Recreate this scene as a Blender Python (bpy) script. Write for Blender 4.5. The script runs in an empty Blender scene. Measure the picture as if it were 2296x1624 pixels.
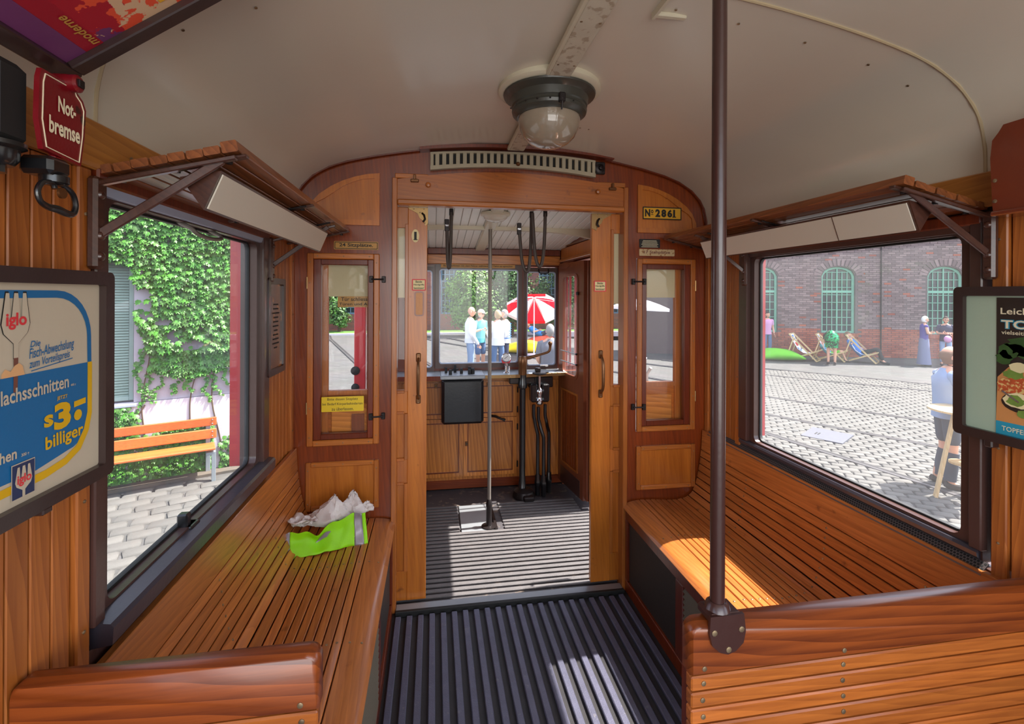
import bpy, bmesh, math, random
from mathutils import Vector, Matrix
random.seed(7)
SC = bpy.context.scene
COL = SC.collection
PI = math.pi

# ------------------------------------------------------------------ camera
YAW, ROLL, EYE, FPX = math.radians(9.3), math.radians(0.25), 1.55, 1070.0
_f = Vector((math.sin(YAW), math.cos(YAW), 0)); _r = Vector((math.cos(YAW), -math.sin(YAW), 0)); _u = Vector((0, 0, 1))
_c, _s = math.cos(ROLL), math.sin(ROLL)
cam_data = bpy.data.cameras.new('camera'); cam = bpy.data.objects.new('camera', cam_data); COL.objects.link(cam)
cx, cy, cz = _r*_c + _u*_s, _u*_c - _r*_s, -_f
cam.matrix_world = Matrix(((cx.x, cy.x, cz.x, 0), (cx.y, cy.y, cz.y, 0), (cx.z, cy.z, cz.z, EYE), (0, 0, 0, 1)))
cam_data.sensor_width = 36.0; cam_data.lens = 36.0*FPX/2296.0
cam_data.shift_y = -(812-660)/2296.0
cam_data.clip_start = 0.02; cam_data.clip_end = 300
SC.camera = cam

# ------------------------------------------------------------------ sky, sun, exposure
SUN_DIR = Vector((1.0, 0.06, 1.66)).normalized()
w = bpy.data.worlds.new('world'); SC.world = w; w.use_nodes = True
nt = w.node_tree; bg = nt.nodes['Background']
sky = nt.nodes.new('ShaderNodeTexSky'); sky.sky_type = 'NISHITA'; sky.sun_disc = False
sky.sun_elevation = math.asin(SUN_DIR.z); sky.sun_rotation = math.atan2(SUN_DIR.x, SUN_DIR.y)
sky.air_density = 1.0; sky.dust_density = 2.0; sky.altitude = 200
hs = nt.nodes.new('ShaderNodeHueSaturation'); hs.inputs['Saturation'].default_value = 0.6
nt.links.new(sky.outputs[0], hs.inputs['Color']); nt.links.new(hs.outputs[0], bg.inputs[0]); bg.inputs[1].default_value = 0.34
sun_d = bpy.data.lights.new('sun', 'SUN'); sun_d.energy = 7.8; sun_d.angle = math.radians(0.53); sun_d.color = (1.0, 0.95, 0.88)
sun = bpy.data.objects.new('sun', sun_d); COL.objects.link(sun)
sun.rotation_euler = (-SUN_DIR).to_track_quat('-Z', 'Y').to_euler(); sun.location = (8, 2, 12)
def area(name, loc, target, sx, sy, power, col=(1, 1, 1)):
    d = bpy.data.lights.new(name, 'AREA'); d.shape = 'RECTANGLE'; d.size = sx; d.size_y = sy; d.energy = power; d.color = col
    o = bpy.data.objects.new(name, d); COL.objects.link(o); o.location = loc
    o.rotation_euler = (Vector(target)-Vector(loc)).to_track_quat('-Z', 'Y').to_euler(); return o
# added fill lamp behind the camera, standing in for daylight from the rear
area('rear_fill', (0.405, -1.4, 1.35), (0.405, 3, 1.3), 2.0, 1.3, 19, (1.0, 0.97, 0.93))
SC.view_settings.view_transform = 'Standard'; SC.view_settings.look = 'None'
SC.view_settings.gamma = 1.0; SC.view_settings.use_curve_mapping = False
SC.view_settings.exposure = 0.95
try:
    SC.cycles.max_bounces = 8; SC.cycles.diffuse_bounces = 5; SC.cycles.transparent_max_bounces = 16
    SC.cycles.sample_clamp_indirect = 6.0; SC.cycles.caustics_reflective = False; SC.cycles.caustics_refractive = False
except Exception: pass

# ------------------------------------------------------------------ materials
def lin(c):
    return tuple(((x/255)/12.92 if x/255 <= 0.04045 else ((x/255+0.055)/1.055)**2.4) for x in c)
def newmat(name):
    m = bpy.data.materials.new(name); m.use_nodes = True
    return m, m.node_tree, m.node_tree.nodes['Principled BSDF']
def paint(name, col, rough=0.5, metal=0.0, coat=0.0, mott=0.12, scale=6.0, bump=0.02, wear=None, wear_amt=0.0, rnd=0.0, island=0.0, emit=None):
    m, t, b = newmat(name); N = t.nodes; L = t.links
    tc = N.new('ShaderNodeTexCoord'); nz = N.new('ShaderNodeTexNoise'); nz.inputs['Scale'].default_value = scale; nz.inputs['Detail'].default_value = 5
    L.new(tc.outputs['Object'], nz.inputs['Vector'])
    mix = N.new('ShaderNodeMixRGB'); mix.blend_type = 'MIX'
    c = lin(col); mix.inputs[1].default_value = (*[x*(1-mott) for x in c], 1); mix.inputs[2].default_value = (*[min(1, x*(1+mott)) for x in c], 1)
    L.new(nz.outputs['Fac'], mix.inputs[0]); out = mix.outputs[0]
    if wear:
        n2 = N.new('ShaderNodeTexNoise'); n2.inputs['Scale'].default_value = scale*2.3; n2.inputs['Detail'].default_value = 8
        L.new(tc.outputs['Object'], n2.inputs['Vector'])
        cr = N.new('ShaderNodeValToRGB'); cr.color_ramp.elements[0].position = 0.62-wear_amt; cr.color_ramp.elements[1].position = 0.68-wear_amt
        L.new(n2.outputs['Fac'], cr.inputs[0]); m2 = N.new('ShaderNodeMixRGB'); L.new(cr.outputs[0], m2.inputs[0]); L.new(out, m2.inputs[1]); m2.inputs[2].default_value = (*lin(wear), 1); out = m2.outputs[0]
    if rnd or island:
        oi = N.new('ShaderNodeObjectInfo'); ge = N.new('ShaderNodeNewGeometry'); ad = N.new('ShaderNodeMath'); ad.operation = 'ADD'
        L.new(oi.outputs['Random'], ad.inputs[0]); L.new(ge.outputs['Random Per Island'], ad.inputs[1])
        fr = N.new('ShaderNodeMath'); fr.operation = 'FRACT'; L.new(ad.outputs[0], fr.inputs[0])
        mr = N.new('ShaderNodeMapRange'); L.new(fr.outputs[0], mr.inputs[0]); k = max(rnd, island); mr.inputs[3].default_value = 1-k; mr.inputs[4].default_value = 1+k
        h = N.new('ShaderNodeHueSaturation'); L.new(mr.outputs[0], h.inputs['Value']); L.new(out, h.inputs['Color'])
        m3 = N.new('ShaderNodeMapRange'); L.new(fr.outputs[0], m3.inputs[0]); m3.inputs[3].default_value = 0.5-0.02*k; m3.inputs[4].default_value = 0.5+0.02*k
        L.new(m3.outputs[0], h.inputs['Hue']); out = h.outputs[0]
    L.new(out, b.inputs['Base Color'])
    b.inputs['Roughness'].default_value = rough; b.inputs['Metallic'].default_value = metal
    if coat: b.inputs['Coat Weight'].default_value = coat; b.inputs['Coat Roughness'].default_value = 0.12
    if bump:
        bp = N.new('ShaderNodeBump'); bp.inputs['Strength'].default_value = min(1, bump*10); bp.inputs['Distance'].default_value = 0.002
        n3 = N.new('ShaderNodeTexNoise'); n3.inputs['Scale'].default_value = scale*12; L.new(tc.outputs['Object'], n3.inputs['Vector'])
        L.new(n3.outputs['Fac'], bp.inputs['Height']); L.new(bp.outputs[0], b.inputs['Normal'])
    return m
def wood(name, c1, c2, axis='y', fib=60.0, rough=0.32, coat=0.35, var=0.14, rings=9.0, dirt=None, ringamt=0.5):
    m, t, b = newmat(name); N = t.nodes; L = t.links
    tc = N.new('ShaderNodeTexCoord'); oi = N.new('ShaderNodeObjectInfo')
    vm = N.new('ShaderNodeVectorMath'); vm.operation = 'SCALE'; vm.inputs[0].default_value = (7.3, 5.1, 9.7); L.new(oi.outputs['Random'], vm.inputs['Scale'])
    va = N.new('ShaderNodeVectorMath'); va.operation = 'ADD'; L.new(tc.outputs['Object'], va.inputs[0]); L.new(vm.outputs[0], va.inputs[1])
    def mapped(al, ac):
        mp = N.new('ShaderNodeMapping'); s = {'x': (al, ac, ac), 'y': (ac, al, ac), 'z': (ac, ac, al)}[axis]; mp.inputs['Scale'].default_value = s
        L.new(va.outputs[0], mp.inputs['Vector']); return mp.outputs[0]
    n1 = N.new('ShaderNodeTexNoise'); n1.inputs['Scale'].default_value = fib; n1.inputs['Detail'].default_value = 6; n1.inputs['Roughness'].default_value = 0.65; L.new(mapped(0.05, 1.0), n1.inputs['Vector'])
    sn = N.new('ShaderNodeTexWave'); sn.wave_type = 'BANDS'; sn.bands_direction = 'DIAGONAL'; sn.wave_profile = 'SAW'; sn.inputs['Scale'].default_value = rings*3.8; sn.inputs['Distortion'].default_value = 11.0
    sn.inputs['Detail'].default_value = 2.0; sn.inputs['Detail Scale'].default_value = 0.35; sn.inputs['Detail Roughness'].default_value = 0.5; L.new(mapped(0.10, 1.0), sn.inputs['Vector'])
    pw = N.new('ShaderNodeMapRange'); L.new(sn.outputs['Fac'], pw.inputs[0]); pw.inputs[1].default_value = 0; pw.inputs[2].default_value = 1; pw.inputs[3].default_value = 0; pw.inputs[4].default_value = ringamt
    ad = N.new('ShaderNodeMath'); ad.operation = 'MULTIPLY_ADD'; L.new(n1.outputs['Fac'], ad.inputs[0]); ad.inputs[1].default_value = 1.1-ringamt; L.new(pw.outputs[0], ad.inputs[2])
    cr = N.new('ShaderNodeValToRGB'); cr.color_ramp.elements[0].position = 0.25; cr.color_ramp.elements[1].position = 0.8
    cr.color_ramp.elements[0].color = (*lin(c1), 1); cr.color_ramp.elements[1].color = (*lin(c2), 1); L.new(ad.outputs[0], cr.inputs[0])
    out = cr.outputs[0]
    n4 = N.new('ShaderNodeTexNoise'); n4.inputs['Scale'].default_value = 3.0; n4.inputs['Detail'].default_value = 4; L.new(va.outputs[0], n4.inputs['Vector'])
    mr4 = N.new('ShaderNodeMapRange'); L.new(n4.outputs['Fac'], mr4.inputs[0]); mr4.inputs[1].default_value = 0.3; mr4.inputs[2].default_value = 0.7; mr4.inputs[3].default_value = 0.90; mr4.inputs[4].default_value = 1.07
    mr = N.new('ShaderNodeMapRange'); L.new(oi.outputs['Random'], mr.inputs[0]); mr.inputs[3].default_value = 1-var; mr.inputs[4].default_value = 1+var
    mm = N.new('ShaderNodeMath'); mm.operation = 'MULTIPLY'; L.new(mr.outputs[0], mm.inputs[0]); L.new(mr4.outputs[0], mm.inputs[1])
    h = N.new('ShaderNodeHueSaturation'); h.inputs['Saturation'].default_value = 1.01; L.new(mm.outputs[0], h.inputs['Value']); L.new(out, h.inputs['Color']); out = h.outputs[0]
    if dirt:
        nd = N.new('ShaderNodeTexNoise'); nd.inputs['Scale'].default_value = 18; nd.inputs['Detail'].default_value = 8; L.new(va.outputs[0], nd.inputs['Vector'])
        cd = N.new('ShaderNodeValToRGB'); cd.color_ramp.elements[0].position = 0.66; cd.color_ramp.elements[1].position = 0.80; L.new(nd.outputs['Fac'], cd.inputs[0])
        md = N.new('ShaderNodeMixRGB'); L.new(cd.outputs[0], md.inputs[0]); L.new(out, md.inputs[1]); md.inputs[2].default_value = (*lin(dirt), 1); out = md.outputs[0]
    L.new(out, b.inputs['Base Color'])
    rr = N.new('ShaderNodeMapRange'); L.new(n4.outputs['Fac'], rr.inputs[0]); rr.inputs[3].default_value = rough*0.8; rr.inputs[4].default_value = rough*1.3; L.new(rr.outputs[0], b.inputs['Roughness'])
    b.inputs['Coat Weight'].default_value = coat; b.inputs['Coat Roughness'].default_value = 0.14
    bp = N.new('ShaderNodeBump'); bp.inputs['Strength'].default_value = 0.25; bp.inputs['Distance'].default_value = 0.0012; L.new(ad.outputs[0], bp.inputs['Height']); L.new(bp.outputs[0], b.inputs['Normal'])
    return m
def glass(name, tint=(1, 1, 1), dust=0.03, refl=1.0):
    m = bpy.data.materials.new(name); m.use_nodes = True; t = m.node_tree; N = t.nodes; L = t.links; N.clear()
    o = N.new('ShaderNodeOutputMaterial'); tr = N.new('ShaderNodeBsdfTransparent'); tr.inputs[0].default_value = (*tint, 1)
    gl = N.new('ShaderNodeBsdfGlossy'); gl.inputs['Roughness'].default_value = 0.02; fr = N.new('ShaderNodeLayerWeight'); fr.inputs[0].default_value = 0.5
    pw = N.new('ShaderNodeMath'); pw.operation = 'POWER'; pw.inputs[1].default_value = 5.0; L.new(fr.outputs['Facing'], pw.inputs[0])
    mu = N.new('ShaderNodeMath'); mu.operation = 'MULTIPLY_ADD'; mu.inputs[1].default_value = 0.5*refl; mu.inputs[2].default_value = 0.022*refl; L.new(pw.outputs[0], mu.inputs[0])
    m1 = N.new('ShaderNodeMixShader'); L.new(mu.outputs[0], m1.inputs[0]); L.new(tr.outputs[0], m1.inputs[1]); L.new(gl.outputs[0], m1.inputs[2])
    df = N.new('ShaderNodeBsdfTranslucent'); df.inputs[0].default_value = (0.8, 0.8, 0.8, 1); nz = N.new('ShaderNodeTexNoise'); nz.inputs['Scale'].default_value = 4; nz.inputs['Detail'].default_value = 6
    tc = N.new('ShaderNodeTexCoord'); L.new(tc.outputs['Object'], nz.inputs['Vector']); md = N.new('ShaderNodeMath'); md.operation = 'MULTIPLY'; md.inputs[1].default_value = dust*2; L.new(nz.outputs['Fac'], md.inputs[0])
    m2 = N.new('ShaderNodeMixShader'); L.new(md.outputs[0], m2.inputs[0]); L.new(m1.outputs[0], m2.inputs[1]); L.new(df.outputs[0], m2.inputs[2]); L.new(m2.outputs[0], o.inputs[0])
    return m
M = {}
def W(key, c1, c2, axis='y', **k): M[key] = wood(key, c1, c2, axis, **k)
W('slat_y', (146, 80, 36), (203, 124, 62), 'y', ringamt=0.2, dirt=(96, 50, 24))
W('slat_x', (138, 70, 30), (196, 112, 50), 'x', ringamt=0.2, fib=70)
W('board_x', (88, 36, 16), (156, 78, 34), 'x', ringamt=0.34, rings=7, coat=0.2)
W('plank', (146, 76, 30), (190, 112, 50), 'z', ringamt=0.3, coat=0.15, rough=0.4)
W('cornice', (150, 92, 40), (188, 126, 60), 'y', ringamt=0.25)
W('stile', (96, 35, 11), (140, 62, 20), 'z', fib=40, ringamt=0.2)
W('stile_x', (96, 35, 11), (140, 62, 20), 'x', fib=40, ringamt=0.2)
W('moulding', (150, 82, 34), (190, 112, 50), 'z', ringamt=0.12)
W('moulding_x', (156, 88, 38), (196, 118, 54), 'x', ringamt=0.25)
W('panel', (158, 84, 28), (200, 120, 46), 'z', ringamt=0.12, fib=30, dirt=(110, 56, 24))
W('panel_x', (156, 84, 30), (196, 112, 44), 'x', ringamt=0.25, fib=30, dirt=(96, 52, 28))
W('sash', (86, 30, 11), (120, 48, 20), 'z', ringamt=0.2)
W('pine', (168, 96, 40), (222, 144, 68), 'z', ringamt=0.38, rings=6, fib=50)
W('pine_x', (168, 96, 40), (222, 144, 68), 'x', ringamt=0.35, rings=6, fib=50)
W('rackwood', (100, 56, 32), (150, 88, 50), 'y', ringamt=0.3)
W('rackdark', (58, 34, 28), (84, 50, 38), 'y', ringamt=0.2, var=0.05)
W('benchout', (186, 92, 44), (214, 120, 64), 'x', ringamt=0.2, coat=0.1)
W('palewood', (190, 160, 110), (220, 194, 146), 'z', ringamt=0.3, coat=0.0)
W('folddoor', (118, 62, 40), (150, 84, 54), 'z', ringamt=0.15)
M['ceiling'] = paint('ceiling', (216, 208, 192), rough=0.30, coat=0.25, mott=0.05, scale=2.5, bump=0.015)
M['cream'] = paint('cream', (214, 206, 182), rough=0.42, coat=0.15, mott=0.06)
M['cream_worn'] = paint('cream_worn', (206, 198, 178), rough=0.5, mott=0.15, scale=14, wear=(176, 160, 138), wear_amt=0.08)
M['cream_seam'] = paint('cream_seam', (184, 166, 134), rough=0.5)
M['vent_paint'] = paint('vent_paint', (176, 166, 142), rough=0.45, mott=0.2, scale=15)
M['white_board'] = paint('white_board', (216, 206, 190), rough=0.5, mott=0.03)
M['vestceil'] = paint('vestceil', (238, 238, 230), rough=0.35, mott=0.05, rnd=0.03)
M['dark_frame'] = paint('dark_frame', (52, 36, 34), rough=0.32, coat=0.3, mott=0.2)
M['brown_frame'] = paint('brown_frame', (76, 50, 44), rough=0.34, coat=0.3, mott=0.15)
M['sill'] = paint('sill', (58, 54, 62), rough=0.35, coat=0.3, mott=0.2)
M['pole_brown'] = paint('pole_brown', (62, 36, 32), rough=0.3, coat=0.3, mott=0.08)
M['pole_grey'] = paint('pole_grey', (128, 120, 112), rough=0.35, metal=0.3)
M['black'] = paint('black', (22, 22, 24), rough=0.3, coat=0.5, mott=0.2)
M['blackmat'] = paint('blackmat', (26, 25, 25), rough=0.7)
M['iron'] = paint('iron', (44, 38, 38), rough=0.4, metal=0.6)
M['rubber'] = paint('rubber', (20, 20, 20), rough=0.6)
M['steel'] = paint('steel', (170, 170, 172), rough=0.25, metal=0.9)
M['chrome'] = paint('chrome', (220, 220, 224), rough=0.12, metal=1.0)
M['brass'] = paint('brass', (150, 120, 80), rough=0.35, metal=0.8)
M['screw'] = paint('screw', (150, 128, 100), rough=0.35, metal=0.7, rnd=0.3)
M['bronze'] = paint('bronze', (112, 74, 44), rough=0.3, metal=0.6)
M['floor_rib'] = paint('floor_rib', (86, 86, 104), rough=0.42, mott=0.25, scale=20, bump=0.06, rnd=0.08, wear=(104, 102, 112), wear_amt=-0.02)
M['floor_base'] = paint('floor_base', (40, 38, 40), rough=0.6, mott=0.3, scale=15)
M['vest_rib'] = paint('vest_rib', (92, 88, 88), rough=0.55, mott=0.25, scale=20, bump=0.05, rnd=0.06)
M['vest_base'] = paint('vest_base', (66, 63, 66), rough=0.6, mott=0.25, scale=9, wear=(104, 92, 84), wear_amt=0.04)
M['metal_plate'] = paint('metal_plate', (150, 154, 158), rough=0.4, metal=0.4)
M['lampdark'] = paint('lampdark', (62, 62, 56), rough=0.38, coat=0.2, mott=0.12)
M['red_enamel'] = paint('red_enamel', (118, 14, 24), rough=0.3, coat=0.3, mott=0.25, scale=18, wear=(60, 20, 18), wear_amt=-0.02)
M['redbox'] = paint('redbox', (120, 52, 30), rough=0.22, coat=0.6, mott=0.25, scale=5)
M['red'] = paint('red', (206, 34, 44), rough=0.35)
M['tramred'] = paint('tramred', (190, 34, 44), rough=0.3, coat=0.3)
M['white'] = paint('white', (235, 235, 235), rough=0.5)
M['ink'] = paint('ink', (22, 20, 20), rough=0.6, mott=0.02)
M['letter_cream'] = paint('letter_cream', (236, 224, 190), rough=0.5)
M['plate_yellow'] = paint('plate_yellow', (226, 168, 44), rough=0.4, mott=0.05)
M['plate_brassy'] = paint('plate_brassy', (190, 138, 62), rough=0.4, mott=0.15, scale=25)
M['plate_worn'] = paint('plate_worn', (196, 170, 128), rough=0.5, mott=0.15, scale=30, wear=(150, 104, 62), wear_amt=0.05)
M['plate_lemon'] = paint('plate_lemon', (226, 190, 30), rough=0.4, mott=0.05)
M['plate_cream'] = paint('plate_cream', (236, 216, 160), rough=0.5, mott=0.03)
M['blind'] = paint('blind', (214, 200, 160), rough=0.7, mott=0.04)
M['leather'] = paint('leather', (70, 58, 52), rough=0.5, mott=0.2)
M['mesh_dark'] = paint('mesh_dark', (46, 38, 32), rough=0.6, mott=0.4, scale=90)
M['perf'] = paint('perf', (120, 112, 112), rough=0.35, metal=0.6)
M['louvre'] = paint('louvre', (96, 88, 72), rough=0.5)
M['paper'] = paint('paper', (200, 186, 164), rough=0.6, mott=0.03)
M['poster_blue'] = paint('poster_blue', (24, 104, 160), rough=0.45, mott=0.06, scale=9)
M['poster_navy'] = paint('poster_navy', (44, 56, 92), rough=0.5)
M['poster_yellow'] = paint('poster_yellow', (224, 174, 20), rough=0.45)
M['poster_red'] = paint('poster_red', (222, 60, 66), rough=0.5)
M['poster_flesh'] = paint('poster_flesh', (230, 176, 124), rough=0.5)
M['poster_brown'] = paint('poster_brown', (120, 74, 62), rough=0.5)
M['sky_green'] = paint('sky_green', (172, 190, 168), rough=0.4, mott=0.03)
M['poster_dark'] = paint('poster_dark', (44, 30, 22), rough=0.4, mott=0.15)
M['teal'] = paint('teal', (40, 150, 180), rough=0.45)
M['herb'] = paint('herb', (52, 84, 34), rough=0.5, mott=0.5, scale=30)
M['salad'] = paint('salad', (118, 146, 60), rough=0.5, mott=0.4, scale=40)
M['sauce'] = paint('sauce', (196, 84, 40), rough=0.5, mott=0.35, scale=60, wear=(230, 190, 120), wear_amt=0.1)
M['board_food'] = paint('board_food', (206, 140, 80), rough=0.5, mott=0.2)
M['curd'] = paint('curd', (238, 222, 170), rough=0.5)
M['hivis'] = paint('hivis', (150, 226, 6), rough=0.6, mott=0.12, scale=12)
M['reflector'] = paint('reflector', (150, 140, 146), rough=0.4, metal=0.3)
M['tissue'] = paint('tissue', (222, 210, 204), rough=0.7, mott=0.08, scale=20)
M['glass'] = glass('glass', dust=0.02)
M['glass_front'] = glass('glass_front', dust=0.03)
M['glass_dark'] = paint('glass_dark', (44, 56, 62), rough=0.08, mott=0.5, scale=3)
# exterior
M['plaster'] = paint('plaster', (184, 174, 184), rough=0.85, mott=0.06, scale=3, bump=0.05)
M['plinth'] = paint('plinth', (206, 198, 208), rough=0.85, mott=0.06, scale=4, bump=0.05)
M['shutter'] = paint('shutter', (150, 168, 156), rough=0.6)
M['shutframe'] = paint('shutframe', (140, 158, 150), rough=0.6)
M['zinc'] = paint('zinc', (170, 182, 206), rough=0.4, metal=0.3)
M['brick'] = paint('brick', (126, 106, 104), rough=0.9, mott=0.2, scale=3, island=0.32, rnd=0.32, bump=0.05)
M['brick_red'] = paint('brick_red', (156, 84, 66), rough=0.9, mott=0.2, scale=3, island=0.25, rnd=0.25, bump=0.05)
M['mortar'] = paint('mortar', (104, 92, 90), rough=0.95)
M['greenframe'] = paint('greenframe', (120, 176, 150), rough=0.6)
M['bluegreen'] = paint('bluegreen', (100, 130, 150), rough=0.6)
M['cobble'] = paint('cobble', (94, 92, 88), rough=0.85, mott=0.15, scale=8, island=0.12, rnd=0.12, bump=0.08)
M['ground'] = paint('ground', (160, 154, 144), rough=0.9, mott=0.2, scale=2.0, bump=0.08)
M['joint'] = paint('joint', (92, 88, 70), rough=0.95, mott=0.3, scale=9)
M['soil'] = paint('soil', (96, 88, 78), rough=0.95, mott=0.4, scale=9)
M['grass'] = paint('grass', (84, 120, 50), rough=0.9, mott=0.3, scale=6, island=0.3)
M['ivy'] = paint('ivy', (66, 118, 30), rough=0.45, mott=0.2, scale=7, island=0.4, rnd=0.4)
M['leafdark'] = paint('leafdark', (58, 96, 34), rough=0.5, mott=0.3, scale=2, island=0.4)
M['leaflight'] = paint('leaflight', (88, 128, 44), rough=0.5, mott=0.3, scale=2, island=0.4)
M['bark'] = paint('bark', (92, 74, 58), rough=0.9)
M['rail'] = paint('rail', (112, 110, 112), rough=0.35, metal=0.6)
M['groove'] = paint('groove', (40, 38, 38), rough=0.8)
M['galv'] = paint('galv', (150, 160, 166), rough=0.4, metal=0.4)
M['skin'] = paint('skin', (214, 160, 132), rough=0.55, mott=0.05)
def cloth(key, c, **k): M[key] = paint(key, c, rough=0.85, mott=0.06, **k); return M[key]
for k, c in dict(c_white=(236, 236, 240), c_denim=(86, 112, 150), c_ltdenim=(146, 166, 196), c_navy=(44, 48, 74), c_teal=(90, 180, 190), c_grey=(110, 112, 120), c_black=(34, 34, 38), c_blue=(40, 120, 200), c_shirt=(140, 160, 190), c_lilac=(80, 66, 140), c_skirt=(112, 116, 146), c_pink=(206, 150, 190), c_darkshorts=(60, 66, 80), c_beige=(206, 190, 166), c_orange=(206, 110, 60), c_red=(176, 50, 60), hair_grey=(150, 146, 142), hair_blond=(186, 160, 120), hair_white=(230, 228, 224), hair_dark=(56, 44, 40), hair_brown=(112, 84, 66), bag_green=(104, 190, 40), bag_yellow=(246, 214, 20), bag_red=(226, 80, 50), shoe=(50, 44, 44)).items(): cloth(k, c)

def canopy(key, c):
    m = bpy.data.materials.new(key); m.use_nodes = True; t = m.node_tree; N = t.nodes; L = t.links; N.clear(); o = N.new('ShaderNodeOutputMaterial'); d = N.new('ShaderNodeBsdfDiffuse'); r = N.new('ShaderNodeBsdfTranslucent'); x = N.new('ShaderNodeMixShader'); x.inputs[0].default_value = 0.6
    d.inputs[0].default_value = r.inputs[0].default_value = (*lin(c), 1); L.new(d.outputs[0], x.inputs[1]); L.new(r.outputs[0], x.inputs[2]); L.new(x.outputs[0], o.inputs[0]); M[key] = m
canopy('canopy_red', (226, 24, 40)); canopy('canopy_white', (232, 230, 236))
# ------------------------------------------------------------------ geometry helpers
ORG = {}
_BC = [(a, b, c) for a in (-1, 1) for b in (-1, 1) for c in (-1, 1)]
def _bf():
    F = []; idx = {c: i for i, c in enumerate(_BC)}
    for a in range(3):
        o = [x for x in range(3) if x != a]
        for s in (-1, 1):
            q = []
            for (p, r) in ((-1, -1), (1, -1), (1, 1), (-1, 1)):
                c = [0]*3; c[a] = s; c[o[0]] = p; c[o[1]] = r; q.append(idx[tuple(c)]*3+a)
            F.append(q)
    for a in range(3):
        for b in range(a+1, 3):
            o = 3-a-b
            for sa in (-1, 1):
                for sb in (-1, 1):
                    c0 = [0]*3; c0[a] = sa; c0[b] = sb; c0[o] = -1; c1 = list(c0); c1[o] = 1
                    i0, i1 = idx[tuple(c0)]*3, idx[tuple(c1)]*3; F.append([i0+a, i1+a, i1+b, i0+b])
    for c in _BC: F.append([idx[c]*3, idx[c]*3+1, idx[c]*3+2])
    return F
_BF = _bf()
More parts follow.
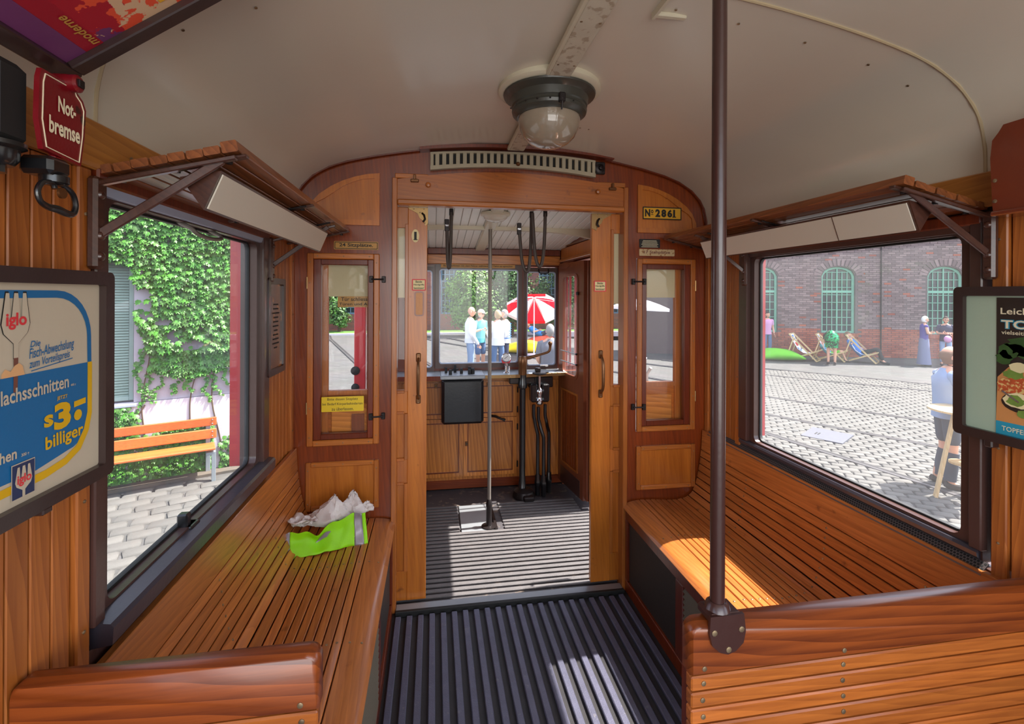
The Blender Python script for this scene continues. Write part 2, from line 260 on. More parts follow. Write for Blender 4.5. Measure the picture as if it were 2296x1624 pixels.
class G:
    def __init__(s): s.v = []; s.f = []
    def add(s, vs, fs):
        o = len(s.v); s.v += [tuple(v) for v in vs]; s.f += [tuple(o+i for i in f) for f in fs]; return s
    def box(s, x0, x1, y0, y1, z0, z1, b=0.0, M4=None):
        x0, x1 = min(x0, x1), max(x0, x1); y0, y1 = min(y0, y1), max(y0, y1); z0, z1 = min(z0, z1), max(z0, z1)
        if b <= 0:
            vs = [(x0, y0, z0), (x1, y0, z0), (x1, y1, z0), (x0, y1, z0), (x0, y0, z1), (x1, y0, z1), (x1, y1, z1), (x0, y1, z1)]
            fs = [(0, 3, 2, 1), (4, 5, 6, 7), (0, 1, 5, 4), (1, 2, 6, 5), (2, 3, 7, 6), (3, 0, 4, 7)]
        else:
            b = min(b, (x1-x0)*.45, (y1-y0)*.45, (z1-z0)*.45); vs = []
            C = ((x0+x1)/2, (y0+y1)/2, (z0+z1)/2); Hh = ((x1-x0)/2, (y1-y0)/2, (z1-z0)/2)
            for c in _BC:
                for a in range(3): vs.append(tuple(C[k]+c[k]*(Hh[k] if k == a else Hh[k]-b) for k in range(3)))
            fs = _BF
        if M4 is not None: vs = [tuple(M4 @ Vector(v)) for v in vs]
        return s.add(vs, fs)
    def obox(s, c, ax, ay, az, hx, hy, hz, b=0.0):
        m = Matrix((Vector(ax), Vector(ay), Vector(az))).transposed().to_4x4(); m.translation = Vector(c)
        return s.box(-hx, hx, -hy, hy, -hz, hz, b, m)
    def beam(s, p, q, w, h, up=(0, 0, 1), b=0.0, ext=0.0):
        p, q = Vector(p), Vector(q); d = (q-p); L = d.length; d.normalize(); x = d.cross(Vector(up)).normalized(); z = x.cross(d)
        return s.obox((p+q)/2, x, d, z, w/2, L/2+ext, h/2, b)
    def prism(s, poly, axis, a0, a1):
        n = len(poly); f = {'x': lambda a, p: (a, p[0], p[1]), 'y': lambda a, p: (p[0], a, p[1]), 'z': lambda a, p: (p[0], p[1], a)}[axis]
        vs = [f(a0, p) for p in poly]+[f(a1, p) for p in poly]
        return s.add(vs, [tuple(range(n)), tuple(range(2*n-1, n-1, -1))]+[(i, (i+1) % n, n+(i+1) % n, n+i) for i in range(n)])
    def ringprism(s, outer, inner, axis, a0, a1):
        n = len(outer); f = {'x': lambda a, p: (a, p[0], p[1]), 'y': lambda a, p: (p[0], a, p[1]), 'z': lambda a, p: (p[0], p[1], a)}[axis]
        vs = [f(a0, p) for p in outer]+[f(a0, p) for p in inner]+[f(a1, p) for p in outer]+[f(a1, p) for p in inner]; fs = []
        for i in range(n):
            j = (i+1) % n
            fs += [(i, j, n+j, n+i), (2*n+i, 3*n+i, 3*n+j, 2*n+j), (i, 2*n+i, 2*n+j, j), (n+i, n+j, 3*n+j, 3*n+i)]
        return s.add(vs, fs)
    def tube(s, pts, r, seg=10, closed=False, flat=1.0, up=None):
        pts = [Vector(p) for p in pts]; n = len(pts); rs = list(r) if isinstance(r, (list, tuple)) else [r]*n
        if n >= 5:   # rounded through the given points
            P2, R2 = [], []
            for i in range(n if closed else n-1):
                a, b, c, d = (pts[(i-1) % n] if closed or i else pts[0]), pts[i], pts[(i+1) % n], (pts[(i+2) % n] if closed or i+2 < n else pts[-1])
                for k in range(3):
                    t = k/3; P2.append(0.5*((2*b)+(c-a)*t+(2*a-5*b+4*c-d)*t*t+(3*b-a-3*c+d)*t**3)); R2.append(rs[i]+(rs[(i+1) % n]-rs[i])*t)
            if not closed: P2.append(pts[-1]); R2.append(rs[-1])
            pts, rs, n = P2, R2, len(P2)
        o = []; prev = None
        for i, p in enumerate(pts):
            if closed: t = pts[(i+1) % n]-pts[i-1]
            else: t = pts[min(i+1, n-1)]-pts[max(i-1, 0)]
            t.normalize()
            if prev is None:
                a = Vector(up) if up else (Vector((0, 0, 1)) if abs(t.z) < 0.9 else Vector((1, 0, 0)))
            else: a = prev
            x = (a-t*a.dot(t))
            if x.length < 1e-5: x = t.orthogonal()
            x.normalize(); prev = x; y = t.cross(x)
            o.append([p+(x*math.cos(2*PI*k/seg)*flat+y*math.sin(2*PI*k/seg))*rs[i] for k in range(seg)])
        vs = [v for ring in o for v in ring]; fs = []
        m = n if closed else n-1
        for i in range(m):
            j = (i+1) % n
            for k in range(seg):
                l = (k+1) % seg; fs.append((i*seg+k, i*seg+l, j*seg+l, j*seg+k))
        if not closed: fs += [tuple(range(seg))[::-1], tuple((n-1)*seg+k for k in range(seg))]
        return s.add(vs, fs)
    def lathe(s, prof, c, seg=24, axis='z', cap=True):
        vs = []; n = len(prof)
        for r, h in prof:
            for k in range(seg):
                a = 2*PI*k/seg; p, q = r*math.cos(a), r*math.sin(a)
                v = {'z': (p, q, h), 'x': (h, p, q), 'y': (p, h, q)}[axis]; vs.append((c[0]+v[0], c[1]+v[1], c[2]+v[2]))
        fs = [(i*seg+k, i*seg+(k+1) % seg, (i+1)*seg+(k+1) % seg, (i+1)*seg+k) for i in range(n-1) for k in range(seg)]
        if cap: fs += [tuple(range(seg))[::-1], tuple((n-1)*seg+k for k in range(seg))]
        return s.add(vs, fs)
    def ball(s, c, rx, ry=None, rz=None, u=14, v=9, M4=None):
        ry = ry or rx; rz = rz or rx; prof = [(math.sin(PI*i/v), -math.cos(PI*i/v)) for i in range(v+1)]; vs = []
        for r, h in prof[1:-1]:
            for k in range(u): vs.append(Vector((r*math.cos(2*PI*k/u)*rx, r*math.sin(2*PI*k/u)*ry, h*rz)))
        vs += [Vector((0, 0, -rz)), Vector((0, 0, rz))]
        if M4 is not None: vs = [M4 @ x for x in vs]
        vs = [x+Vector(c) for x in vs]; m = v-1; fs = [(i*u+k, i*u+(k+1) % u, (i+1)*u+(k+1) % u, (i+1)*u+k) for i in range(m-1) for k in range(u)]
        b0, t0 = m*u, m*u+1; fs += [(b0, (k+1) % u, k) for k in range(u)]+[(t0, (m-1)*u+k, (m-1)*u+(k+1) % u) for k in range(u)]
        return s.add(vs, fs)
    def mapv(s, fn): s.v = [tuple(fn(*v)) for v in s.v]; return s
def mesh_of(name, g, mat, ang=35, normals=True, org=(0, 0, 0)):
    me = bpy.data.meshes.new(name); ox, oy, oz = org
    me.from_pydata([(x-ox, y-oy, z-oz) for x, y, z in g.v], [], g.f); me.validate()
    if normals:
        bm = bmesh.new(); bm.from_mesh(me); bmesh.ops.recalc_face_normals(bm, faces=bm.faces); bm.to_mesh(me); bm.free()
    me.materials.append(M[mat] if isinstance(mat, str) else mat)
    for p in me.polygons: p.use_smooth = True
    try: me.set_sharp_from_angle(angle=math.radians(ang))
    except Exception: pass
    return me
def tag(o, label=None, cat=None, group=None, kind=None):
    if label: o['label'] = label
    if cat: o['category'] = cat
    if group: o['group'] = group
    if kind: o['kind'] = kind
    return o
def thing(name, label, cat, loc, group=None, kind=None):
    o = bpy.data.objects.new(name, None); COL.objects.link(o); o.location = loc; o.empty_display_size = 0.05; ORG[o.name] = tuple(loc)
    return tag(o, label, cat, group, kind)
def mk(name, g, mat, parent=None, label=None, cat=None, group=None, kind=None, ang=35, normals=True):
    if parent is not None: org = ORG[parent.name]
    else:
        xs, ys, zs = zip(*g.v); org = ((min(xs)+max(xs))/2, (min(ys)+max(ys))/2, min(zs))
    me = mesh_of(name, g, mat, ang, normals, org); o = bpy.data.objects.new(name, me); COL.objects.link(o)
    if parent is not None: o.parent = parent
    else: o.location = org
    ORG[o.name] = org
    return tag(o, label, cat, group, kind)
def inst(name, me, parent, loc, rot=None, scale=None):
    o = bpy.data.objects.new(name, me); COL.objects.link(o); o.parent = parent; po = ORG[parent.name]
    o.location = (loc[0]-po[0], loc[1]-po[1], loc[2]-po[2])
    if rot is not None: o.rotation_euler = rot
    if scale is not None: o.scale = scale
    ORG[o.name] = tuple(loc); return o
def structure(name, g, mat, label, cat, parent=None, **k): return mk(name, g, mat, parent, label, cat, None, 'structure' if parent is None else None, **k)
DG = None
def text_geo(s, bold=0.0, shear=0.0, depth=0.001, spacing=1.0, lines=None):
    c = bpy.data.curves.new('t', 'FONT'); c.body = s; c.size = 1.0; c.offset = bold; c.shear = shear; c.extrude = 0.0; c.space_character = spacing; c.resolution_u = 3
    o = bpy.data.objects.new('t', c); COL.objects.link(o); dg = bpy.context.evaluated_depsgraph_get(); dg.update(); me = bpy.data.meshes.new_from_object(o.evaluated_get(dg))
    vs = [tuple(v.co) for v in me.vertices]; fs = [tuple(p.vertices) for p in me.polygons]; bpy.data.objects.remove(o); bpy.data.curves.remove(c); bpy.data.meshes.remove(me)
    return vs, fs
def lettering(parent, s, org, ux, uy, w=None, h=None, mat='ink', bold=0.02, shear=0.0, align='l', name='lettering', lift=0.0012, spacing=1.0, label=None, valign='b'):
    """flat printed letters: org = lower left (or centre) of the ink box, ux/uy unit vectors of the sign's plane"""
    vs, fs = text_geo(s, bold, shear, spacing=spacing); xs = [v[0] for v in vs]; ys = [v[1] for v in vs]; x0, x1, y0, y1 = min(xs), max(xs), min(ys), max(ys)
    sx = (w/(x1-x0)) if w else None; sy = (h/(y1-y0)) if h else None
    if sx is None: sx = sy
    if sy is None: sy = sx
    ox = {'l': 0, 'c': -(x1-x0)*sx/2, 'r': -(x1-x0)*sx}[align]; oy = -(y1-y0)*sy/2 if valign == 'c' else 0
    ux, uy = Vector(ux).normalized(), Vector(uy).normalized(); n = ux.cross(uy); g = G()
    g.add([Vector(org)+ux*((v[0]-x0)*sx+ox)+uy*((v[1]-y0)*sy+oy)+n*lift for v in vs], fs)
    return mk(name, g, mat, parent, normals=False, label=label)
def flat(parent, name, pts, org, ux, uy, mat, lift=0.0006, label=None):
    ux, uy = Vector(ux), Vector(uy); n = ux.cross(uy).normalized(); g = G()
    g.add([Vector(org)+ux*p[0]+uy*p[1]+n*lift for p in pts], [tuple(range(len(pts)))]); return mk(name, g, mat, parent, normals=False, label=label)
def copy_tree(o, parent=None):
    c = o.copy(); COL.objects.link(c); c.parent = parent; ORG[c.name] = ORG.get(o.name, (0, 0, 0))
    for ch in list(o.children): copy_tree(ch, c)
    return c
def arcpts(cx_, cz_, r, a0, a1, n): return [(cx_+r*math.cos(math.radians(a0+(a1-a0)*i/n)), cz_+r*math.sin(math.radians(a0+(a1-a0)*i/n))) for i in range(n+1)]
def rrect(x0, x1, z0, z1, r, n=4):
    return (arcpts(x1-r, z1-r, r, 0, 90, n)+arcpts(x0+r, z1-r, r, 90, 180, n)+arcpts(x0+r, z0+r, r, 180, 270, n)+arcpts(x1-r, z0+r, r, 270, 360, n))
_scr = {}
def screw_mesh(r=0.004, ax='x'):
    k = (round(r, 5), ax)
    if k not in _scr:
        g = G(); g.lathe([(r, -0.001), (r, 0.0008), (r*0.6, 0.0016)], (0, 0, 0), 8, ax); _scr[k] = mesh_of('screw', g, 'screw')
    return _scr[k]
CX = 0.405
def mx(x, side): return x if side < 0 else 2*CX-x
# ================================================================== SALOON SHELL
YB, YE = -0.7, 2.42
ARCH = [(1.072, 1.88), (1.070, 1.95), (1.055, 2.02), (1.03, 2.066), (0.98, 2.118), (0.905, 2.163), (0.82, 2.194), (0.70, 2.224), (0.55, 2.253), (0.40, 2.276), (0.20, 2.297), (0.0, 2.305)]
def arch_z(x):
    d = abs(x-CX)
    for (a, za), (b, zb) in zip(ARCH, ARCH[1:]):
        if b <= d <= a: return za+(zb-za)*(a-d)/(a-b) if a != b else za
    return 1.88
prof_in = [(CX-d, z) for d, z in ARCH]+[(CX+d, z) for d, z in ARCH[::-1][1:]]
def offs(pr, k):
    out = []
    for i, p in enumerate(pr):
        a = Vector(pr[max(i-1, 0)]); b = Vector(pr[min(i+1, len(pr)-1)]); t = (b-a).normalized(); n = Vector((-t.y, t.x)); out.append((p[0]+n.x*k, p[1]+n.y*k))
    return out
prof_out = offs(prof_in, 0.05)
# floor
g = G(); g.box(-0.74, 1.55, YB, 2.44, -0.10, -0.012)
floor = structure('floor', g, 'floor_base', 'dark ribbed wooden floor of the tram saloon between the benches', 'floor')
xr = -0.176
while xr < 0.985:
    g = G(); g.box(xr, xr+0.027, YB, 2.345-random.random()*0.006, -0.0122, 0.003, 0.003); mk('floor_rib', g, 'floor_rib', floor); xr += 0.0535
g = G(); g.box(-0.178, 0.988, 2.375, 2.425, -0.012, 0.010, 0.003); mk('threshold_strip', g, 'metal_plate', floor, label='worn grey metal threshold strip')
g = G(); g.box(-0.178, 0.988, 2.355, 2.374, -0.012, 0.014, 0.003); mk('threshold_edge', g, 'rubber', floor)
# ceiling
g = G(); n = len(prof_in); ring = prof_in+prof_out[::-1]
g.v = [(x, YB, z) for x, z in ring]+[(x, YE+0.03, z) for x, z in ring]; m2 = len(ring)
g.f = [(i, i+1, m2+i+1, m2+i) for i in range(m2-1)]+[(m2-1, 0, m2, 2*m2-1)]+[(i, i+1, m2-2-i, m2-1-i) for i in range(n-1)]+[(m2+i, m2+i+1, 2*m2-2-i, 2*m2-1-i) for i in range(n-1)]
ceiling = structure('ceiling', g, 'ceiling', 'glossy cream vaulted ceiling of the tram saloon', 'ceiling', ang=60)
pin = offs(prof_in, -0.002)
g = G(); g.tube([(x, 1.07, z) for x, z in pin], 0.0045, 6, flat=0.8); mk('seam_strip', g, 'cream_seam', ceiling)
for sx in (-1, 1):
    g = G(); xx = CX+sx*0.98; g.box(xx-0.003, xx+0.003, -0.6, 2.40, arch_z(xx)-0.003, arch_z(xx)+0.002); 
sm = screw_mesh(0.0035, 'z')
for xx in [-0.55, -0.40, -0.2, 0.0, 0.2, 0.62, 0.8, 1.0, 1.2, 1.33]:
    inst('screw', sm, ceiling, (xx, 1.16, arch_z(xx)-0.002), rot=(0, (xx-CX)*0.5, 0))
for xx in (0.64, 0.68): inst('screw', sm, ceiling, (xx, 2.05, arch_z(xx)-0.001))

# side walls -----------------------------------------------------------------
def side_wall(side):
    nm = 'left' if side < 0 else 'right'; X = lambda v: mx(v, side); yp = 2.05 if side < 0 else 2.11
    g = G()
    g.box(X(-0.76), X(-0.674), YB, 2.45, -0.30, 0.835 if side < 0 else 0.81)
    g.box(X(-0.722), X(-0.674), YB, 2.45, 1.775, 1.99)
    for a, b in ((YB, -0.45), (0.44, 1.06), (yp, 2.45)): g.box(X(-0.76), X(-0.674), a, b, 0.835, 1.775)
    wl = structure('wall_'+nm, g, 'brown_frame', '%s side wall of the tram with varnished plank pillars between windows' % nm, 'wall')
    pm = {}
    def planks(a, b, z0, z1, pitch, strip_lo, strip_hi):
        y = a
        if strip_lo: g = G(); g.box(X(-0.678), X(-0.658), a, a+0.036, z0, z1, 0.003); mk('moulding', g, 'plank', wl); y = a+0.038
        end = b-(0.038 if strip_hi else 0)
        k = max(1, round((end-y)/pitch)); pt = (end-y)/k
        for i in range(k):
            g = G(); g.box(X(-0.680), X(-0.667), y+i*pt+0.0018, y+(i+1)*pt-0.0018, z0, z1, 0.002); mk('plank', g, 'plank', wl)
        if strip_hi: g = G(); g.box(X(-0.678), X(-0.658), b-0.036, b, z0, z1, 0.003); mk('moulding', g, 'plank', wl)
    planks(0.46, 1.05, 0.72, 1.79, 0.045, False, True)
    planks(yp, 2.415, 0.78, 1.79, 0.045, True, True)
    for yy in (1.032, yp+0.018, 2.397):
        for zz in (0.90, 1.15, 1.45, 1.70): inst('screw', screw_mesh(0.0035, 'x'), wl, (X(-0.657), yy, zz), rot=(0, 0, PI if side > 0 else 0))
    # red outside skin seen through the glass at the far jamb
    g = G(); g.box(X(-0.80), X(-0.76), YB, 2.50, -0.40, 0.79 if side < 0 else 0.70); g.box(X(-0.76), X(-0.722), YB, 2.50, 1.84, 2.05)
    for a, b in ((0.44, 1.06), (yp+0.005, 2.50)): g.box(X(-0.80), X(-0.715), a, b, 0.86, 1.76)
    mk('outer_panel', g, 'tramred', wl, label='red painted outside skin of the tram')
    g = G(); g.box(X(-0.669), X(-0.652), YB, 2.415, 1.79, 1.885, 0.003)
    tr = structure('trim_%d' % (1 if side < 0 else 2), g, 'cornice', 'varnished oak cornice board under the %s edge of the ceiling' % nm, 'trim')
    for yy in (1.16, 1.75): inst('screw', screw_mesh(0.005, 'x'), tr, (X(-0.651), yy, 1.84), rot=(0, 0, PI if side > 0 else 0))
    return wl
side_wall(-1); side_wall(1)

def side_window(n, side, y0=1.115, y1=1.958, z0=0.90, z1=1.742, si=0.0):
    X = lambda v: mx(v, side); nm = 'left' if side < 0 else 'right'
    wn = thing('window_%d' % n, 'large fixed %s saloon window in a dark brown frame with grey sill' % nm if n < 3 else 'rear %s saloon window beside the camera' % nm, 'window', (X(-0.70), (y0+y1)/2, z0), kind='structure')
    o = rrect(y0-0.055, y1+0.092, z0-0.05, z1+0.035, 0.01); i = rrect(y0, y1, z0, z1, 0.028)
    g = G(); g.ringprism(o, i, 'x', X(-0.712), X(-0.668)); mk('frame', g, 'brown_frame', wn, ang=50)
    g = G(); g.ringprism(rrect(y0-0.004, y1+0.004, z0-0.004, z1+0.004, 0.03), rrect(y0+0.006, y1-0.006, z0+0.006, z1-0.006, 0.024), 'x', X(-0.708), X(-0.694)); mk('gasket', g, 'rubber', wn, ang=50)
    g = G(); g.box(X(-0.702), X(-0.699), y0-0.002, y1+0.002, z0-0.002, z1+0.002); mk('pane', g, 'glass', wn)
    g = G(); g.prism([(X(-0.700), z0-0.001), (X(-0.632-si), z0-0.010), (X(-0.626-si), z0-0.018), (X(-0.628-si), z0-(0.052 if not si else 0.030)), (X(-0.69), z0-0.06)], 'y', y0-0.05, y1+0.092); mk('sill', g, 'sill', wn, ang=20)
    g = G(); g.box(X(-0.676), X(-0.650), y1+0.03, y1+0.092, z0-0.01, z1+0.03, 0.004); g.box(X(-0.676), X(-0.652), y0-0.062, y0-0.03, z0-0.01, z1+0.03, 0.003); mk('jamb', g, 'brown_frame', wn)
    g = G(); g.prism([(X(-0.669), z1+0.003), (X(-0.661), z1+0.005), (X(-0.655), z1+0.022), (X(-0.669), z1+0.024)], 'y', y0-0.03, y1+0.03); mk('drip_strip', g, 'zinc' if side < 0 else 'brown_frame', wn)
    g = G(); g.box(X(-0.672), X(-0.650), y0-0.06, y1+0.09, z1+0.022, z1+0.055, 0.004); mk('head_rail', g, 'sash', wn)
    return wn
w1 = side_window(1, -1); w2 = side_window(2, 1, 1.130, 2.018, 0.868, 1.724, 0.028); side_window(3, -1, -0.40, 0.40); side_window(4, 1, -0.40, 0.40)
# small hardware of the left window
g = G(); g.tube([(-0.692, 1.435, 1.745), (-0.66, 1.437, 1.728), (-0.652, 1.45, 1.716), (-0.65, 1.52, 1.709), (-0.652, 1.60, 1.716), (-0.66, 1.615, 1.728), (-0.692, 1.617, 1.745)], 0.006, 8); mk('pull_handle', g, 'pole_grey', w1, label='curved grey metal pull handle')
g = G(); g.box(-0.70, -0.672, 1.45, 1.475, 0.895, 0.935, 0.004); g.box(-0.690, -0.660, 1.448, 1.50, 0.885, 0.900, 0.003); mk('catch', g, 'black', w1)

# bulkhead -------------------------------------------------------------------
def poly_arch(x0, x1, zb, n=16, drop=0.0):
    return [(x0, zb)]+[(x1, zb)]+[(x1+(x0-x1)*i/n, arch_z(x1+(x0-x1)*i/n)-drop) for i in range(n+1)]
g = G()
for s in (-1, 1):
    X = lambda v: mx(v, s)
    g.box(X(-0.70), X(-0.20), 2.42, 2.46, -0.06, 0.815); g.box(X(-0.70), X(-0.60), 2.42, 2.46, 0.815, 1.745); g.box(X(-0.262), X(-0.20), 2.42, 2.46, 0.815, 1.745)
    a, b = sorted((X(-0.666), X(-0.20))); g.prism(poly_arch(a, b, 1.745), 'y', 2.42, 2.46)
g.prism(poly_arch(-0.20, 1.01, 2.0), 'y', 2.42, 2.46)
wf = structure('wall_front', g, 'stile', 'reddish brown varnished bulkhead between saloon and driver platform', 'wall')
tp = offs(prof_in, -0.004); g = G(); g.tube([(x, 2.41, z) for x, z in tp], 0.008, 6); mk('arch_beading', g, 'sash', wf)
def bulk_side(s):
    X = lambda v: mx(v, s); nm = 'left' if s < 0 else 'right'
    def ring(x0, x1, z0, z1, wd, ya, yb, name, mat, ang=20):
        a, b = sorted((X(x0), X(x1))); g = G()
        g.ringprism([(a, z0), (b, z0), (b, z1), (a, z1)], [(a+wd, z0+wd), (b-wd, z0+wd), (b-wd, z1-wd), (a+wd, z1-wd)], 'y', ya, yb); return mk(name, g, mat, wf, ang=ang)
    def bars(x0, x1, z0, z1, wd, ya, yb, name):
        for (p, q, r, t, m) in ((x0, x0+wd, z0, z1, 'moulding'), (x1-wd, x1, z0, z1, 'moulding'), (x0+wd, x1-wd, z0, z0+wd, 'moulding_x'), (x0+wd, x1-wd, z1-wd, z1, 'moulding_x')):
            g = G(); g.box(X(p), X(q), ya, yb, r, t, 0.004); mk(name, g, m, wf)
    # lower panel
    bars(-0.603, -0.262, 0.503, 0.738, 0.024, 2.405, 2.421, 'moulding')
    g = G(); g.box(X(-0.58), X(-0.285), 2.415, 2.4205, 0.526, 0.715); mk('panel', g, 'panel', wf)
    sc = screw_mesh(0.003, 'y')
    for (px, pz) in [(-0.591, 0.54), (-0.591, 0.70), (-0.274, 0.54), (-0.274, 0.70), (-0.56, 0.515), (-0.43, 0.515), (-0.30, 0.515), (-0.56, 0.726), (-0.43, 0.726), (-0.30, 0.726)]: inst('screw', sc, wf, (X(px), 2.4045, pz), rot=(0, 0, PI))
    # upper panel with curved edge
    def curve(inset):
        top = [(-0.264, 2.139), (-0.32, 2.133), (-0.379, 2.118), (-0.44, 2.095), (-0.49, 2.068), (-0.545, 2.028), (-0.578, 1.99), (-0.60, 1.94), (-0.606, 1.883)]
        pts = [(-0.264, 1.883)]+top
        c = (-0.42, 1.99); out = []
        for (x, z) in pts: d = Vector((c[0]-x, c[1]-z)); L = d.length; out.append((x+(inset if x < -0.42 else -inset)*min(1, abs(d.x)/0.10)*0.95, z+(-inset if z > 1.99 else inset)*min(1, abs(d.y)/0.05)))
        return [(X(x), z) for x, z in out]
    g = G(); g.ringprism(curve(0), curve(0.026), 'y', 2.406, 2.421); mk('curved_moulding', g, 'panel', wf, ang=30)
    g = G(); g.prism(curve(0.02), 'y', 2.414, 2.4206); mk('curved_panel', g, 'panel', wf)
    # window: outer moulding, sash, glass, blind, wooden lower panel
    wn = thing('window_%d' % (5 if s < 0 else 6), 'hinged %s bulkhead window in red brown sash with cream roller blind' % nm, 'window', (X(-0.43), 2.42, 0.82), kind='structure')
    for (p, q, r, t, m) in ((-0.598, -0.57, 0.816, 1.744, 'moulding'), (-0.29, -0.262, 0.816, 1.744, 'moulding'), (-0.57, -0.29, 0.816, 0.844, 'moulding_x'), (-0.57, -0.29, 1.716, 1.744, 'moulding_x')):
        g = G(); g.box(X(p), X(q), 2.402, 2.421, r, t, 0.004); mk('moulding', g, m, wn)
    for (p, q, r, t) in ((-0.57, -0.535, 0.844, 1.716), (-0.318, -0.29, 0.844, 1.716), (-0.535, -0.318, 0.844, 0.872), (-0.535, -0.318, 1.688, 1.716)):
        g = G(); g.box(X(p), X(q), 2.41, 2.44, r, t, 0.003); mk('sash_bar', g, 'sash', wn)
    g = G(); g.box(X(-0.535), X(-0.318), 2.436, 2.439, 0.872, 1.688); mk('pane', g, 'glass', wn)
    g = G(); g.box(X(-0.56), X(-0.30), 2.485, 2.50, 0.80, 1.045 if s < 0 else 1.06, 0.003); lp = mk('lower_panel', g, 'panel_x', wn)
    g = G(); g.box(X(-0.50), X(-0.33), 2.476, 2.486, 0.86, 1.00, 0.006); mk('raised_field', g, 'pine_x', lp)
    g = G(); g.box(X(-0.60), X(-0.515), 2.47, 2.50, 0.80, 1.75, 0.003); g.box(X(-0.515), X(-0.30), 2.47, 2.50, 1.045, 1.068); mk('outer_sash', g, 'moulding', wn)
    g = G(); g.box(X(-0.515), X(-0.295), 2.478, 2.481, 1.535, 1.76); mk('roller_blind', g, 'blind', wn, label='cream roller blind pulled a quarter down')
    for zz in (1.62, 0.95):
        g = G(); g.box(X(-0.31), X(-0.292), 2.396, 2.41, zz-0.016, zz+0.016, 0.002); g.box(X(-0.252), X(-0.234), 2.406, 2.421, zz-0.016, zz+0.016, 0.002); g.tube([(X(-0.30), 2.395, zz), (X(-0.243), 2.40, zz)], 0.004, 8); mk('latch', g, 'iron', wn)
    for zz in (1.60, 1.0): g = G(); g.lathe([(0.004, -0.028), (0.004, 0.028)], (X(-0.598), 2.405, zz), 8); mk('hinge', g, 'brass', wn)
    for (px, pz) in [(-0.584, z) for z in (0.86, 1.0, 1.15, 1.3, 1.45, 1.6, 1.7)]+[(-0.276, z) for z in (0.86, 1.05, 1.2, 1.35, 1.5, 1.7)]+[(x, 0.83) for x in (-0.55, -0.43, -0.31)]+[(x, 1.73) for x in (-0.55, -0.43, -0.31)]:
        inst('screw', sc, wn, (X(px), 2.4015, pz), rot=(0, 0, PI))
    # door post
    g = G(); g.box(X(-0.203), X(-0.178), 2.388, 2.465, -0.012, 2.118, 0.003); mk('door_post', g, 'moulding', wf)
    g = G(); g.box(X(-0.19), X(-0.03), 2.398, 2.421, 2.118, 2.142, 0.003); mk('head_moulding', g, 'moulding_x', wf)
    # sliding leaf
    d = thing('door_%d' % (1 if s < 0 else 2), '%s varnished sliding door leaf pushed back into its pocket' % nm, 'door', (X(-0.10), 2.46, 0.02), kind='structure')
    e = -0.034 if s < 0 else -0.022
    g = G(); g.box(X(-0.128), X(e), 2.445, 2.475, 0.012, 1.985, 0.002); mk('stile', g, 'panel', d)
    for (r, t, nmx, m) in ((1.88, 1.985, 'top_rail', 'panel'), (0.95, 1.066, 'middle_rail', 'panel'), (0.60, 0.72, 'lock_rail', 'moulding'), (0.012, 0.16, 'bottom_rail', 'panel')):
        g = G(); g.box(X(-0.20), X(-0.128), 2.446, 2.474, r, t, 0.002); mk(nmx, g, m, d)
    g = G(); g.box(X(-0.20), X(-0.128), 2.452, 2.468, 0.16, 0.95); mk('panel', g, 'panel', d)
    g = G(); g.box(X(-0.20), X(-0.130), 2.458, 2.461, 1.066, 1.88); mk('pane', g, 'glass', d)
    g = G(); g.box(X(-0.20), X(-0.142), 2.463, 2.466, 1.53 if s < 0 else 1.50, 1.88); mk('roller_blind', g, 'blind', d)
    for (r, t) in ((1.06, 1.9), (0.16, 0.60), (0.72, 0.95)):
        g = G(); g.box(X(-0.143), X(-0.126), 2.438, 2.446, r, t, 0.002); mk('beading', g, 'moulding', d)
    for zz in (0.955, 1.0585, 0.72, 0.60): g = G(); g.box(X(-0.19), X(-0.143), 2.438, 2.446, zz-0.007, zz+0.007, 0.002); mk('beading', g, 'moulding', d)
    hx = -0.075 if s < 0 else -0.072
    g = G(); g.tube([(X(hx), 2.437, 1.225), (X(hx), 2.412, 1.205), (X(hx), 2.402, 1.17), (X(hx), 2.400, 1.12), (X(hx), 2.402, 1.07), (X(hx), 2.412, 1.045), (X(hx), 2.437, 1.025)], [0.007, 0.007, 0.008, 0.0085, 0.008, 0.007, 0.007], 10)
    for zz in (1.23, 1.02): g.box(X(hx)-0.012, X(hx)+0.012, 2.437, 2.446, zz-0.022, zz+0.022, 0.006)
    h = mk('door_handle', g, 'bronze', d, label='bronze bow handle')
    for zz in (1.245, 1.005): inst('screw', screw_mesh(0.003, 'y'), h, (X(hx), 2.4365, zz), rot=(0, 0, PI))
    if s < 0:
        g = G(); g.ringprism(rrect(-0.096, -0.049, 1.438, 1.562, 0.010), rrect(-0.090, -0.055, 1.444, 1.556, 0.008), 'y', 2.441, 2.4455); mk('finger_recess', g, 'stile', d)
        g = G(); g.prism(rrect(-0.090, -0.055, 1.444, 1.556, 0.008), 'y', 2.4440, 2.4455); mk('recess_back', g, 'bronze', d)
    # brass corner plate
    pl = [(-0.13, 1.984), (e+0.003, 1.984), (e+0.003, 1.905), (-0.044, 1.892), (-0.052, 1.915), (-0.072, 1.93), (-0.082, 1.953), (-0.105, 1.966), (-0.125, 1.975)]
    g = G(); g.prism([(X(x), z) for x, z in pl], 'y', 2.440, 2.4455); cp = mk('corner_plate', g, 'brass', d)
    g = G(); g.tube([(X(-0.06), 2.438, 1.955), (X(-0.05), 2.43, 1.945), (X(-0.045), 2.428, 1.925), (X(-0.055), 2.43, 1.91)], 0.005, 8); mk('hook', g, 'iron', cp)
    for q in ((-0.10, 1.975), (-0.05, 1.975), (-0.045, 1.905), (-0.07, 1.958)): inst('screw', screw_mesh(0.0035, 'y'), cp, (X(q[0]), 2.4395, q[1]), rot=(0, 0, PI))
    return d, wn
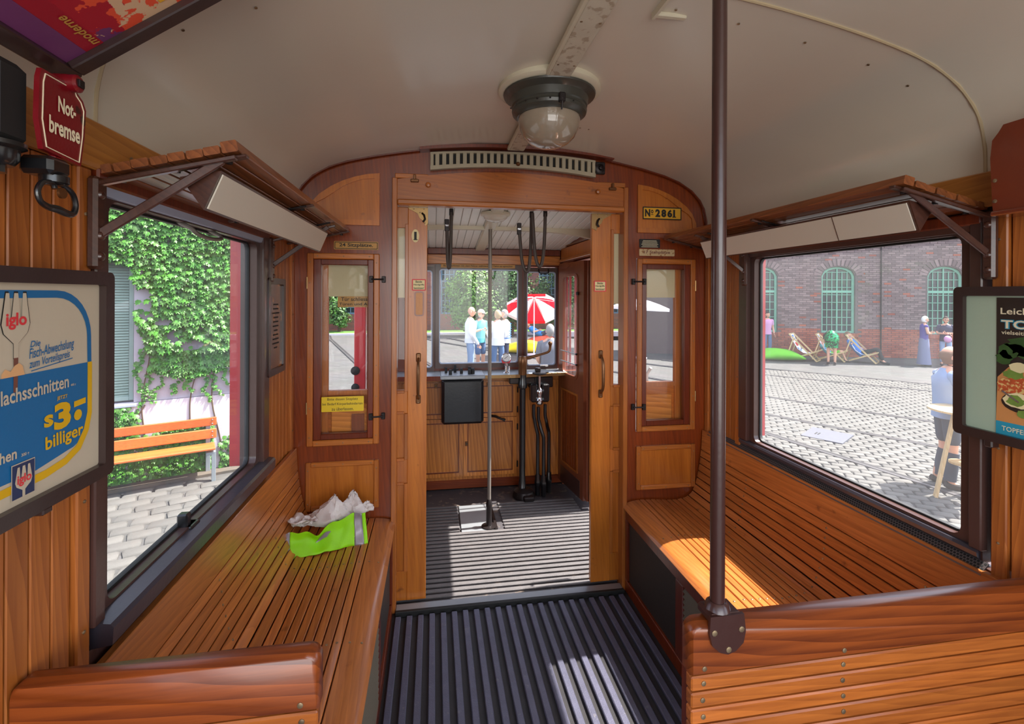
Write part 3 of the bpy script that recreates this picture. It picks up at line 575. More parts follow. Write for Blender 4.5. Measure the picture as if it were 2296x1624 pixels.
dl_, wl_ = bulk_side(-1); dr_, wr_ = bulk_side(1)
# header board and lip over the doorway
def arc_board(x0, x1, zl, zc, n=14): return [(x0+(x1-x0)*i/n, zc-(zc-zl)*((2*i/n-1)**2)) for i in range(n+1)]
g = G(); top = arc_board(-0.178, 0.988, 2.112, 2.168); g.prism([(-0.178, 2.0), (0.988, 2.0)]+top[::-1], 'y', 2.396, 2.421)
hb = mk('header_board', g, 'panel_x', wf, ang=25)
g = G(); g.box(-0.178, 0.988, 2.372, 2.43, 1.984, 2.012, 0.006); mk('header_lip', g, 'moulding_x', wf)
for xx in (-0.03, 0.845):
    g = G(); g.lathe([(0.004, 0.0), (0.010, -0.006), (0.013, -0.012), (0.011, -0.018), (0.004, -0.021)], (xx, 2.396, 2.088), 12, 'y'); mk('wooden_knob', g, 'moulding', hb)
for xx in (-0.095, 0.925):
    g = G(); g.box(xx-0.02, xx+0.02, 2.384, 2.396, 2.098, 2.114, 0.003); g.box(xx-0.006, xx+0.006, 2.38, 2.398, 2.11, 2.135, 0.002); mk('header_catch', g, 'bronze', wf)
# ventilation grille
vg = thing('ventilation_grille', 'arched cream metal ventilation grille with vertical slots above the doorway', 'vent', (CX, 2.40, 2.16))
a0 = arc_board(-0.02, 0.83, 2.162, 2.192, 12); a1 = arc_board(-0.02, 0.83, 2.182, 2.210, 12); a2 = arc_board(-0.02, 0.83, 2.240, 2.262, 12); a3 = arc_board(-0.02, 0.83, 2.250, 2.272, 12)
g = G(); g.prism(a0+a1[::-1], 'y', 2.384, 2.412); mk('lower_rail', g, 'vent_paint', vg, ang=25)
g = G(); g.prism(a2+a3[::-1], 'y', 2.388, 2.412); mk('upper_rail', g, 'vent_paint', vg, ang=25)
g = G(); g.prism(a1+a2[::-1], 'y', 2.408, 2.414); mk('backing', g, 'blackmat', vg)
fz = lambda arr, x: arr[0][1]+(max(p[1] for p in arr)-arr[0][1])*(1-((x-CX)/0.425)**2)
nb = 25
for i in range(nb+1):
    xx = -0.02+0.85*i/nb; wd = 0.0098
    if i in (0, nb): wd = 0.016
    g = G(); g.box(max(-0.02, xx-wd), min(0.83, xx+wd), 2.390, 2.409, fz(a1, xx)-0.004, fz(a2, xx)+0.004, 0.0015); mk('bar', g, 'vent_paint', vg)
g = G(); g.lathe([(0.004, 0), (0.009, -0.008), (0.011, -0.016), (0.006, -0.022)], (CX+0.012, 2.388, 2.208), 10, 'y'); mk('knob', g, 'bronze', vg)
g = G(); cpf = arc_board(-0.07, 0.92, 2.252, 2.283, 14); cpg = arc_board(-0.07, 0.92, 2.268, 2.299, 14); g.prism(cpf+cpg[::-1], 'y', 2.355, 2.421); mk('cap_moulding', g, 'sash', vg, ang=25)
g = G(); g.lathe([(0.028, 0), (0.028, -0.006), (0.012, -0.010), (0.008, -0.022), (0.003, -0.023)], (0.862, 2.412, 2.215), 16, 'y'); g.box(0.835, 0.89, 2.405, 2.42, 2.185, 2.25, 0.004); mk('shutter_disc', g, 'iron', vg, label='round dark shutter fitting at the right end')
# ================================================================== BENCHES
PROF = [(.025, .812), (.030, .715), (.040, .640), (.050, .580), (.065, .520), (.085, .475), (.120, .452), (.170, .443), (.240, .445), (.310, .452), (.380, .455), (.430, .450), (.470, .440), (.487, .424)]
def at_len(P, s):
    for a, b in zip(P, P[1:]):
        d = math.dist(a, b)
        if s <= d+1e-9: return (a[0]+(b[0]-a[0])*s/d, a[1]+(b[1]-a[1])*s/d)
        s -= d
    return P[-1]
TOT = sum(math.dist(a, b) for a, b in zip(PROF, PROF[1:]))
def slat_poly(P, s0, s1, th, n, rd=0.002):
    up = [at_len(P, s0+(s1-s0)*i/n) for i in range(n+1)]; lo = []
    for i, p in enumerate(up):
        a = up[max(i-1, 0)]; b = up[min(i+1, n)]; t = Vector((b[0]-a[0], b[1]-a[1])).normalized(); nn = Vector((t.y, -t.x)) if False else Vector((-t.y, t.x)); 
        nn = -nn if nn.y > 0 or (abs(nn.y) < 0.4 and nn.x > 0) else nn
        lo.append((p[0]+nn.x*th, p[1]+nn.y*th))
    u2 = [up[0]]+up[1:-1]+[up[-1]]
    # eased edges
    def ease(p, q, k): v = Vector((q[0]-p[0], q[1]-p[1])).normalized(); return (p[0]+v.x*k, p[1]+v.y*k)
    e0 = ease(up[0], up[1], rd); e1 = ease(up[-1], up[-2], rd); f0 = ease(up[0], lo[0], rd); f1 = ease(up[-1], lo[-1], rd)
    return [f0, e0]+up[1:-1]+[e1, f1]+lo[::-1]
def bench(side):
    X = lambda u: mx(-0.667+u, side); nm = 'left' if side < 0 else 'right'; ya, yb = 0.93, 2.408
    lab = 'left longitudinal slatted bench under the window facing the ivy wall' if side < 0 else 'right longitudinal slatted bench with a yellow sunlit patch on its seat'
    b = thing('slatted_bench', lab, 'bench', (X(0.25), 1.7, 0.0), 'slatted side benches along the saloon walls')
    segs = [(0.0, 0.107, 3, 'top_board')]; s = 0.110
    for i in range(8): segs.append((s, s+0.0332, 2, 'slat')); s += 0.0375
    rest = TOT-0.105-s
    for i in range(8): segs.append((s, s+rest/8-0.0042, 2, 'slat')); s += rest/8
    segs.append((s, TOT, 8, 'front_board'))
    for (p, q, n, name) in segs:
        poly = [(X(u), z) for u, z in slat_poly(PROF, p, q, 0.018, n)]; g = G(); g.prism(poly, 'y', ya+0.001*random.random(), yb-0.001*random.random()); mk(name, g, 'slat_y', b, ang=28)
    for yy in (1.20, 1.56, 2.02):
        for (p, q, n, name) in segs:
            if name == 'slat' or name == 'front_board':
                for mfr in ((0.5,) if name == 'slat' else (0.2, 0.55)):
                    m0 = at_len(PROF, p+(q-p)*mfr); m1 = at_len(PROF, p+(q-p)*mfr+0.004); t = Vector((X(m1[0])-X(m0[0]), 0, m1[1]-m0[1])).normalized(); n_ = Vector((0, 1, 0)).cross(t); 
                    if n_.z < 0: n_ = -n_
                    if n_.z < 0.3 and n_.x*(-side) < 0: n_ = -n_
                    o = inst('screw', screw_mesh(0.0038, 'z'), b, (X(m0[0]), yy+random.uniform(-.004, .004), m0[1])); o.rotation_euler = n_.to_track_quat('Z', 'Y').to_euler(); o.location = Vector(o.location)+n_*0.0006
    # structure below: front panel frames
    xf = 0.475
    def bx(u0, u1, y0, y1, z0, z1, name, mat, bv=0.003): g = G(); g.box(X(u0), X(u1), y0, y1, z0, z1, bv); return mk(name, g, mat, b)
    bx(xf-0.02, xf, ya, yb, 0.365, 0.418, 'apron_rail', 'stile_x' if False else 'sash'); bx(xf-0.02, xf, ya, yb, -0.012, 0.05, 'foot_rail', 'sash')
    for (y0, y1) in ((2.36, 2.408), (1.80, 1.86), (1.25, 1.30), (ya, 0.98)): bx(xf-0.02, xf, y0, y1, 0.05, 0.365, 'post', 'sash')
    bx(xf-0.018, xf-0.012, 1.86, 2.36, 0.05, 0.365, 'mesh_panel', 'mesh_dark', 0)
    for (y0, y1) in ((1.30, 1.80), (0.98, 1.25)):
        for k in range(14):
            z = 0.06+k*0.0218; g = G(); g.prism([(X(xf-0.018), z+0.02), (X(xf-0.016), z+0.022), (X(xf+0.000), z+0.002), (X(xf-0.002), z)], 'y', y0, y1); mk('louvre_slat', g, 'louvre', b)
    if side > 0:
        tl = lambda x, y, z: (x, y, z+(x-X(0.024))*0.9); g = G(); g.box(X(-0.002), X(0.026), 1.06, 2.36, 0.801, 0.806); g.mapv(tl); v = mk('heater_grille', g, 'perf', b, label='perforated metal strip along the window')
        hm = G(); hm.box(-0.0022, 0.0022, -0.0035, 0.0035, -0.0003, 0.0003); hm = mesh_of('perforation', hm, 'blackmat'); 
        g = G()
        for k in range(150):
            for r in (0, 1, 2): yy = 1.065+k*0.0086+(0.0043 if r % 2 else 0); xx = X(0.003+r*0.0062); g.box(xx-0.0019, xx+0.0019, yy-0.0027, yy+0.0027, 0.8055, 0.8066)
        g.mapv(tl); mk('perforation', g, 'blackmat', v, kind='stuff')
    return b
bench(-1); bench(1)
# transverse seat backs in the foreground ------------------------------------
def seat_back(side):
    y0, y1 = 0.88, 0.915
    if side < 0: xa, xb, zt, lab = -0.667, -0.196, 0.920, 'low seat back in the left foreground with wide top board and rounded corner'
    else: xa, xb, zt, lab = 0.508, 1.477, 0.890, 'wide slatted seat back in the right foreground below the brown pole'
    b = thing('transverse_seat', lab, 'seat', ((xa+xb)/2, 0.9, 0.0), 'transverse seat backs nearest the camera')
    g = G(); zb = zt-0.100; r = 0.022; fr = xb if side < 0 else xa
    if side < 0: pts = [(xa, zb), (xb, zb)]+arcpts(xb-r, zt-r, r, 0, 90, 5)+arcpts(xa+0.02, zt-0.02, 0.02, 90, 180, 4)
    else: pts = [(xa, zb), (xb, zb), (xb, zt)]+arcpts(xa+r, zt-r, r, 90, 180, 5)
    # profile with eased top: inner face + two slightly inset faces
    c = ((xa+xb)/2, (zb+zt)/2)
    def ins(k): return [(c[0]+(x-c[0])*(1-k/(xb-xa)*2), c[1]+(z-c[1])*(1-k/0.1*2)) for x, z in pts]
    n = len(pts); A = ins(0.004); g.v = [(x, y0-0.003, z) for x, z in A]+[(x, y0+0.003, z) for x, z in pts]+[(x, y1-0.003, z) for x, z in pts]+[(x, y1+0.003, z) for x, z in A]
    g.f = [tuple(range(n)), tuple(range(3*n, 4*n))]+[(k*n+i, k*n+(i+1) % n, (k+1)*n+(i+1) % n, (k+1)*n+i) for k in range(3) for i in range(n)]
    mk('top_board', g, 'board_x', b, ang=50)
    z = zb-0.0035; k = 0; scx = [fr+(-0.03 if side < 0 else 0.028)]+([0.855] if side > 0 else [])+([-0.628] if side < 0 else [1.40])
    sc = screw_mesh(0.0052, 'y')
    for x in scx: o = inst('screw', sc, b, (x, y0-0.0035, zb+0.014)); o.rotation_euler = (0, 0, PI)
    while z > 0.44:
        g = G(); g.box(xa+0.002, xb-0.002, y0, y1-0.012, z-0.0295, z, 0.003); mk('slat', g, 'slat_x', b)
        for x in scx:
            o = inst('screw', sc, b, (x+random.uniform(-.002, .002), y0-0.0007, z-0.014)); o.rotation_euler = (0, random.random()*3, PI)
        z -= 0.0332
    for x in ((xa+0.03, xb-0.03) if side < 0 else (xa+0.03, 0.86, xb-0.05)):
        g = G(); g.box(x-0.02, x+0.02, y1-0.013, y1+0.02, 0.0, zt-0.03, 0.003); mk('post', g, 'sash', b)
    return b
seat_back(-1); seat_back(1)
# grab pole on the right seat back
DZ = -0.025
gp = thing('grab_pole', 'tall dark brown grab pole rising from the right seat back to the ceiling', 'pole', (0.583, 0.90, 0.915))
g = G(); g.lathe([(0.0145, -0.02), (0.0145, 1.40)], (0.576, 0.897, 0.915), 20); mk('tube', g, 'pole_brown', gp)
g = G(); pr = [(x, z+DZ) for x, z in [(0.545, 0.935), (0.618, 0.935), (0.622, 0.90), (0.617, 0.877), (0.60, 0.862), (0.583, 0.857), (0.566, 0.862), (0.549, 0.877), (0.543, 0.90)]]
g.prism(pr, 'y', 0.870, 0.8775); g.box(0.546, 0.617, 0.8715, 0.925, 0.890, 0.911, 0.006); g.lathe([(0.026, 0.909), (0.022, 0.920), (0.0165, 0.925)], (0.576, 0.897, 0), 18); sk = mk('socket', g, 'pole_brown', gp, label='brown cast socket plate')
for q in ((0.553, 0.903), (0.612, 0.905), (0.584, 0.867)): o = inst('screw', screw_mesh(0.006, 'y'), sk, (q[0], 0.8695, q[1]+DZ)); o.rotation_euler = (0, 1.0, PI)
# ================================================================== LUGGAGE RACKS
def rack(side):
    X = lambda v: mx(v, side); nm = 'left' if side < 0 else 'right'
    r = thing('luggage_rack', '%s slatted wooden luggage rack on iron brackets above the %s window' % (nm, nm), 'rack', (X(-0.53), 1.7, 1.75), 'luggage racks above the saloon windows')
    p0, p1 = Vector((-0.662, 1.783)), Vector((-0.398, 1.845)); d = (p1-p0).normalized(); n_ = Vector((-d.y, d.x)); L = (p1-p0).length; k = 8; ya, yb = 1.075, 2.385
    for i in range(k):
        a = p0+d*(L*i/k); c = a+d*(L/k*0.93); th = 0.017 if i < k-1 else 0.024
        pl = [a, c, c+n_*th, a+n_*th]; 
        c_ = sum((q for q in pl), Vector((0, 0)))/4; pl8 = []
        for j in range(4):
            q, w_ = pl[j], pl[(j+1) % 4]; e = (w_-q).normalized()*0.002; pl8 += [q+e, w_-e]
        g = G(); g.prism([(X(q.x), q.y) for q in pl8], 'y', ya-0.012+0.003*(i % 2), yb); mk('slat', g, 'rackwood', r, ang=20)
    for yy in (1.09, 1.66, 2.33):
        a = p0-d*0.004-n_*0.006; c = p1+d*0.006-n_*0.006; g = G(); g.beam((X(a.x), yy, a.y), (X(c.x), yy, c.y), 0.018, 0.008, b=0.002); mk('cross_bar', g, 'rackdark', r)
        for t in (0.12, 0.5, 0.88): q = p0+d*(L*t)-n_*0.012; g = G(); g.lathe([(0.007, -0.004), (0.007, 0.002)], (X(q.x), yy, q.y), 6); mk('bolt', g, 'iron', r)
    for yy in (1.047, 2.062):
        g = G(); g.box(X(-0.660), X(-0.640), yy-0.015, yy+0.015, 1.595, 1.775, 0.006); bk = mk('wall_bracket', g, 'rackdark', r)
        for zz in (1.62, 1.66, 1.74): g = G(); g.ball((X(-0.640), yy, zz), 0.006, 0.009, 0.009, 8, 6); mk('bracket_bolt', g, 'rackdark', bk)
        q = p0+d*(L*0.86); g = G(); y2 = yy+0.03; g.beam((X(-0.645), yy, 1.662), (X(q.x), y2 if yy < 1.5 else yy+0.02, q.y-0.010), 0.008, 0.018, b=0.002); mk('strut', g, 'rackdark', r)
        g = G(); g.beam((X(-0.645), yy, 1.762), (X(p1.x-0.01), y2, p1.y-0.012), 0.016, 0.010, b=0.002); mk('arm', g, 'rackdark', r)
    # hanging clips
    # advertising case under the rack
    s = thing('advertising_case', 'blank cream advertising case slung under the %s luggage rack' % nm, 'sign', (X(-0.47), 1.6, 1.72), 'blank advertising cases under the racks')
    y0, y1 = 1.085, 2.10
    tri = [(-0.440, 1.806), (-0.474, 1.723), (-0.520, 1.790)]
    g = G(); g.prism([(X(x), z) for x, z in tri], 'y', y0, y1); mk('case', g, 'rackdark', s, ang=20)
    A, B = Vector(tri[0]), Vector(tri[1]); dd = (B-A).normalized(); nn = Vector((-dd.y, dd.x)) ; nn = nn if nn.x > 0 else -nn
    a = A+dd*0.006+nn*0.0005; c = B-dd*0.005+nn*0.0005; a2, c2 = a+nn*0.003, c+nn*0.003
    g = G(); g.prism([(X(q.x), q.y) for q in (a, c, c2, a2)], 'y', y0+0.008, y1-0.006); mk('blank_panel', g, 'white_board', s, label='blank cream panel')
    if side > 0:
        g = G(); pA, pB = a2+nn*0.0006, c2+nn*0.0006; g.beam((X(pA.x), 1.335, pA.y), (X(pB.x), 1.338, pB.y), 0.0015, 0.0015); mk('joint', g, 'rackdark', s)
    for yy in (1.62, 1.98):
        g = G(); g.beam((X(-0.405), yy, 1.830), (X(-0.50), yy, 1.808), 0.012, 0.006, b=0.002); mk('clip', g, 'iron', s)
    return r
rack(-1); rack(1)
# ================================================================== LAMP, CONDUIT
lp = thing('ceiling_lamp', 'round ceiling lamp with dark metal housing and frosted glass dome', 'lamp', (CX+.008, 1.70, 2.30))
LC = (CX+0.008, 1.70, 0)
g = G(); g.lathe([(0.185, 2.306), (0.186, 2.285), (0.176, 2.279), (0.05, 2.279)], LC, 40); mk('mounting_ring', g, 'cream', lp, label='cream painted mounting ring')
g = G(); g.lathe([(0.05, 2.280), (0.160, 2.281), (0.168, 2.276), (0.166, 2.270), (0.148, 2.262), (0.142, 2.258), (0.138, 2.232), (0.134, 2.228), (0.134, 2.222), (0.137, 2.216), (0.134, 2.206), (0.122, 2.198), (0.118, 2.192), (0.105, 2.192)], LC, 40); mk('housing', g, 'lampdark', lp, label='dark grey green metal housing')
g = G(); g.lathe([(0.112, 2.196), (0.113, 2.18), (0.107, 2.153), (0.092, 2.124), (0.069, 2.102), (0.038, 2.089), (0.012, 2.086), (0.001, 2.0855)], LC, 40, cap=False)
M['opal'] = paint('opal', (214, 206, 190), rough=0.2, coat=0.4, mott=0.03, bump=0)
M['dome'] = paint('dome', (176, 160, 140), rough=0.06, coat=0.8, mott=0.02, bump=0)
b_ = M['dome'].node_tree.nodes['Principled BSDF']; b_.inputs['Transmission Weight'].default_value = 0.25
mk('glass_dome', g, 'dome', lp, label='frosted glass dome')
g = G(); g.box(CX+0.008, CX+0.030, 1.554, 1.572, 2.20, 2.232, 0.003); g.tube([(CX+0.019, 1.556, 2.212), (CX+0.019, 1.560, 2.19), (CX+0.019, 1.566, 2.176)], 0.003, 6); mk('clasp', g, 'iron', lp)
for k in range(10):
    a = PI+PI*(k+0.5)/10; g = G(); g.lathe([(0.003, -0.002), (0.003, 0.002)], (CX+0.139*math.cos(a), 1.70+0.139*math.sin(a), 2.213), 6); mk('housing_screw', g, 'iron', lp)
def conduit(y0, y1, lab):
    c = thing('cable_conduit', lab, 'conduit', (CX, (y0+y1)/2, 2.28))
    g = G(); g.box(CX-0.034, CX+0.042, y0, y1, 2.274, 2.304, 0.004); mk('channel', g, 'cream_worn', c)
    g = G(); g.tube([(CX-0.036, y0, 2.284), (CX-0.036, y1, 2.284)], 0.009, 10); mk('cable', g, 'cream', c)
    y = y0+0.06
    while y < y1:
        for dx in (-0.022, 0.03): inst('screw', screw_mesh(0.004, 'z'), c, (CX+dx, y, 2.2745), rot=(PI, 0, 0))
        y += 0.24
conduit(0.2, 1.54, 'worn cream cable conduit on the ceiling between camera and lamp'); conduit(1.86, 2.375, 'short cream cable conduit behind the lamp reaching the grille')
g = G(); g.box(0.57, 0.66, 1.175, 1.19, arch_z(0.6)-0.012, arch_z(0.6)+0.0, 0.002); g.box(0.567, 0.575, 0.7, 1.19, arch_z(0.57)-0.018, arch_z(0.57)+0.0); mk('ceiling_batten', g, 'cream', label='thin cream batten on the ceiling right of the conduit', cat='batten')
# ================================================================== POSTER FRAMES
def frame_rect(parent, X0, X1, y0, y1, z0, z1, wd, mat='dark_frame', r=0.012):
    g = G(); g.ringprism(rrect(y0, y1, z0, z1, r), rrect(y0+wd, y1-wd, z0+wd, z1-wd, 0.004), 'x', X0, X1); return mk('frame', g, mat, parent, ang=40)
# left poster, plane x=-0.618, seen with u=+y, v=+z
PX_ = -0.617
pf = thing('framed_poster', 'dark framed fish advertisement in blue, cream and yellow on the left pillar', 'poster', (-0.64, 0.77, 1.21))
frame_rect(pf, -0.640, -0.606, 0.50, 1.030, 1.205, 1.588, 0.024)
g = G(); g.box(-0.650, -0.618, 0.515, 1.015, 1.222, 1.572); mk('backing', g, 'paper', pf, label='cream poster sheet')
ux, uy = (0, 1, 0), (0, 0, 1); O = (PX_-0.0008, 0, 0)
def fl(name, pts, mat, lift): return flat(pf, name, pts, O, ux, uy, mat, lift)
blue_band_o = [(0.53, 1.553)]+[(0.905, 1.553)]+[(0.905+0.079*math.sin(a), 1.470+0.083*math.cos(a)) for a in [PI/2*i/8 for i in range(1, 9)]]+[(0.985, 1.424), (0.975, 1.424)]+[(0.903+0.071*math.sin(a), 1.470+0.071*math.cos(a)) for a in [PI/2*(8-i)/8 for i in range(0, 9)]]+[(0.53, 1.541)]
fl('blue_band', blue_band_o, 'poster_blue', 0.0006)
fl('blue_field', [(0.53, 1.424), (0.975, 1.424), (0.975, 1.36)]+[(0.93+0.045*math.cos(a), 1.325+0.045*0-0.0+0.045*(-math.sin(a))-0.0) for a in [PI/2*i/6 for i in range(7)]]+[(0.90, 1.275), (0.855, 1.268), (0.53, 1.268)], 'poster_blue', 0.0006)
fl('yellow_band', [(0.975, 1.424), (0.986, 1.424), (0.986, 1.33), (0.978, 1.30), (0.958, 1.272), (0.925, 1.257), (0.88, 1.25), (0.80, 1.249), (0.53, 1.249), (0.53, 1.262), (0.80, 1.262), (0.88, 1.263), (0.92, 1.269), (0.948, 1.282), (0.966, 1.306), (0.975, 1.335)], 'poster_yellow', 0.0010)
def fork(cx_, zb, zt, w_, mat, lift, name='fork'):
    h = zt-zb; P = [(-.08, 0), (-.08, .22), (-.42, .38), (-.5, .52), (-.36, 1.0), (-.24, 1.0), (-.2, .62), (-.16, .62), (-.07, 1.0), (.07, 1.0), (.16, .62), (.2, .62), (.24, 1.0), (.36, 1.0), (.5, .52), (.42, .38), (.08, .22), (.08, 0)]
    vs = [(cx_+a*w_, zb+b*h) for a, b in P]; g = G(); n = Vector((1, 0, 0))
    g.add([Vector(O)+Vector((lift, a, b)) for a, b in vs], [(0, 1, 16, 17), (1, 2, 15, 16), (2, 3, 14, 15), (3, 4, 5, 6), (3, 6, 7, 14), (7, 8, 9, 10), (7, 10, 11, 14), (11, 12, 13, 14)]); return mk(name, g, mat, pf, normals=False)
fork(0.8245, 1.450, 1.551, 0.052, 'ink', 0.0008, 'fork_outline'); fork(0.8245, 1.4515, 1.5485, 0.049, 'paper', 0.0012)
fl('fork_handle', [(0.8205, 1.400), (0.8275, 1.400), (0.8285, 1.4515), (0.8205, 1.4515)], 'poster_brown', 0.0012)
fl('hand', [(0.80, 1.424), (0.80, 1.43), (0.806, 1.437), (0.815, 1.432), (0.822, 1.44), (0.83, 1.443), (0.836, 1.438), (0.84, 1.424)], 'poster_flesh', 0.0014)
def lt(s, y, z, w=None, h=None, mat='ink', ang=0.0, **k): a = math.radians(ang); return lettering(pf, s, (O[0], y, z), (0, math.cos(a), math.sin(a)), (0, -math.sin(a), math.cos(a)), w=w, h=h, mat=mat, **k)
lt('iglo', 0.8065, 1.494, w=0.036, mat='poster_red', bold=0.03, lift=0.002)
lt('Die', 0.850, 1.464, w=0.020, mat='poster_blue', bold=0.01, shear=0.3, ang=3); lt('Fisch-Abwechslung', 0.849, 1.4415, w=0.094, h=0.021, mat='poster_blue', bold=0.01, shear=0.3, ang=5); lt('zum Vorteilspreis', 0.849, 1.4235+0.004, w=0.084, h=0.017, mat='poster_blue', bold=0.01, shear=0.3, ang=5)
fl('underline', [(0.852, 1.4265), (0.938, 1.4355), (0.938, 1.4370), (0.852, 1.428)], 'poster_blue', 0.0012)
lt('lachsschnitten', 0.799, 1.384, w=0.130, h=0.022, mat='paper', bold=0.02, lift=0.0018, ang=1.5); lt('400 g', 0.933, 1.387, w=0.012, mat='paper', lift=0.0018)
lt('JETZT', 0.903, 1.3690, w=0.023, h=0.0075, mat='poster_yellow', bold=0.015, lift=0.0018)
lt('s', 0.8765, 1.331, w=0.019, h=0.020, mat='poster_yellow', bold=0.035, lift=0.0018); lt('3', 0.897, 1.3205, w=0.037, h=0.0445, mat='poster_yellow', bold=0.05, lift=0.0018)
fl('price_dash', [(0.941, 1.350), (0.969, 1.352), (0.969, 1.362), (0.941, 1.360)], 'poster_yellow', 0.0018); fl('price_dot', [(0.9505+0.0095*math.cos(a), 1.335+0.0095*math.sin(a)) for a in [2*PI*i/14 for i in range(14)]], 'poster_yellow', 0.0018)
lt('billiger', 0.880, 1.288, w=0.084, h=0.028, mat='poster_yellow', bold=0.022, lift=0.0018, ang=2)
lt('hen', 0.797, 1.300, w=0.029, h=0.017, mat='paper', bold=0.025, lift=0.0018); lt('300 g', 0.834, 1.2985, w=0.014, mat='paper', lift=0.0018)
fl('logo_square', [(0.816, 1.238), (0.8585, 1.238), (0.8585, 1.292), (0.816, 1.292)], 'paper', 0.0022); fl('logo_ground', [(0.8172, 1.2395), (0.8573, 1.2395), (0.8573, 1.2905), (0.8172, 1.2905)], 'poster_navy', 0.0025)
fork(0.837, 1.2395, 1.286, 0.031, 'paper', 0.0030); lt('iglo', 0.8245, 1.2565, w=0.0255, mat='poster_red', bold=0.025, lift=0.0038)
g = G(); g.box(-0.64, -0.605, 0.86, 0.88, 1.197, 1.207, 0.002); g.box(-0.66, -0.63, 0.975, 0.99, 1.19, 1.21, 0.002); mk('bracket', g, 'dark_frame', pf)
# right poster, plane x=1.42; u=-y
pf2 = thing('framed_poster', 'dark framed food advertisement on the right pillar, half bare pale green', 'poster', (1.44, 0.82, 1.18))
frame_rect(pf2, 1.408, 1.444, 0.56, 1.098, 1.178, 1.575, 0.024)
g = G(); g.box(1.420, 1.452, 0.575, 1.083, 1.195, 1.56); mk('backing', g, 'sky_green', pf2, label='bare pale green ground')
O2 = (1.4195, 0, 0); ux2 = (0, -1, 0)
def f2(name, pts, mat, lift): return flat(pf2, name, [(-a, b) for a, b in pts], O2, ux2, uy, mat, lift)
f2('dark_sheet', [(1.003, 1.199), (0.59, 1.199), (0.59, 1.547), (1.003, 1.547)], 'poster_dark', 0.0006)
f2('teal_band', [(1.003, 1.199), (0.59, 1.199), (0.59, 1.238), (1.003, 1.234)], 'teal', 0.0012)
f2('board', [(1.003, 1.234), (1.0, 1.345), (0.975, 1.375), (0.93, 1.38), (0.7, 1.38), (0.7, 1.236)], 'board_food', 0.0010)
rnd = random.Random(3)
def blob(cy, cz, ry, rz, mat, lift, nme, jag=0.15, n=18): f2(nme, [(cy+ry*math.cos(2*PI*i/n)*(1+rnd.uniform(-jag, jag)), cz+rz*math.sin(2*PI*i/n)*(1+rnd.uniform(-jag, jag))) for i in range(n)], mat, lift)
for (cy_, cz_, ry_, rz_) in ((0.97, 1.415, 0.032, 0.018), (0.95, 1.43, 0.03, 0.02), (0.985, 1.395, 0.018, 0.016), (0.93, 1.41, 0.03, 0.018)): blob(cy_, cz_, ry_, rz_, 'herb', 0.0014, 'herbs', 0.3)
blob(0.955, 1.375, 0.02, 0.013, 'curd', 0.0020, 'curd'); blob(0.965, 1.355, 0.022, 0.012, 'salad', 0.0018, 'salad', 0.25); blob(0.975, 1.325, 0.026, 0.02, 'sauce', 0.0020, 'sauce', 0.2); blob(0.945, 1.33, 0.025, 0.02, 'sauce', 0.0019, 'sauce', 0.2)
blob(0.955, 1.288, 0.036, 0.024, 'poster_dark', 0.0018, 'pan', 0.02); blob(0.955, 1.293, 0.032, 0.019, 'curd', 0.0022, 'curd', 0.1); blob(0.96, 1.292, 0.02, 0.012, 'salad', 0.0026, 'salad', 0.3); blob(0.945, 1.262, 0.013, 0.010, 'salad', 0.0026, 'salad', 0.15)
f2('knife', [(0.99, 1.31), (0.955, 1.288), (0.953, 1.291), (0.988, 1.314)], 'steel', 0.003)
def lt2(s, y, z, w=None, h=None, mat='letter_cream', **k): return lettering(pf2, s, (O2[0], y, z), ux2, uy, w=w, h=h, mat=mat, **k)
lt2('Leichte', 0.994, 1.505, w=0.082, h=0.016, bold=0.015); lt2('TOPFEN', 0.994, 1.468, w=0.150, h=0.024, mat='teal', bold=0.075, lift=0.0012); lt2('TOPFEN', 0.992, 1.4695, w=0.147, h=0.021, bold=0.02, lift=0.0018); lt2('vielseitig', 0.992, 1.4515, w=0.056, h=0.013, bold=0.01)
lt2('TOPFEN', 0.990, 1.212, w=0.056, h=0.012, bold=0.012, lift=0.002)
g = G(); g.box(1.43, 1.455, 1.02, 1.04, 1.155, 1.185, 0.003); mk('bracket', g, 'dark_frame', pf2)
# small map frame on the far left pillar
mf = thing('notice_frame', 'small dark frame with a browned notice on the far left pillar', 'frame', (-0.655, 2.135, 1.21))
g = G(); g.ringprism(rrect(2.025, 2.238, 1.212, 1.612, 0.012), rrect(2.050, 2.213, 1.237, 1.587, 0.006), 'x', -0.662, -0.645); mk('frame', g, 'dark_frame', mf)
M['browned'] = paint('browned', (96, 58, 34), rough=0.15, coat=0.5, mott=0.3, scale=9, wear=(170, 104, 46), wear_amt=0.06)
g = G(); g.box(-0.660, -0.653, 2.04, 2.225, 1.225, 1.60); mk('notice', g, 'browned', mf, label='browned notice with worn print')
rr_ = random.Random(11)
for k in range(11):
    w_ = rr_.uniform(0.03, 0.09); z_ = 1.50-k*0.018; flat(mf, 'faded_print', [(2.132-w_/2, z_), (2.132+w_/2, z_), (2.132+w_/2, z_+0.006), (2.132-w_/2, z_+0.006)], (-0.6525, 0, 0), (0, 1, 0), (0, 0, 1), 'ink', 0.0006)
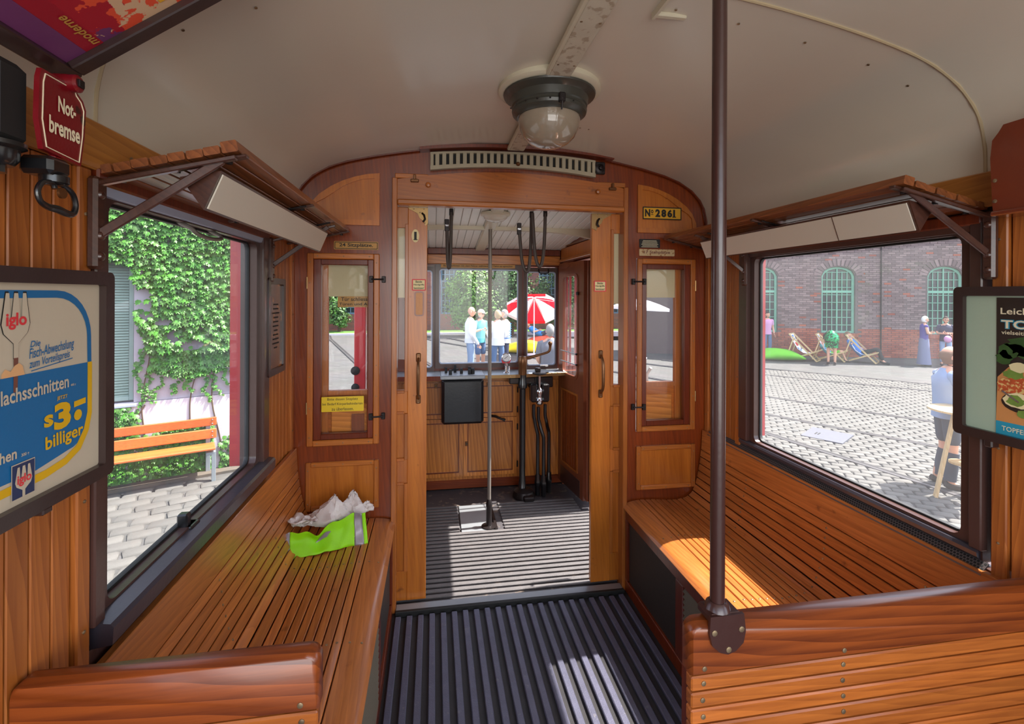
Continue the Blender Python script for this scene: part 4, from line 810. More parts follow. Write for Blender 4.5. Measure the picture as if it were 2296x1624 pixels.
# ceiling frame (torn poster)
cf = thing('torn_poster_frame', 'dark frame with torn red, orange and purple poster high at the ceiling edge', 'poster', (-0.49, 0.65, 1.98))
A0 = Vector((-0.600, 0.0, 1.902)); E1 = Vector((0.82, 0, 0.572)).normalized(); E2 = Vector((0, 1, 0)); NN = E1.cross(E2)   # NN points up-left or down
if NN.z > 0: NN = -NN
def cfp(u, y, h): return A0+E1*u+Vector((0, y, 0))+NN*h
def cbox(name, u0, u1, y0, y1, h0, h1, mat, b=0.002, **k):
    g = G(); c = cfp((u0+u1)/2, (y0+y1)/2, (h0+h1)/2); g.obox(c, E1, E2, NN, (u1-u0)/2, (y1-y0)/2, abs(h1-h0)/2, b); return mk(name, g, mat, cf, **k)
cbox('frame_rail', 0.0, 0.026, 0.30, 0.890, -0.006, 0.014, 'dark_frame'); cbox('frame_rail', 0.026, 0.42, 0.862, 0.890, -0.006, 0.014, 'dark_frame'); cbox('frame_rail', 0.42, 0.446, 0.30, 0.890, -0.006, 0.014, 'dark_frame')
def torn_mat():
    m, t, b = newmat('torn'); N = t.nodes; L = t.links; tc = N.new('ShaderNodeTexCoord')
    def nz(s, d, loc): 
        mp = N.new('ShaderNodeMapping'); mp.inputs['Location'].default_value = loc; L.new(tc.outputs['Object'], mp.inputs[0]); n = N.new('ShaderNodeTexNoise'); n.inputs['Scale'].default_value = s; n.inputs['Detail'].default_value = d; n.inputs['Roughness'].default_value = 0.6; L.new(mp.outputs[0], n.inputs['Vector']); return n.outputs['Fac']
    def step(f, p, w_=0.004): r = N.new('ShaderNodeValToRGB'); r.color_ramp.elements[0].position = p; r.color_ramp.elements[1].position = p+w_; L.new(f, r.inputs[0]); return r.outputs[0]
    def mixc(f, a, c): x = N.new('ShaderNodeMixRGB'); L.new(f, x.inputs[0]); (L.new(a, x.inputs[1]) if not isinstance(a, tuple) else setattr(x.inputs[1], 'default_value', (*lin(a), 1))); x.inputs[2].default_value = (*lin(c), 1); return x.outputs[0]
    c = mixc(step(nz(7, 5, (0, 0, 0)), 0.50), (168, 20, 40), (226, 80, 50)); c = mixc(step(nz(9, 7, (3, 1, 2)), 0.55), c, (214, 176, 140)); c = mixc(step(nz(6, 5, (1, 7, 2)), 0.60), c, (106, 50, 96)); c = mixc(step(nz(30, 6, (8, 1, 2)), 0.64), c, (206, 168, 130)); c = mixc(step(nz(8, 3, (2, 9, 4)), 0.70), c, (226, 160, 40))
    L.new(c, b.inputs['Base Color']); b.inputs['Roughness'].default_value = 0.5; return m
M['torn'] = torn_mat(); cbox('torn_sheet', 0.02, 0.43, 0.30, 0.868, -0.004, 0.002, 'torn', b=0, label='torn layered red and orange poster')
M['purple'] = paint('purple', (110, 52, 100), rough=0.5, mott=0.2); cbox('purple_band', 0.026, 0.060, 0.32, 0.862, 0.0018, 0.0032, 'purple', b=0.0005)
M['crimson'] = paint('crimson', (160, 18, 40), rough=0.5, mott=0.2); cbox('crimson_band', 0.060, 0.090, 0.60, 0.862, 0.0018, 0.0030, 'crimson', b=0.0005); cbox('yellow_label', 0.20, 0.222, 0.790, 0.845, 0.0022, 0.0032, 'plate_yellow', b=0.0005)
lettering(cf, 'moderne', cfp(0.088, 0.855, 0.0034), (0, -1, 0), -E1, w=0.075, mat='plate_brassy', shear=0.2)
# ================================================================== EMERGENCY BRAKE
eb = thing('emergency_brake', 'red enamelled emergency brake box with black hanging handle on the left pillar', 'brake', (-0.60, 0.83, 1.67))
XP = -0.560
def ebox(name, x0, x1, y0, y1, z0, z1, mat, b=0.004, **k): g = G(); g.box(x0, x1, y0, y1, z0, z1, b); return mk(name, g, mat, eb, **k)
g = G(); sh = [(0.793, 1.758), (0.868, 1.752), (0.876, 1.80), (0.879, 1.845), (0.872, 1.858), (0.860, 1.866), (0.856, 1.874), (0.790, 1.874), (0.786, 1.86), (0.784, 1.80)]
g.prism(sh, 'x', XP-0.007, XP); pl = mk('red_plate', g, 'red_enamel', eb, label='red enamel face')
inn = [(0.835+(y-0.835)*0.88, 1.812+(z-1.812)*0.92) for y, z in sh]; inn2 = [(0.835+(y-0.835)*0.855, 1.812+(z-1.812)*0.90) for y, z in sh]
g = G(); g.ringprism(inn, inn2, 'x', XP, XP+0.0010); mk('border_line', g, 'letter_cream', pl)
lettering(pl, 'Not-', (XP, 0.819, 1.822), (0, 1, 0), (0, 0, 1), w=0.036, h=0.024, mat='letter_cream', bold=0.03); lettering(pl, 'bremse', (XP, 0.802, 1.786), (0, 1, 0), (0, 0, 1), w=0.062, h=0.026, mat='letter_cream', bold=0.03)
g = G(); g.lathe([(0.0135, -0.02), (0.0135, 0.010), (0.010, 0.013)], (XP, 0.846, 1.876), 16, 'x'); g2 = mk('boss', g, 'red_enamel', eb); g = G(); g.box(XP+0.012, XP+0.016, 0.840, 0.852, 1.870, 1.882, 0.001); mk('square_end', g, 'iron', g2)
ebox('tongue', XP-0.014, XP-0.002, 0.815, 0.835, 1.742, 1.758, 'red_enamel')
ebox('body', -0.655, -0.578, 0.735, 0.800, 1.755, 1.875, 'blackmat', 0.012); g = G(); g.lathe([(0.020, 1.726), (0.026, 1.735), (0.027, 1.748), (0.034, 1.752), (0.034, 1.758)], (-0.60, 0.765, 0), 16); g.lathe([(0.014, 1.716), (0.014, 1.728)], (-0.60, 0.765, 0), 6); mk('flange', g, 'black', eb)
ebox('valve', -0.60, -0.555, 0.800, 0.842, 1.725, 1.752, 'black', 0.006); g = G(); g.lathe([(0.010, 1.712), (0.018, 1.716), (0.018, 1.726), (0.012, 1.732)], (-0.570, 0.828, 0), 14); mk('valve_stem', g, 'black', eb)
cyy, czz = 0.822, 1.692
pts = [(-0.565, cyy-0.008, czz+0.022), (-0.563, cyy-0.026, czz+0.018), (-0.562, cyy-0.036, czz+0.004), (-0.562, cyy-0.031, czz-0.010), (-0.562, cyy-0.016, czz-0.016), (-0.562, cyy+0.0, czz-0.0165), (-0.562, cyy+0.020, czz-0.020), (-0.562, cyy+0.033, czz-0.018), (-0.562, cyy+0.038, czz-0.004), (-0.562, cyy+0.032, czz+0.012), (-0.563, cyy+0.018, czz+0.021), (-0.565, cyy+0.002, czz+0.025)]
g = G(); g.tube(pts, [0.004, 0.004, 0.004, 0.004, 0.005, 0.006, 0.0055, 0.0045, 0.004, 0.004, 0.004, 0.005], 10, closed=True); g.tube([(-0.568, cyy, 1.718), (-0.565, cyy, 1.706)], 0.004, 8); h = mk('pull_handle', g, 'black', eb, label='black ring handle')
g = G(); g.lathe([(0.008, -0.002), (0.008, 0.002)], (-0.556, cyy+0.001, 1.700), 14, 'x'); mk('seal', g, 'bronze', eb, label='small brass coloured seal')
g = G(); g.tube([(-0.60, 0.30, 1.862), (-0.60, 0.70, 1.862), (-0.60, 0.742, 1.858)], 0.013, 12); mk('pipe', g, 'black', eb)
# brown box top right
rb = thing('wooden_box', 'glossy red brown wooden box at the top of the right pillar', 'box', (1.42, 0.85, 1.75))
g = G(); sh = [(0.60, 1.758), (0.995, 1.758), (0.998, 1.78), (1.003, 1.90), (0.999, 1.945), (0.985, 1.962), (0.975, 1.978), (0.60, 1.985)]
g.prism(sh, 'x', 1.397, 1.46); mk('cover', g, 'redbox', rb, ang=25); g = G(); g.box(1.388, 1.46, 0.60, 0.998, 1.752, 1.764, 0.003); mk('base_board', g, 'redbox', rb)
for zz in (1.79, 1.842): inst('screw', screw_mesh(0.005, 'x'), rb, (1.3965, 0.992, zz), rot=(0, 0, PI))
# ================================================================== SIGNS
def sign(name, lab, x0, x1, z0, z1, mat, y, lines, border=None, ink='ink', r=0.003, bold=0.02, fill=0.86, shear=0.0, cat='sign', wfac=None, group=None):
    s = thing(name, lab, cat, ((x0+x1)/2, y, z0), group); g = G(); g.prism(rrect(x0, x1, z0, z1, r, 3), 'y', y-0.002, y); mk('plate', g, mat, s)
    if border: g = G(); o = 0.0035 if (z1-z0) > 0.03 else 0.002; g.ringprism(rrect(x0+(0 if border[1] == 0 else o), x1-(0 if border[1] == 0 else o), z0+(0 if border[1] == 0 else o), z1-(0 if border[1] == 0 else o), r, 3), rrect(x0+o+border[1]+0.0018, x1-o-border[1]-0.0018, z0+o+border[1]+0.0018, z1-o-border[1]-0.0018, r*0.6, 3), 'y', y-0.0026, y-0.0019); mk('border', g, border[0], s)
    n = len(lines); H_ = (z1-z0)*fill/max(1, n)
    for i, t in enumerate(lines):
        zz = z1-(z1-z0)*(1-fill)/2-H_*(i+0.5); ww = (x1-x0)*(wfac[i] if wfac else 0.85)
        lettering(s, t, ((x0+x1)/2, y-0.002, zz), (1, 0, 0), (0, 0, 1), w=ww, h=H_*(0.62 if n == 1 else 0.68), mat=ink, bold=bold, align='c', valign='c', shear=shear)
    return s
sign('seat_count_sign', 'yellow plate reading 24 Sitzplätze on the bulkhead left of the door', -0.478, -0.270, 1.764, 1.804, 'plate_brassy', 2.419, ['24 Sitzplätze.'], ('ink', 0.001), wfac=[0.76], fill=0.9)
sign('standing_count_sign', 'worn pale plate reading 17 Stehplätze on the right bulkhead', 1.087, 1.290, 1.760, 1.796, 'plate_worn', 2.419, ['17 Stehplätze'], wfac=[0.74], fill=0.95, ink='poster_brown')
sign('number_plate', 'bright yellow plate reading No 2861 on the curved right panel', 1.100, 1.322, 1.955, 2.022, 'plate_yellow', 2.406, [], ('ink', 0.0))
np_ = [o for o in COL.objects if o.name == 'number_plate'][0]
lettering(np_, 'N', (1.112, 2.404, 1.969), (1, 0, 0), (0, 0, 1), w=0.030, h=0.040, bold=0.05); lettering(np_, 'o', (1.146, 2.404, 1.987), (1, 0, 0), (0, 0, 1), w=0.014, h=0.019, bold=0.03); flat(np_, 'underline', [(1.146, 1.979), (1.160, 1.979), (1.160, 1.982), (1.146, 1.982)], (0, 2.404, 0), (1, 0, 0), (0, 0, 1), 'ink', 0.001)
for i, ch in enumerate('2861'): lettering(np_, ch, (1.171+i*0.0345+(0.0-0.001 if ch == '1' else 0), 2.404, 1.968), (1, 0, 0), (0, 0, 1), w=0.028 if ch != '1' else 0.011, h=0.042, bold=0.055)
flat(np_, 'figure_foot', [(1.269, 1.968), (1.2905, 1.968), (1.2905, 1.973), (1.269, 1.973)], (0, 2.404, 0), (1, 0, 0), (0, 0, 1), 'ink', 0.001)
sign('safety_plate', 'small black plate with white print above the 17 Stehplätze plate', 1.087, 1.206, 1.803, 1.850, 'ink', 2.419, [])
sp = bpy.data.objects['safety_plate']; rr_ = random.Random(5)
for i in range(6):   # print too small to read in the photograph
    w_ = rr_.uniform(0.04, 0.10); z_ = 1.843-i*0.0068; x_ = 1.1465-w_/2
    flat(sp, 'small_print', [(x_, z_), (x_+w_, z_), (x_+w_, z_-0.0022), (x_, z_-0.0022)], (0, 2.417, 0), (1, 0, 0), (0, 0, 1), 'letter_cream', 0.0006)
sign('priority_seat_sign', 'lemon yellow sign reading Bitte diesen Sitzplatz on the left bulkhead window', -0.530, -0.334, 0.980, 1.052, 'plate_lemon', 2.408, ['Bitte diesen Sitzplatz', 'bei Bedarf Körperbehinderten', 'zu überlassen.'], wfac=[0.72, 0.95, 0.52], fill=0.95, bold=0.0)
sign('close_door_sign', 'yellow enamel sign behind the left bulkhead glass reading Tür schliessen', -0.470, -0.240, 1.482, 1.536, 'plate_brassy', 2.475, ['Tür schliessen und', 'Türen und Ausgänge'], wfac=[0.86, 0.94], fill=0.98, bold=0.01)
for (a, b, gname) in ((-0.109, -0.040, 'left'), (0.843, 0.911, 'right')):
    sign('handle_notice', 'small red bordered notice reading Beide Handgriffe benützen on the %s door leaf' % gname, a, b, 1.566, 1.624, 'plate_cream', 2.4440, ['Beide', 'Handgriffe', 'benützen!'], ('poster_red', 0.0), wfac=[0.46, 0.74, 0.72], fill=0.82, bold=0.01, group='red bordered notices on the door leaves')
s1 = thing('door_number', 'oval cream enamel plate with black figure 1 on the left door leaf', 'sign', (-0.0925, 2.444, 1.806)); g = G(); g.prism([(-0.0925+0.0185*math.cos(a), 1.841+0.033*math.sin(a)) for a in [2*PI*i/24 for i in range(24)]], 'y', 2.4415, 2.4445); mk('plate', g, 'plate_cream', s1)
lettering(s1, '1', (-0.0925, 2.4412, 1.841), (1, 0, 0), (0, 0, 1), w=0.012, h=0.040, bold=0.05, align='c', valign='c')
flat(s1, 'figure_foot', [(-0.102, 1.8195), (-0.082, 1.8195), (-0.082, 1.8235), (-0.102, 1.8235)], (0, 2.4412, 0), (1, 0, 0), (0, 0, 1), 'ink', 0.0014)
# ================================================================== HI-VIS VEST AND PAPER
import mathutils
def cloth_grid(fn, nu, nv, th=0.0): 
    g = G(); g.v = [tuple(fn(i/nu, j/nv)) for j in range(nv+1) for i in range(nu+1)]; g.f = [(j*(nu+1)+i, j*(nu+1)+i+1, (j+1)*(nu+1)+i+1, (j+1)*(nu+1)+i) for j in range(nv) for i in range(nu)]; return g
V0 = Vector((-0.607, 2.085, 0.449)); V1 = Vector((-0.29, 2.170, 0.452))
nsn = mathutils.noise
hv = thing('safety_vest', 'folded neon green safety vest with grey reflective ends on the left bench', 'vest', (-0.45, 2.15, 0.45))
def vest_h(u): return 0.085+0.045*u-0.035*math.exp(-((u-0.42)/0.10)**2)+0.006*math.sin(u*17)
def vest_fn(u, v):
    # v 0..1 : front face bottom to top, over the fold, down behind
    p = V0.lerp(V1, u); back = Vector((-0.22, 0.97, 0)); h = vest_h(u); 
    if v < 0.5: t = v/0.5; off = 0.035*t+0.010*math.sin(t*PI); z = h*t
    else: t = (v-0.5)/0.5; off = 0.035+0.075*t; z = h*(1-t)
    wr = 0.010*nsn.noise(Vector((u*7, v*5, 1)))+0.016*math.exp(-((u-0.40)/0.07)**2)*math.sin(v*9)
    q = p+back*(off+wr)+Vector((0.02*(0.5-v) if u > .9 else 0, 0, max(0.0, z+0.008*nsn.noise(Vector((u*9, v*6, 5))))))
    return q
def strip(u0, u1, mat, name, lift=0.0):
    g = cloth_grid(lambda a, b: vest_fn(u0+(u1-u0)*a, b)+Vector((0.0, -lift, lift*0.5)), max(2, int(44*(u1-u0))), 26); o = mk(name, g, mat, hv, ang=60); md = o.modifiers.new('t', 'SOLIDIFY'); md.thickness = 0.003; return o
strip(0.07, 0.86, 'hivis', 'fabric'); strip(0.0, 0.075, 'reflector', 'reflective_band'); strip(0.855, 0.955, 'reflector', 'reflective_band'); strip(0.95, 1.0, 'hivis', 'fabric')
g = cloth_grid(lambda a, b: vest_fn(0.38+0.14*a+0.05*b, 0.24+0.10*b)+Vector((0, -0.006, 0.002)), 6, 4); mk('reflective_label', g, 'reflector', hv, ang=60)
tp_ = thing('tissue_paper', 'crumpled white tissue paper heaped on the green safety vest', 'paper', (-0.46, 2.22, 0.50))
def sheet(c, r, peak, seed, lean):
    def fn(u, v):
        a = u*2*PI; rr = v*r*(1+0.22*math.sin(a*3+seed)+0.15*math.sin(a*5+seed*2)); z = peak*(1-v)**0.8 if peak > 0 else -peak*v
        return Vector((c[0]+rr*math.cos(a)+lean[0]*(1-v if peak > 0 else v)+0.012*nsn.noise(Vector((a*1.3, v*4, seed))), c[1]+rr*math.sin(a)*0.6+lean[1]*(1-v)+0.012*nsn.noise(Vector((a, v*5, seed+9))), max(c[2]-0.03, c[2]+z+0.022*nsn.noise(Vector((math.cos(a)*2, math.sin(a)*2+v*3, seed+3))))))
    g = cloth_grid(fn, 26, 8); o = mk('crumpled_sheet', g, 'tissue', tp_, ang=25); md = o.modifiers.new('t', 'SOLIDIFY'); md.thickness = 0.0012
sheet((-0.455, 2.235, 0.535), 0.080, 0.100, 1.0, (0.015, 0.03)); sheet((-0.355, 2.265, 0.550), 0.062, 0.085, 4.0, (-0.01, 0.03)); sheet((-0.565, 2.185, 0.545), 0.060, -0.030, 2.0, (0.0, 0.0)); sheet((-0.51, 2.245, 0.53), 0.075, 0.05, 7.0, (0.02, 0.02)); sheet((-0.315, 2.275, 0.56), 0.045, 0.03, 9.0, (0.02, 0.0))
# ================================================================== DRIVER PLATFORM
VX0, VX1 = -0.30, 1.14
g = G(); g.box(-0.45, 1.24, 2.43, 3.95, -0.12, -0.008)
vfl = structure('floor', g, 'vest_base', 'grey ribbed floor of the driver platform beyond the doorway', 'floor')
y = 2.462
while y < 3.50:
    spans = [(-0.22, 1.19 if y < 3.27 else 1.06)] if y < 3.10 else [(-0.22, 0.175), (0.47, 1.19 if y < 3.27 else 1.05)]
    for a, b in spans: g = G(); g.box(a, b, y, y+0.026, -0.009, 0.004, 0.003); mk('floor_rib', g, 'vest_rib', vfl)
    y += 0.0445
g = G(); g.box(0.185, 0.39, 3.10, 3.50, -0.009, 0.002, 0.002); mk('hatch_plate', g, 'metal_plate', vfl, label='smooth grey metal hatch plate')
g = G(); g.box(0.405, 0.425, 3.12, 3.50, -0.009, 0.006, 0.002); mk('hatch_edge', g, 'iron', vfl)
# vestibule ceiling
def vz(y): return 1.915+(3.85-y)*0.125
g = G(); g.v = [(-0.45, 2.455, vz(2.455)+0.012), (1.26, 2.455, vz(2.455)+0.012), (1.26, 3.95, vz(3.95)+0.012), (-0.45, 3.95, vz(3.95)+0.012)]; g.v += [(x, y_, z+0.05) for x, y_, z in g.v]; g.f = [(0, 1, 2, 3), (4, 5, 6, 7), (0, 1, 5, 4), (1, 2, 6, 5), (2, 3, 7, 6), (3, 0, 4, 7)]
vc = structure('ceiling', g, 'vestceil', 'white boarded ceiling over the driver platform', 'ceiling')
xx = -0.30
while xx < 1.13:
    g = G(); g.beam((xx+0.026, 2.46, vz(2.46)+0.006), (xx+0.026, 3.86, vz(3.86)+0.006), 0.0495, 0.012, b=0.003); mk('ceiling_board', g, 'vestceil', vc); xx += 0.052
g = G(); n = 12; P_ = [(-0.30+1.40*i/n, vz(3.18)-0.020-0.05*(2*i/n-1)**4) for i in range(n+1)]; g.prism(P_+[(x, vz(3.18)+0.004) for x, z in P_][::-1], 'y', 3.16, 3.21); mk('roof_rib', g, 'cream', vc, label='cream arched roof rib')
g = G(); g.beam((0.365, 2.46, vz(2.46)-0.010), (0.365, 3.86, vz(3.86)-0.010), 0.075, 0.022, b=0.006); mk('conduit', g, 'cream', vc)
# left platform wall (closed, only its light counts)
def vwall(side):
    X = lambda v: mx(v, side); nm = 'left' if side < 0 else 'right'
    g = G()
    def seg(y0, y1, z0, z1, x0=-0.40, x1=-0.34): g.box(X(x0), X(x1), y0, y1, z0, z1)
    if side < 0:
        seg(2.46, 3.95, -0.12, 0.95); seg(2.46, 3.95, 1.80, 2.10); seg(3.0, 3.05, 0.95, 1.8); seg(3.80, 3.95, 0.95, 1.8)
    else:
        seg(2.46, 3.95, 1.82, 2.10, -0.39, -0.33); seg(3.80, 3.95, -0.12, 0.92, -0.39, -0.24); seg(3.80, 3.95, 1.74, 1.83, -0.39, -0.24)
    return structure('wall_platform_'+nm, g, 'folddoor', '%s side of the driver platform in brown wood' % nm, 'wall')
vwl = vwall(-1); vwr = vwall(1)
for (z0, z1, m) in ((1.845, 1.935, 'panel'), (1.940, 2.04, 'stile_x')):
    g = G(); g.beam((1.135, 2.47, (z0+z1)/2+0.02), (1.045, 3.82, (z0+z1)/2-0.01), 0.025, z1-z0, b=0.004); mk('header_board', g, m, vwr)
g = G(); g.beam((1.13, 2.47, 1.852), (1.035, 3.80, 1.822), 0.05, 0.022, b=0.004); mk('header_rail', g, 'moulding_x', vwr)
g = G(); g.tube([(1.118, 2.5, 1.965), (1.07, 3.1, 1.953), (1.03, 3.75, 1.935)], 0.0035, 6); g.box(1.08, 1.095, 3.0, 3.03, 1.945, 1.965, 0.002); mk('bell_cord', g, 'brass', vwr, label='thin bell cord along the header')
for xx in (1.105, 1.135, 1.185): g = G(); g.box(xx-0.007, xx+0.007, 3.88, 3.92, 0.90, 1.78, 0.003); mk('red_post', g, 'tramred', vwr)
# front wall -----------------------------------------------------------------
g = G(); g.box(-0.40, 1.20, 3.86, 3.93, -0.35, 0.955); g.box(-0.40, 1.20, 3.86, 3.93, 1.775, 2.05)
for a, b in ((-0.40, -0.20), (0.0, 0.02), (0.70, 0.735), (1.01, 1.040)): g.box(a, b, 3.86, 3.93, 0.955, 1.775)
vf = structure('wall_platform_front', g, 'sash', 'front wall of the driver platform with window pillars', 'wall')
g = G(); g.box(-0.05, 1.03, 3.83, 3.862, 1.79, 1.865, 0.004); mk('header_board', g, 'pine_x', vf)
g = G(); g.box(-0.05, 1.03, 3.82, 3.862, 1.868, 1.915, 0.004); mk('header_rail', g, 'sash', vf)
g = G(); g.box(-0.28, 1.10, 3.815, 3.862, 0.0, 0.07, 0.004); mk('foot_board', g, 'stile_x', vf)
def fwin(n, x0, x1, z0, z1, lab, sx=0.03):
    wn = thing('window_%d' % n, lab, 'window', ((x0+x1)/2, 3.85, z0), kind='structure')
    g = G(); g.ringprism(rrect(x0-sx, x1+sx, z0-0.035, z1+0.035, 0.006), rrect(x0, x1, z0, z1, 0.022), 'y', 3.835, 3.865); mk('frame', g, 'brown_frame', wn, ang=50)
    g = G(); g.ringprism(rrect(x0-0.002, x1+0.002, z0-0.002, z1+0.002, 0.024), rrect(x0+0.008, x1-0.008, z0+0.008, z1-0.008, 0.018), 'y', 3.842, 3.852); mk('bead', g, 'zinc', wn, ang=50)
    g = G(); g.box(x0-0.002, x1+0.002, 3.855, 3.858, z0-0.002, z1+0.002); mk('pane', g, 'glass_front', wn); return wn
fw = fwin(7, 0.042, 0.680, 0.992, 1.748, 'wide driver windscreen with rounded corners')
fw2 = fwin(8, 0.752, 0.995, 0.965, 1.736, 'narrow right windscreen beside the folding door', 0.018)
fwin(9, -0.19, -0.01, 0.965, 1.736, 'narrow left windscreen mostly hidden by the door leaf', 0.012)
g = G(); g.tube([(0.85, 3.83, 1.758), (0.85, 3.822, 1.735), (0.86, 3.82, 1.725), (0.92, 3.82, 1.725), (0.93, 3.822, 1.735), (0.93, 3.83, 1.758)], 0.005, 8); mk('pull_handle', g, 'iron', fw2)
g = G(); g.box(0.86, 0.93, 3.815, 3.845, 0.958, 0.972, 0.004); mk('catch', g, 'steel', fw2)
sign('forbidden_sign', 'narrow yellow strip above the windscreen asking not to speak to the driver', 0.055, 0.652, 1.760, 1.788, 'plate_brassy', 3.833, ['Es ist verboten mit dem Fahrer während der Fahrt zu sprechen'], wfac=[0.93], fill=1.0, bold=0.01)
# cabinet below desk ---------------------------------------------------------
cb = thing('driver_cabinet', 'pine driver cabinet with panelled doors under the windscreen', 'cabinet', (0.40, 3.82, 0.07))
g = G(); g.box(-0.28, 1.06, 3.822, 3.86, 0.07, 0.905); mk('carcass', g, 'pine', cb)
g = G(); g.box(-0.28, 1.06, 3.805, 3.83, 0.855, 0.912, 0.003); mk('top_rail', g, 'pine_x', cb)
def cdoor(x0, x1, z0, z1, name='door', keyhole=None, rows=1):
    st = 0.035; g = G(); g.ringprism([(x0, z0), (x1, z0), (x1, z1), (x0, z1)], [(x0+st, z0+st), (x1-st, z0+st), (x1-st, z1-st), (x0+st, z1-st)], 'y', 3.803, 3.823); d = mk(name, g, 'pine', cb, ang=20)
    g = G(); g.box(x0+st, x1-st, 3.811, 3.822, z0+st, z1-st); mk('panel', g, 'pine', d)
    g = G(); b2 = 0.004; g.ringprism([(x0+st-b2, z0+st-b2), (x1-st+b2, z0+st-b2), (x1-st+b2, z1-st+b2), (x0+st-b2, z1-st+b2)], [(x0+st+b2, z0+st+b2), (x1-st-b2, z0+st+b2), (x1-st-b2, z1-st-b2), (x0+st+b2, z1-st-b2)], 'y', 3.801, 3.812); mk('bead', g, 'stile', d, ang=20)
    if keyhole: g = G(); g.box(keyhole[0]-0.012, keyhole[0]+0.012, 3.797, 3.804, keyhole[1]-0.018, keyhole[1]+0.018, 0.002); k = mk('lock', g, 'bronze', d); g = G(); g.lathe([(0.006, -0.001), (0.006, 0.001)], (keyhole[0], 3.7965, keyhole[1]), 10, 'y'); mk('keyhole', g, 'black', d)
    return d
cdoor(-0.24, 0.235, 0.565, 0.848, keyhole=(0.02, 0.826)); cdoor(0.238, 0.665, 0.565, 0.848, keyhole=(0.43, 0.826)); cdoor(-0.24, 0.235, 0.10, 0.560); d4 = cdoor(0.238, 0.665, 0.10, 0.560, keyhole=(0.262, 0.36))
for zz in (0.78, 0.62, 0.48, 0.18): g = G(); g.lathe([(0.006, -0.024), (0.006, 0.024)], (0.672, 3.80, zz), 8); mk('hinge', g, 'iron', cb)
g = G(); g.tube([(0.46, 3.80, 0.575), (0.49, 3.775, 0.575), (0.53, 3.765, 0.558), (0.565, 3.765, 0.545)], [0.009, 0.011, 0.009, 0.013], 10); mk('lever_handle', g, 'black', cb, label='black lever handle')
for x in (0.70, 0.85, 1.0): g = G(); g.box(x, x+0.145, 3.812, 3.824, 0.07, 0.852, 0.003); mk('board', g, 'pine', cb)
# desk top
dk = thing('driver_desk', 'grey metal topped driver desk with brass edge below the windscreen', 'desk', (0.40, 3.72, 0.91))
g = G(); g.prism([(-0.28, 3.862), (-0.28, 3.62), (0.07, 3.60), (0.38, 3.60), (0.60, 3.60), (1.04, 3.66), (1.06, 3.862)], 'z', 0.918, 0.934); mk('top', g, 'metal_plate', dk, ang=20)
g = G(); g.beam((0.38, 3.597, 0.922), (0.62, 3.597, 0.922), 0.004, 0.026, b=0.001); g.beam((0.62, 3.597, 0.922), (1.045, 3.657, 0.922), 0.004, 0.026, b=0.001); mk('edge_strip', g, 'brass', dk); g = G(); g.beam((-0.28, 3.617, 0.918), (0.06, 3.597, 0.918), 0.006, 0.034, b=0.001); mk('edge_strip', g, 'sash', dk, label='dull red brown desk edge')
for k in range(7): inst('screw', screw_mesh(0.004, 'y'), dk, (0.42+k*0.08, 3.594 if k < 3 else 3.594+(k-2)*0.0113, 0.922), rot=(0, 0, PI))
# controller
ct = thing('controller_box', 'black crinkled controller box hanging under the desk with knobs on top', 'controller', (0.216, 3.68, 0.58))
g = G(); g.box(0.060, 0.374, 3.575, 3.79, 0.575, 0.915, 0.018); g2 = G()
mk('case', g, 'black', ct); g = G(); g.box(0.075, 0.360, 3.566, 3.58, 0.590, 0.900, 0.012); mk('cover', g, 'black', ct)
g = G(); g.box(0.050, 0.384, 3.565, 3.80, 0.912, 0.942, 0.006); mk('cap', g, 'metal_plate', ct, label='grey metal cap plate')
for (x, yy, h, r) in ((0.095, 3.70, 0.045, 0.010), (0.125, 3.62, 0.038, 0.013), (0.165, 3.72, 0.060, 0.011), (0.21, 3.66, 0.040, 0.012), (0.275, 3.70, 0.045, 0.013), (0.295, 3.64, 0.042, 0.015), (0.27, 3.63, 0.034, 0.012)):
    g = G(); g.lathe([(r, 0.942), (r, 0.942+h*0.8), (r*0.8, 0.942+h)], (x, yy, 0), 12); mk('knob', g, 'blackmat', ct)
g = G(); g.tube([(0.14, 3.70, 0.965), (0.19, 3.73, 0.965)], 0.007, 8); mk('knob_bar', g, 'blackmat', ct)
# pressure gauge
pg = thing('pressure_gauge', 'small round pressure gauge with red bracket on the desk edge', 'gauge', (0.56, 3.70, 0.934))
g = G(); g.lathe([(0.033, 0.0), (0.036, -0.004), (0.036, -0.018), (0.031, -0.022), (0.030, -0.017), (0.002, -0.017)], (0.560, 3.70, 1.055), 24, 'y'); mk('housing', g, 'chrome', pg); g = G(); g.lathe([(0.029, -0.0172), (0.029, -0.0180)], (0.560, 3.70, 1.055), 24, 'y'); mk('dial', g, 'white', pg)
g = G(); g.beam((0.545, 3.681, 1.045), (0.572, 3.681, 1.066), 0.0015, 0.003); mk('needle', g, 'ink', pg)
g = G(); g.prism([(0.520, 1.045), (0.532, 1.010), (0.588, 1.010), (0.600, 1.045), (0.588, 1.035), (0.56, 1.016), (0.532, 1.035)], 'y', 3.688, 3.706); mk('bracket', g, 'red', pg)
g = G(); g.lathe([(0.022, 0.934), (0.012, 0.944), (0.010, 0.985), (0.014, 0.990), (0.014, 1.014)], (0.560, 3.70, 0), 14); g.lathe([(0.009, 0.934), (0.009, 0.985)], (0.582, 3.70, 0), 10); mk('stem', g, 'chrome', pg)
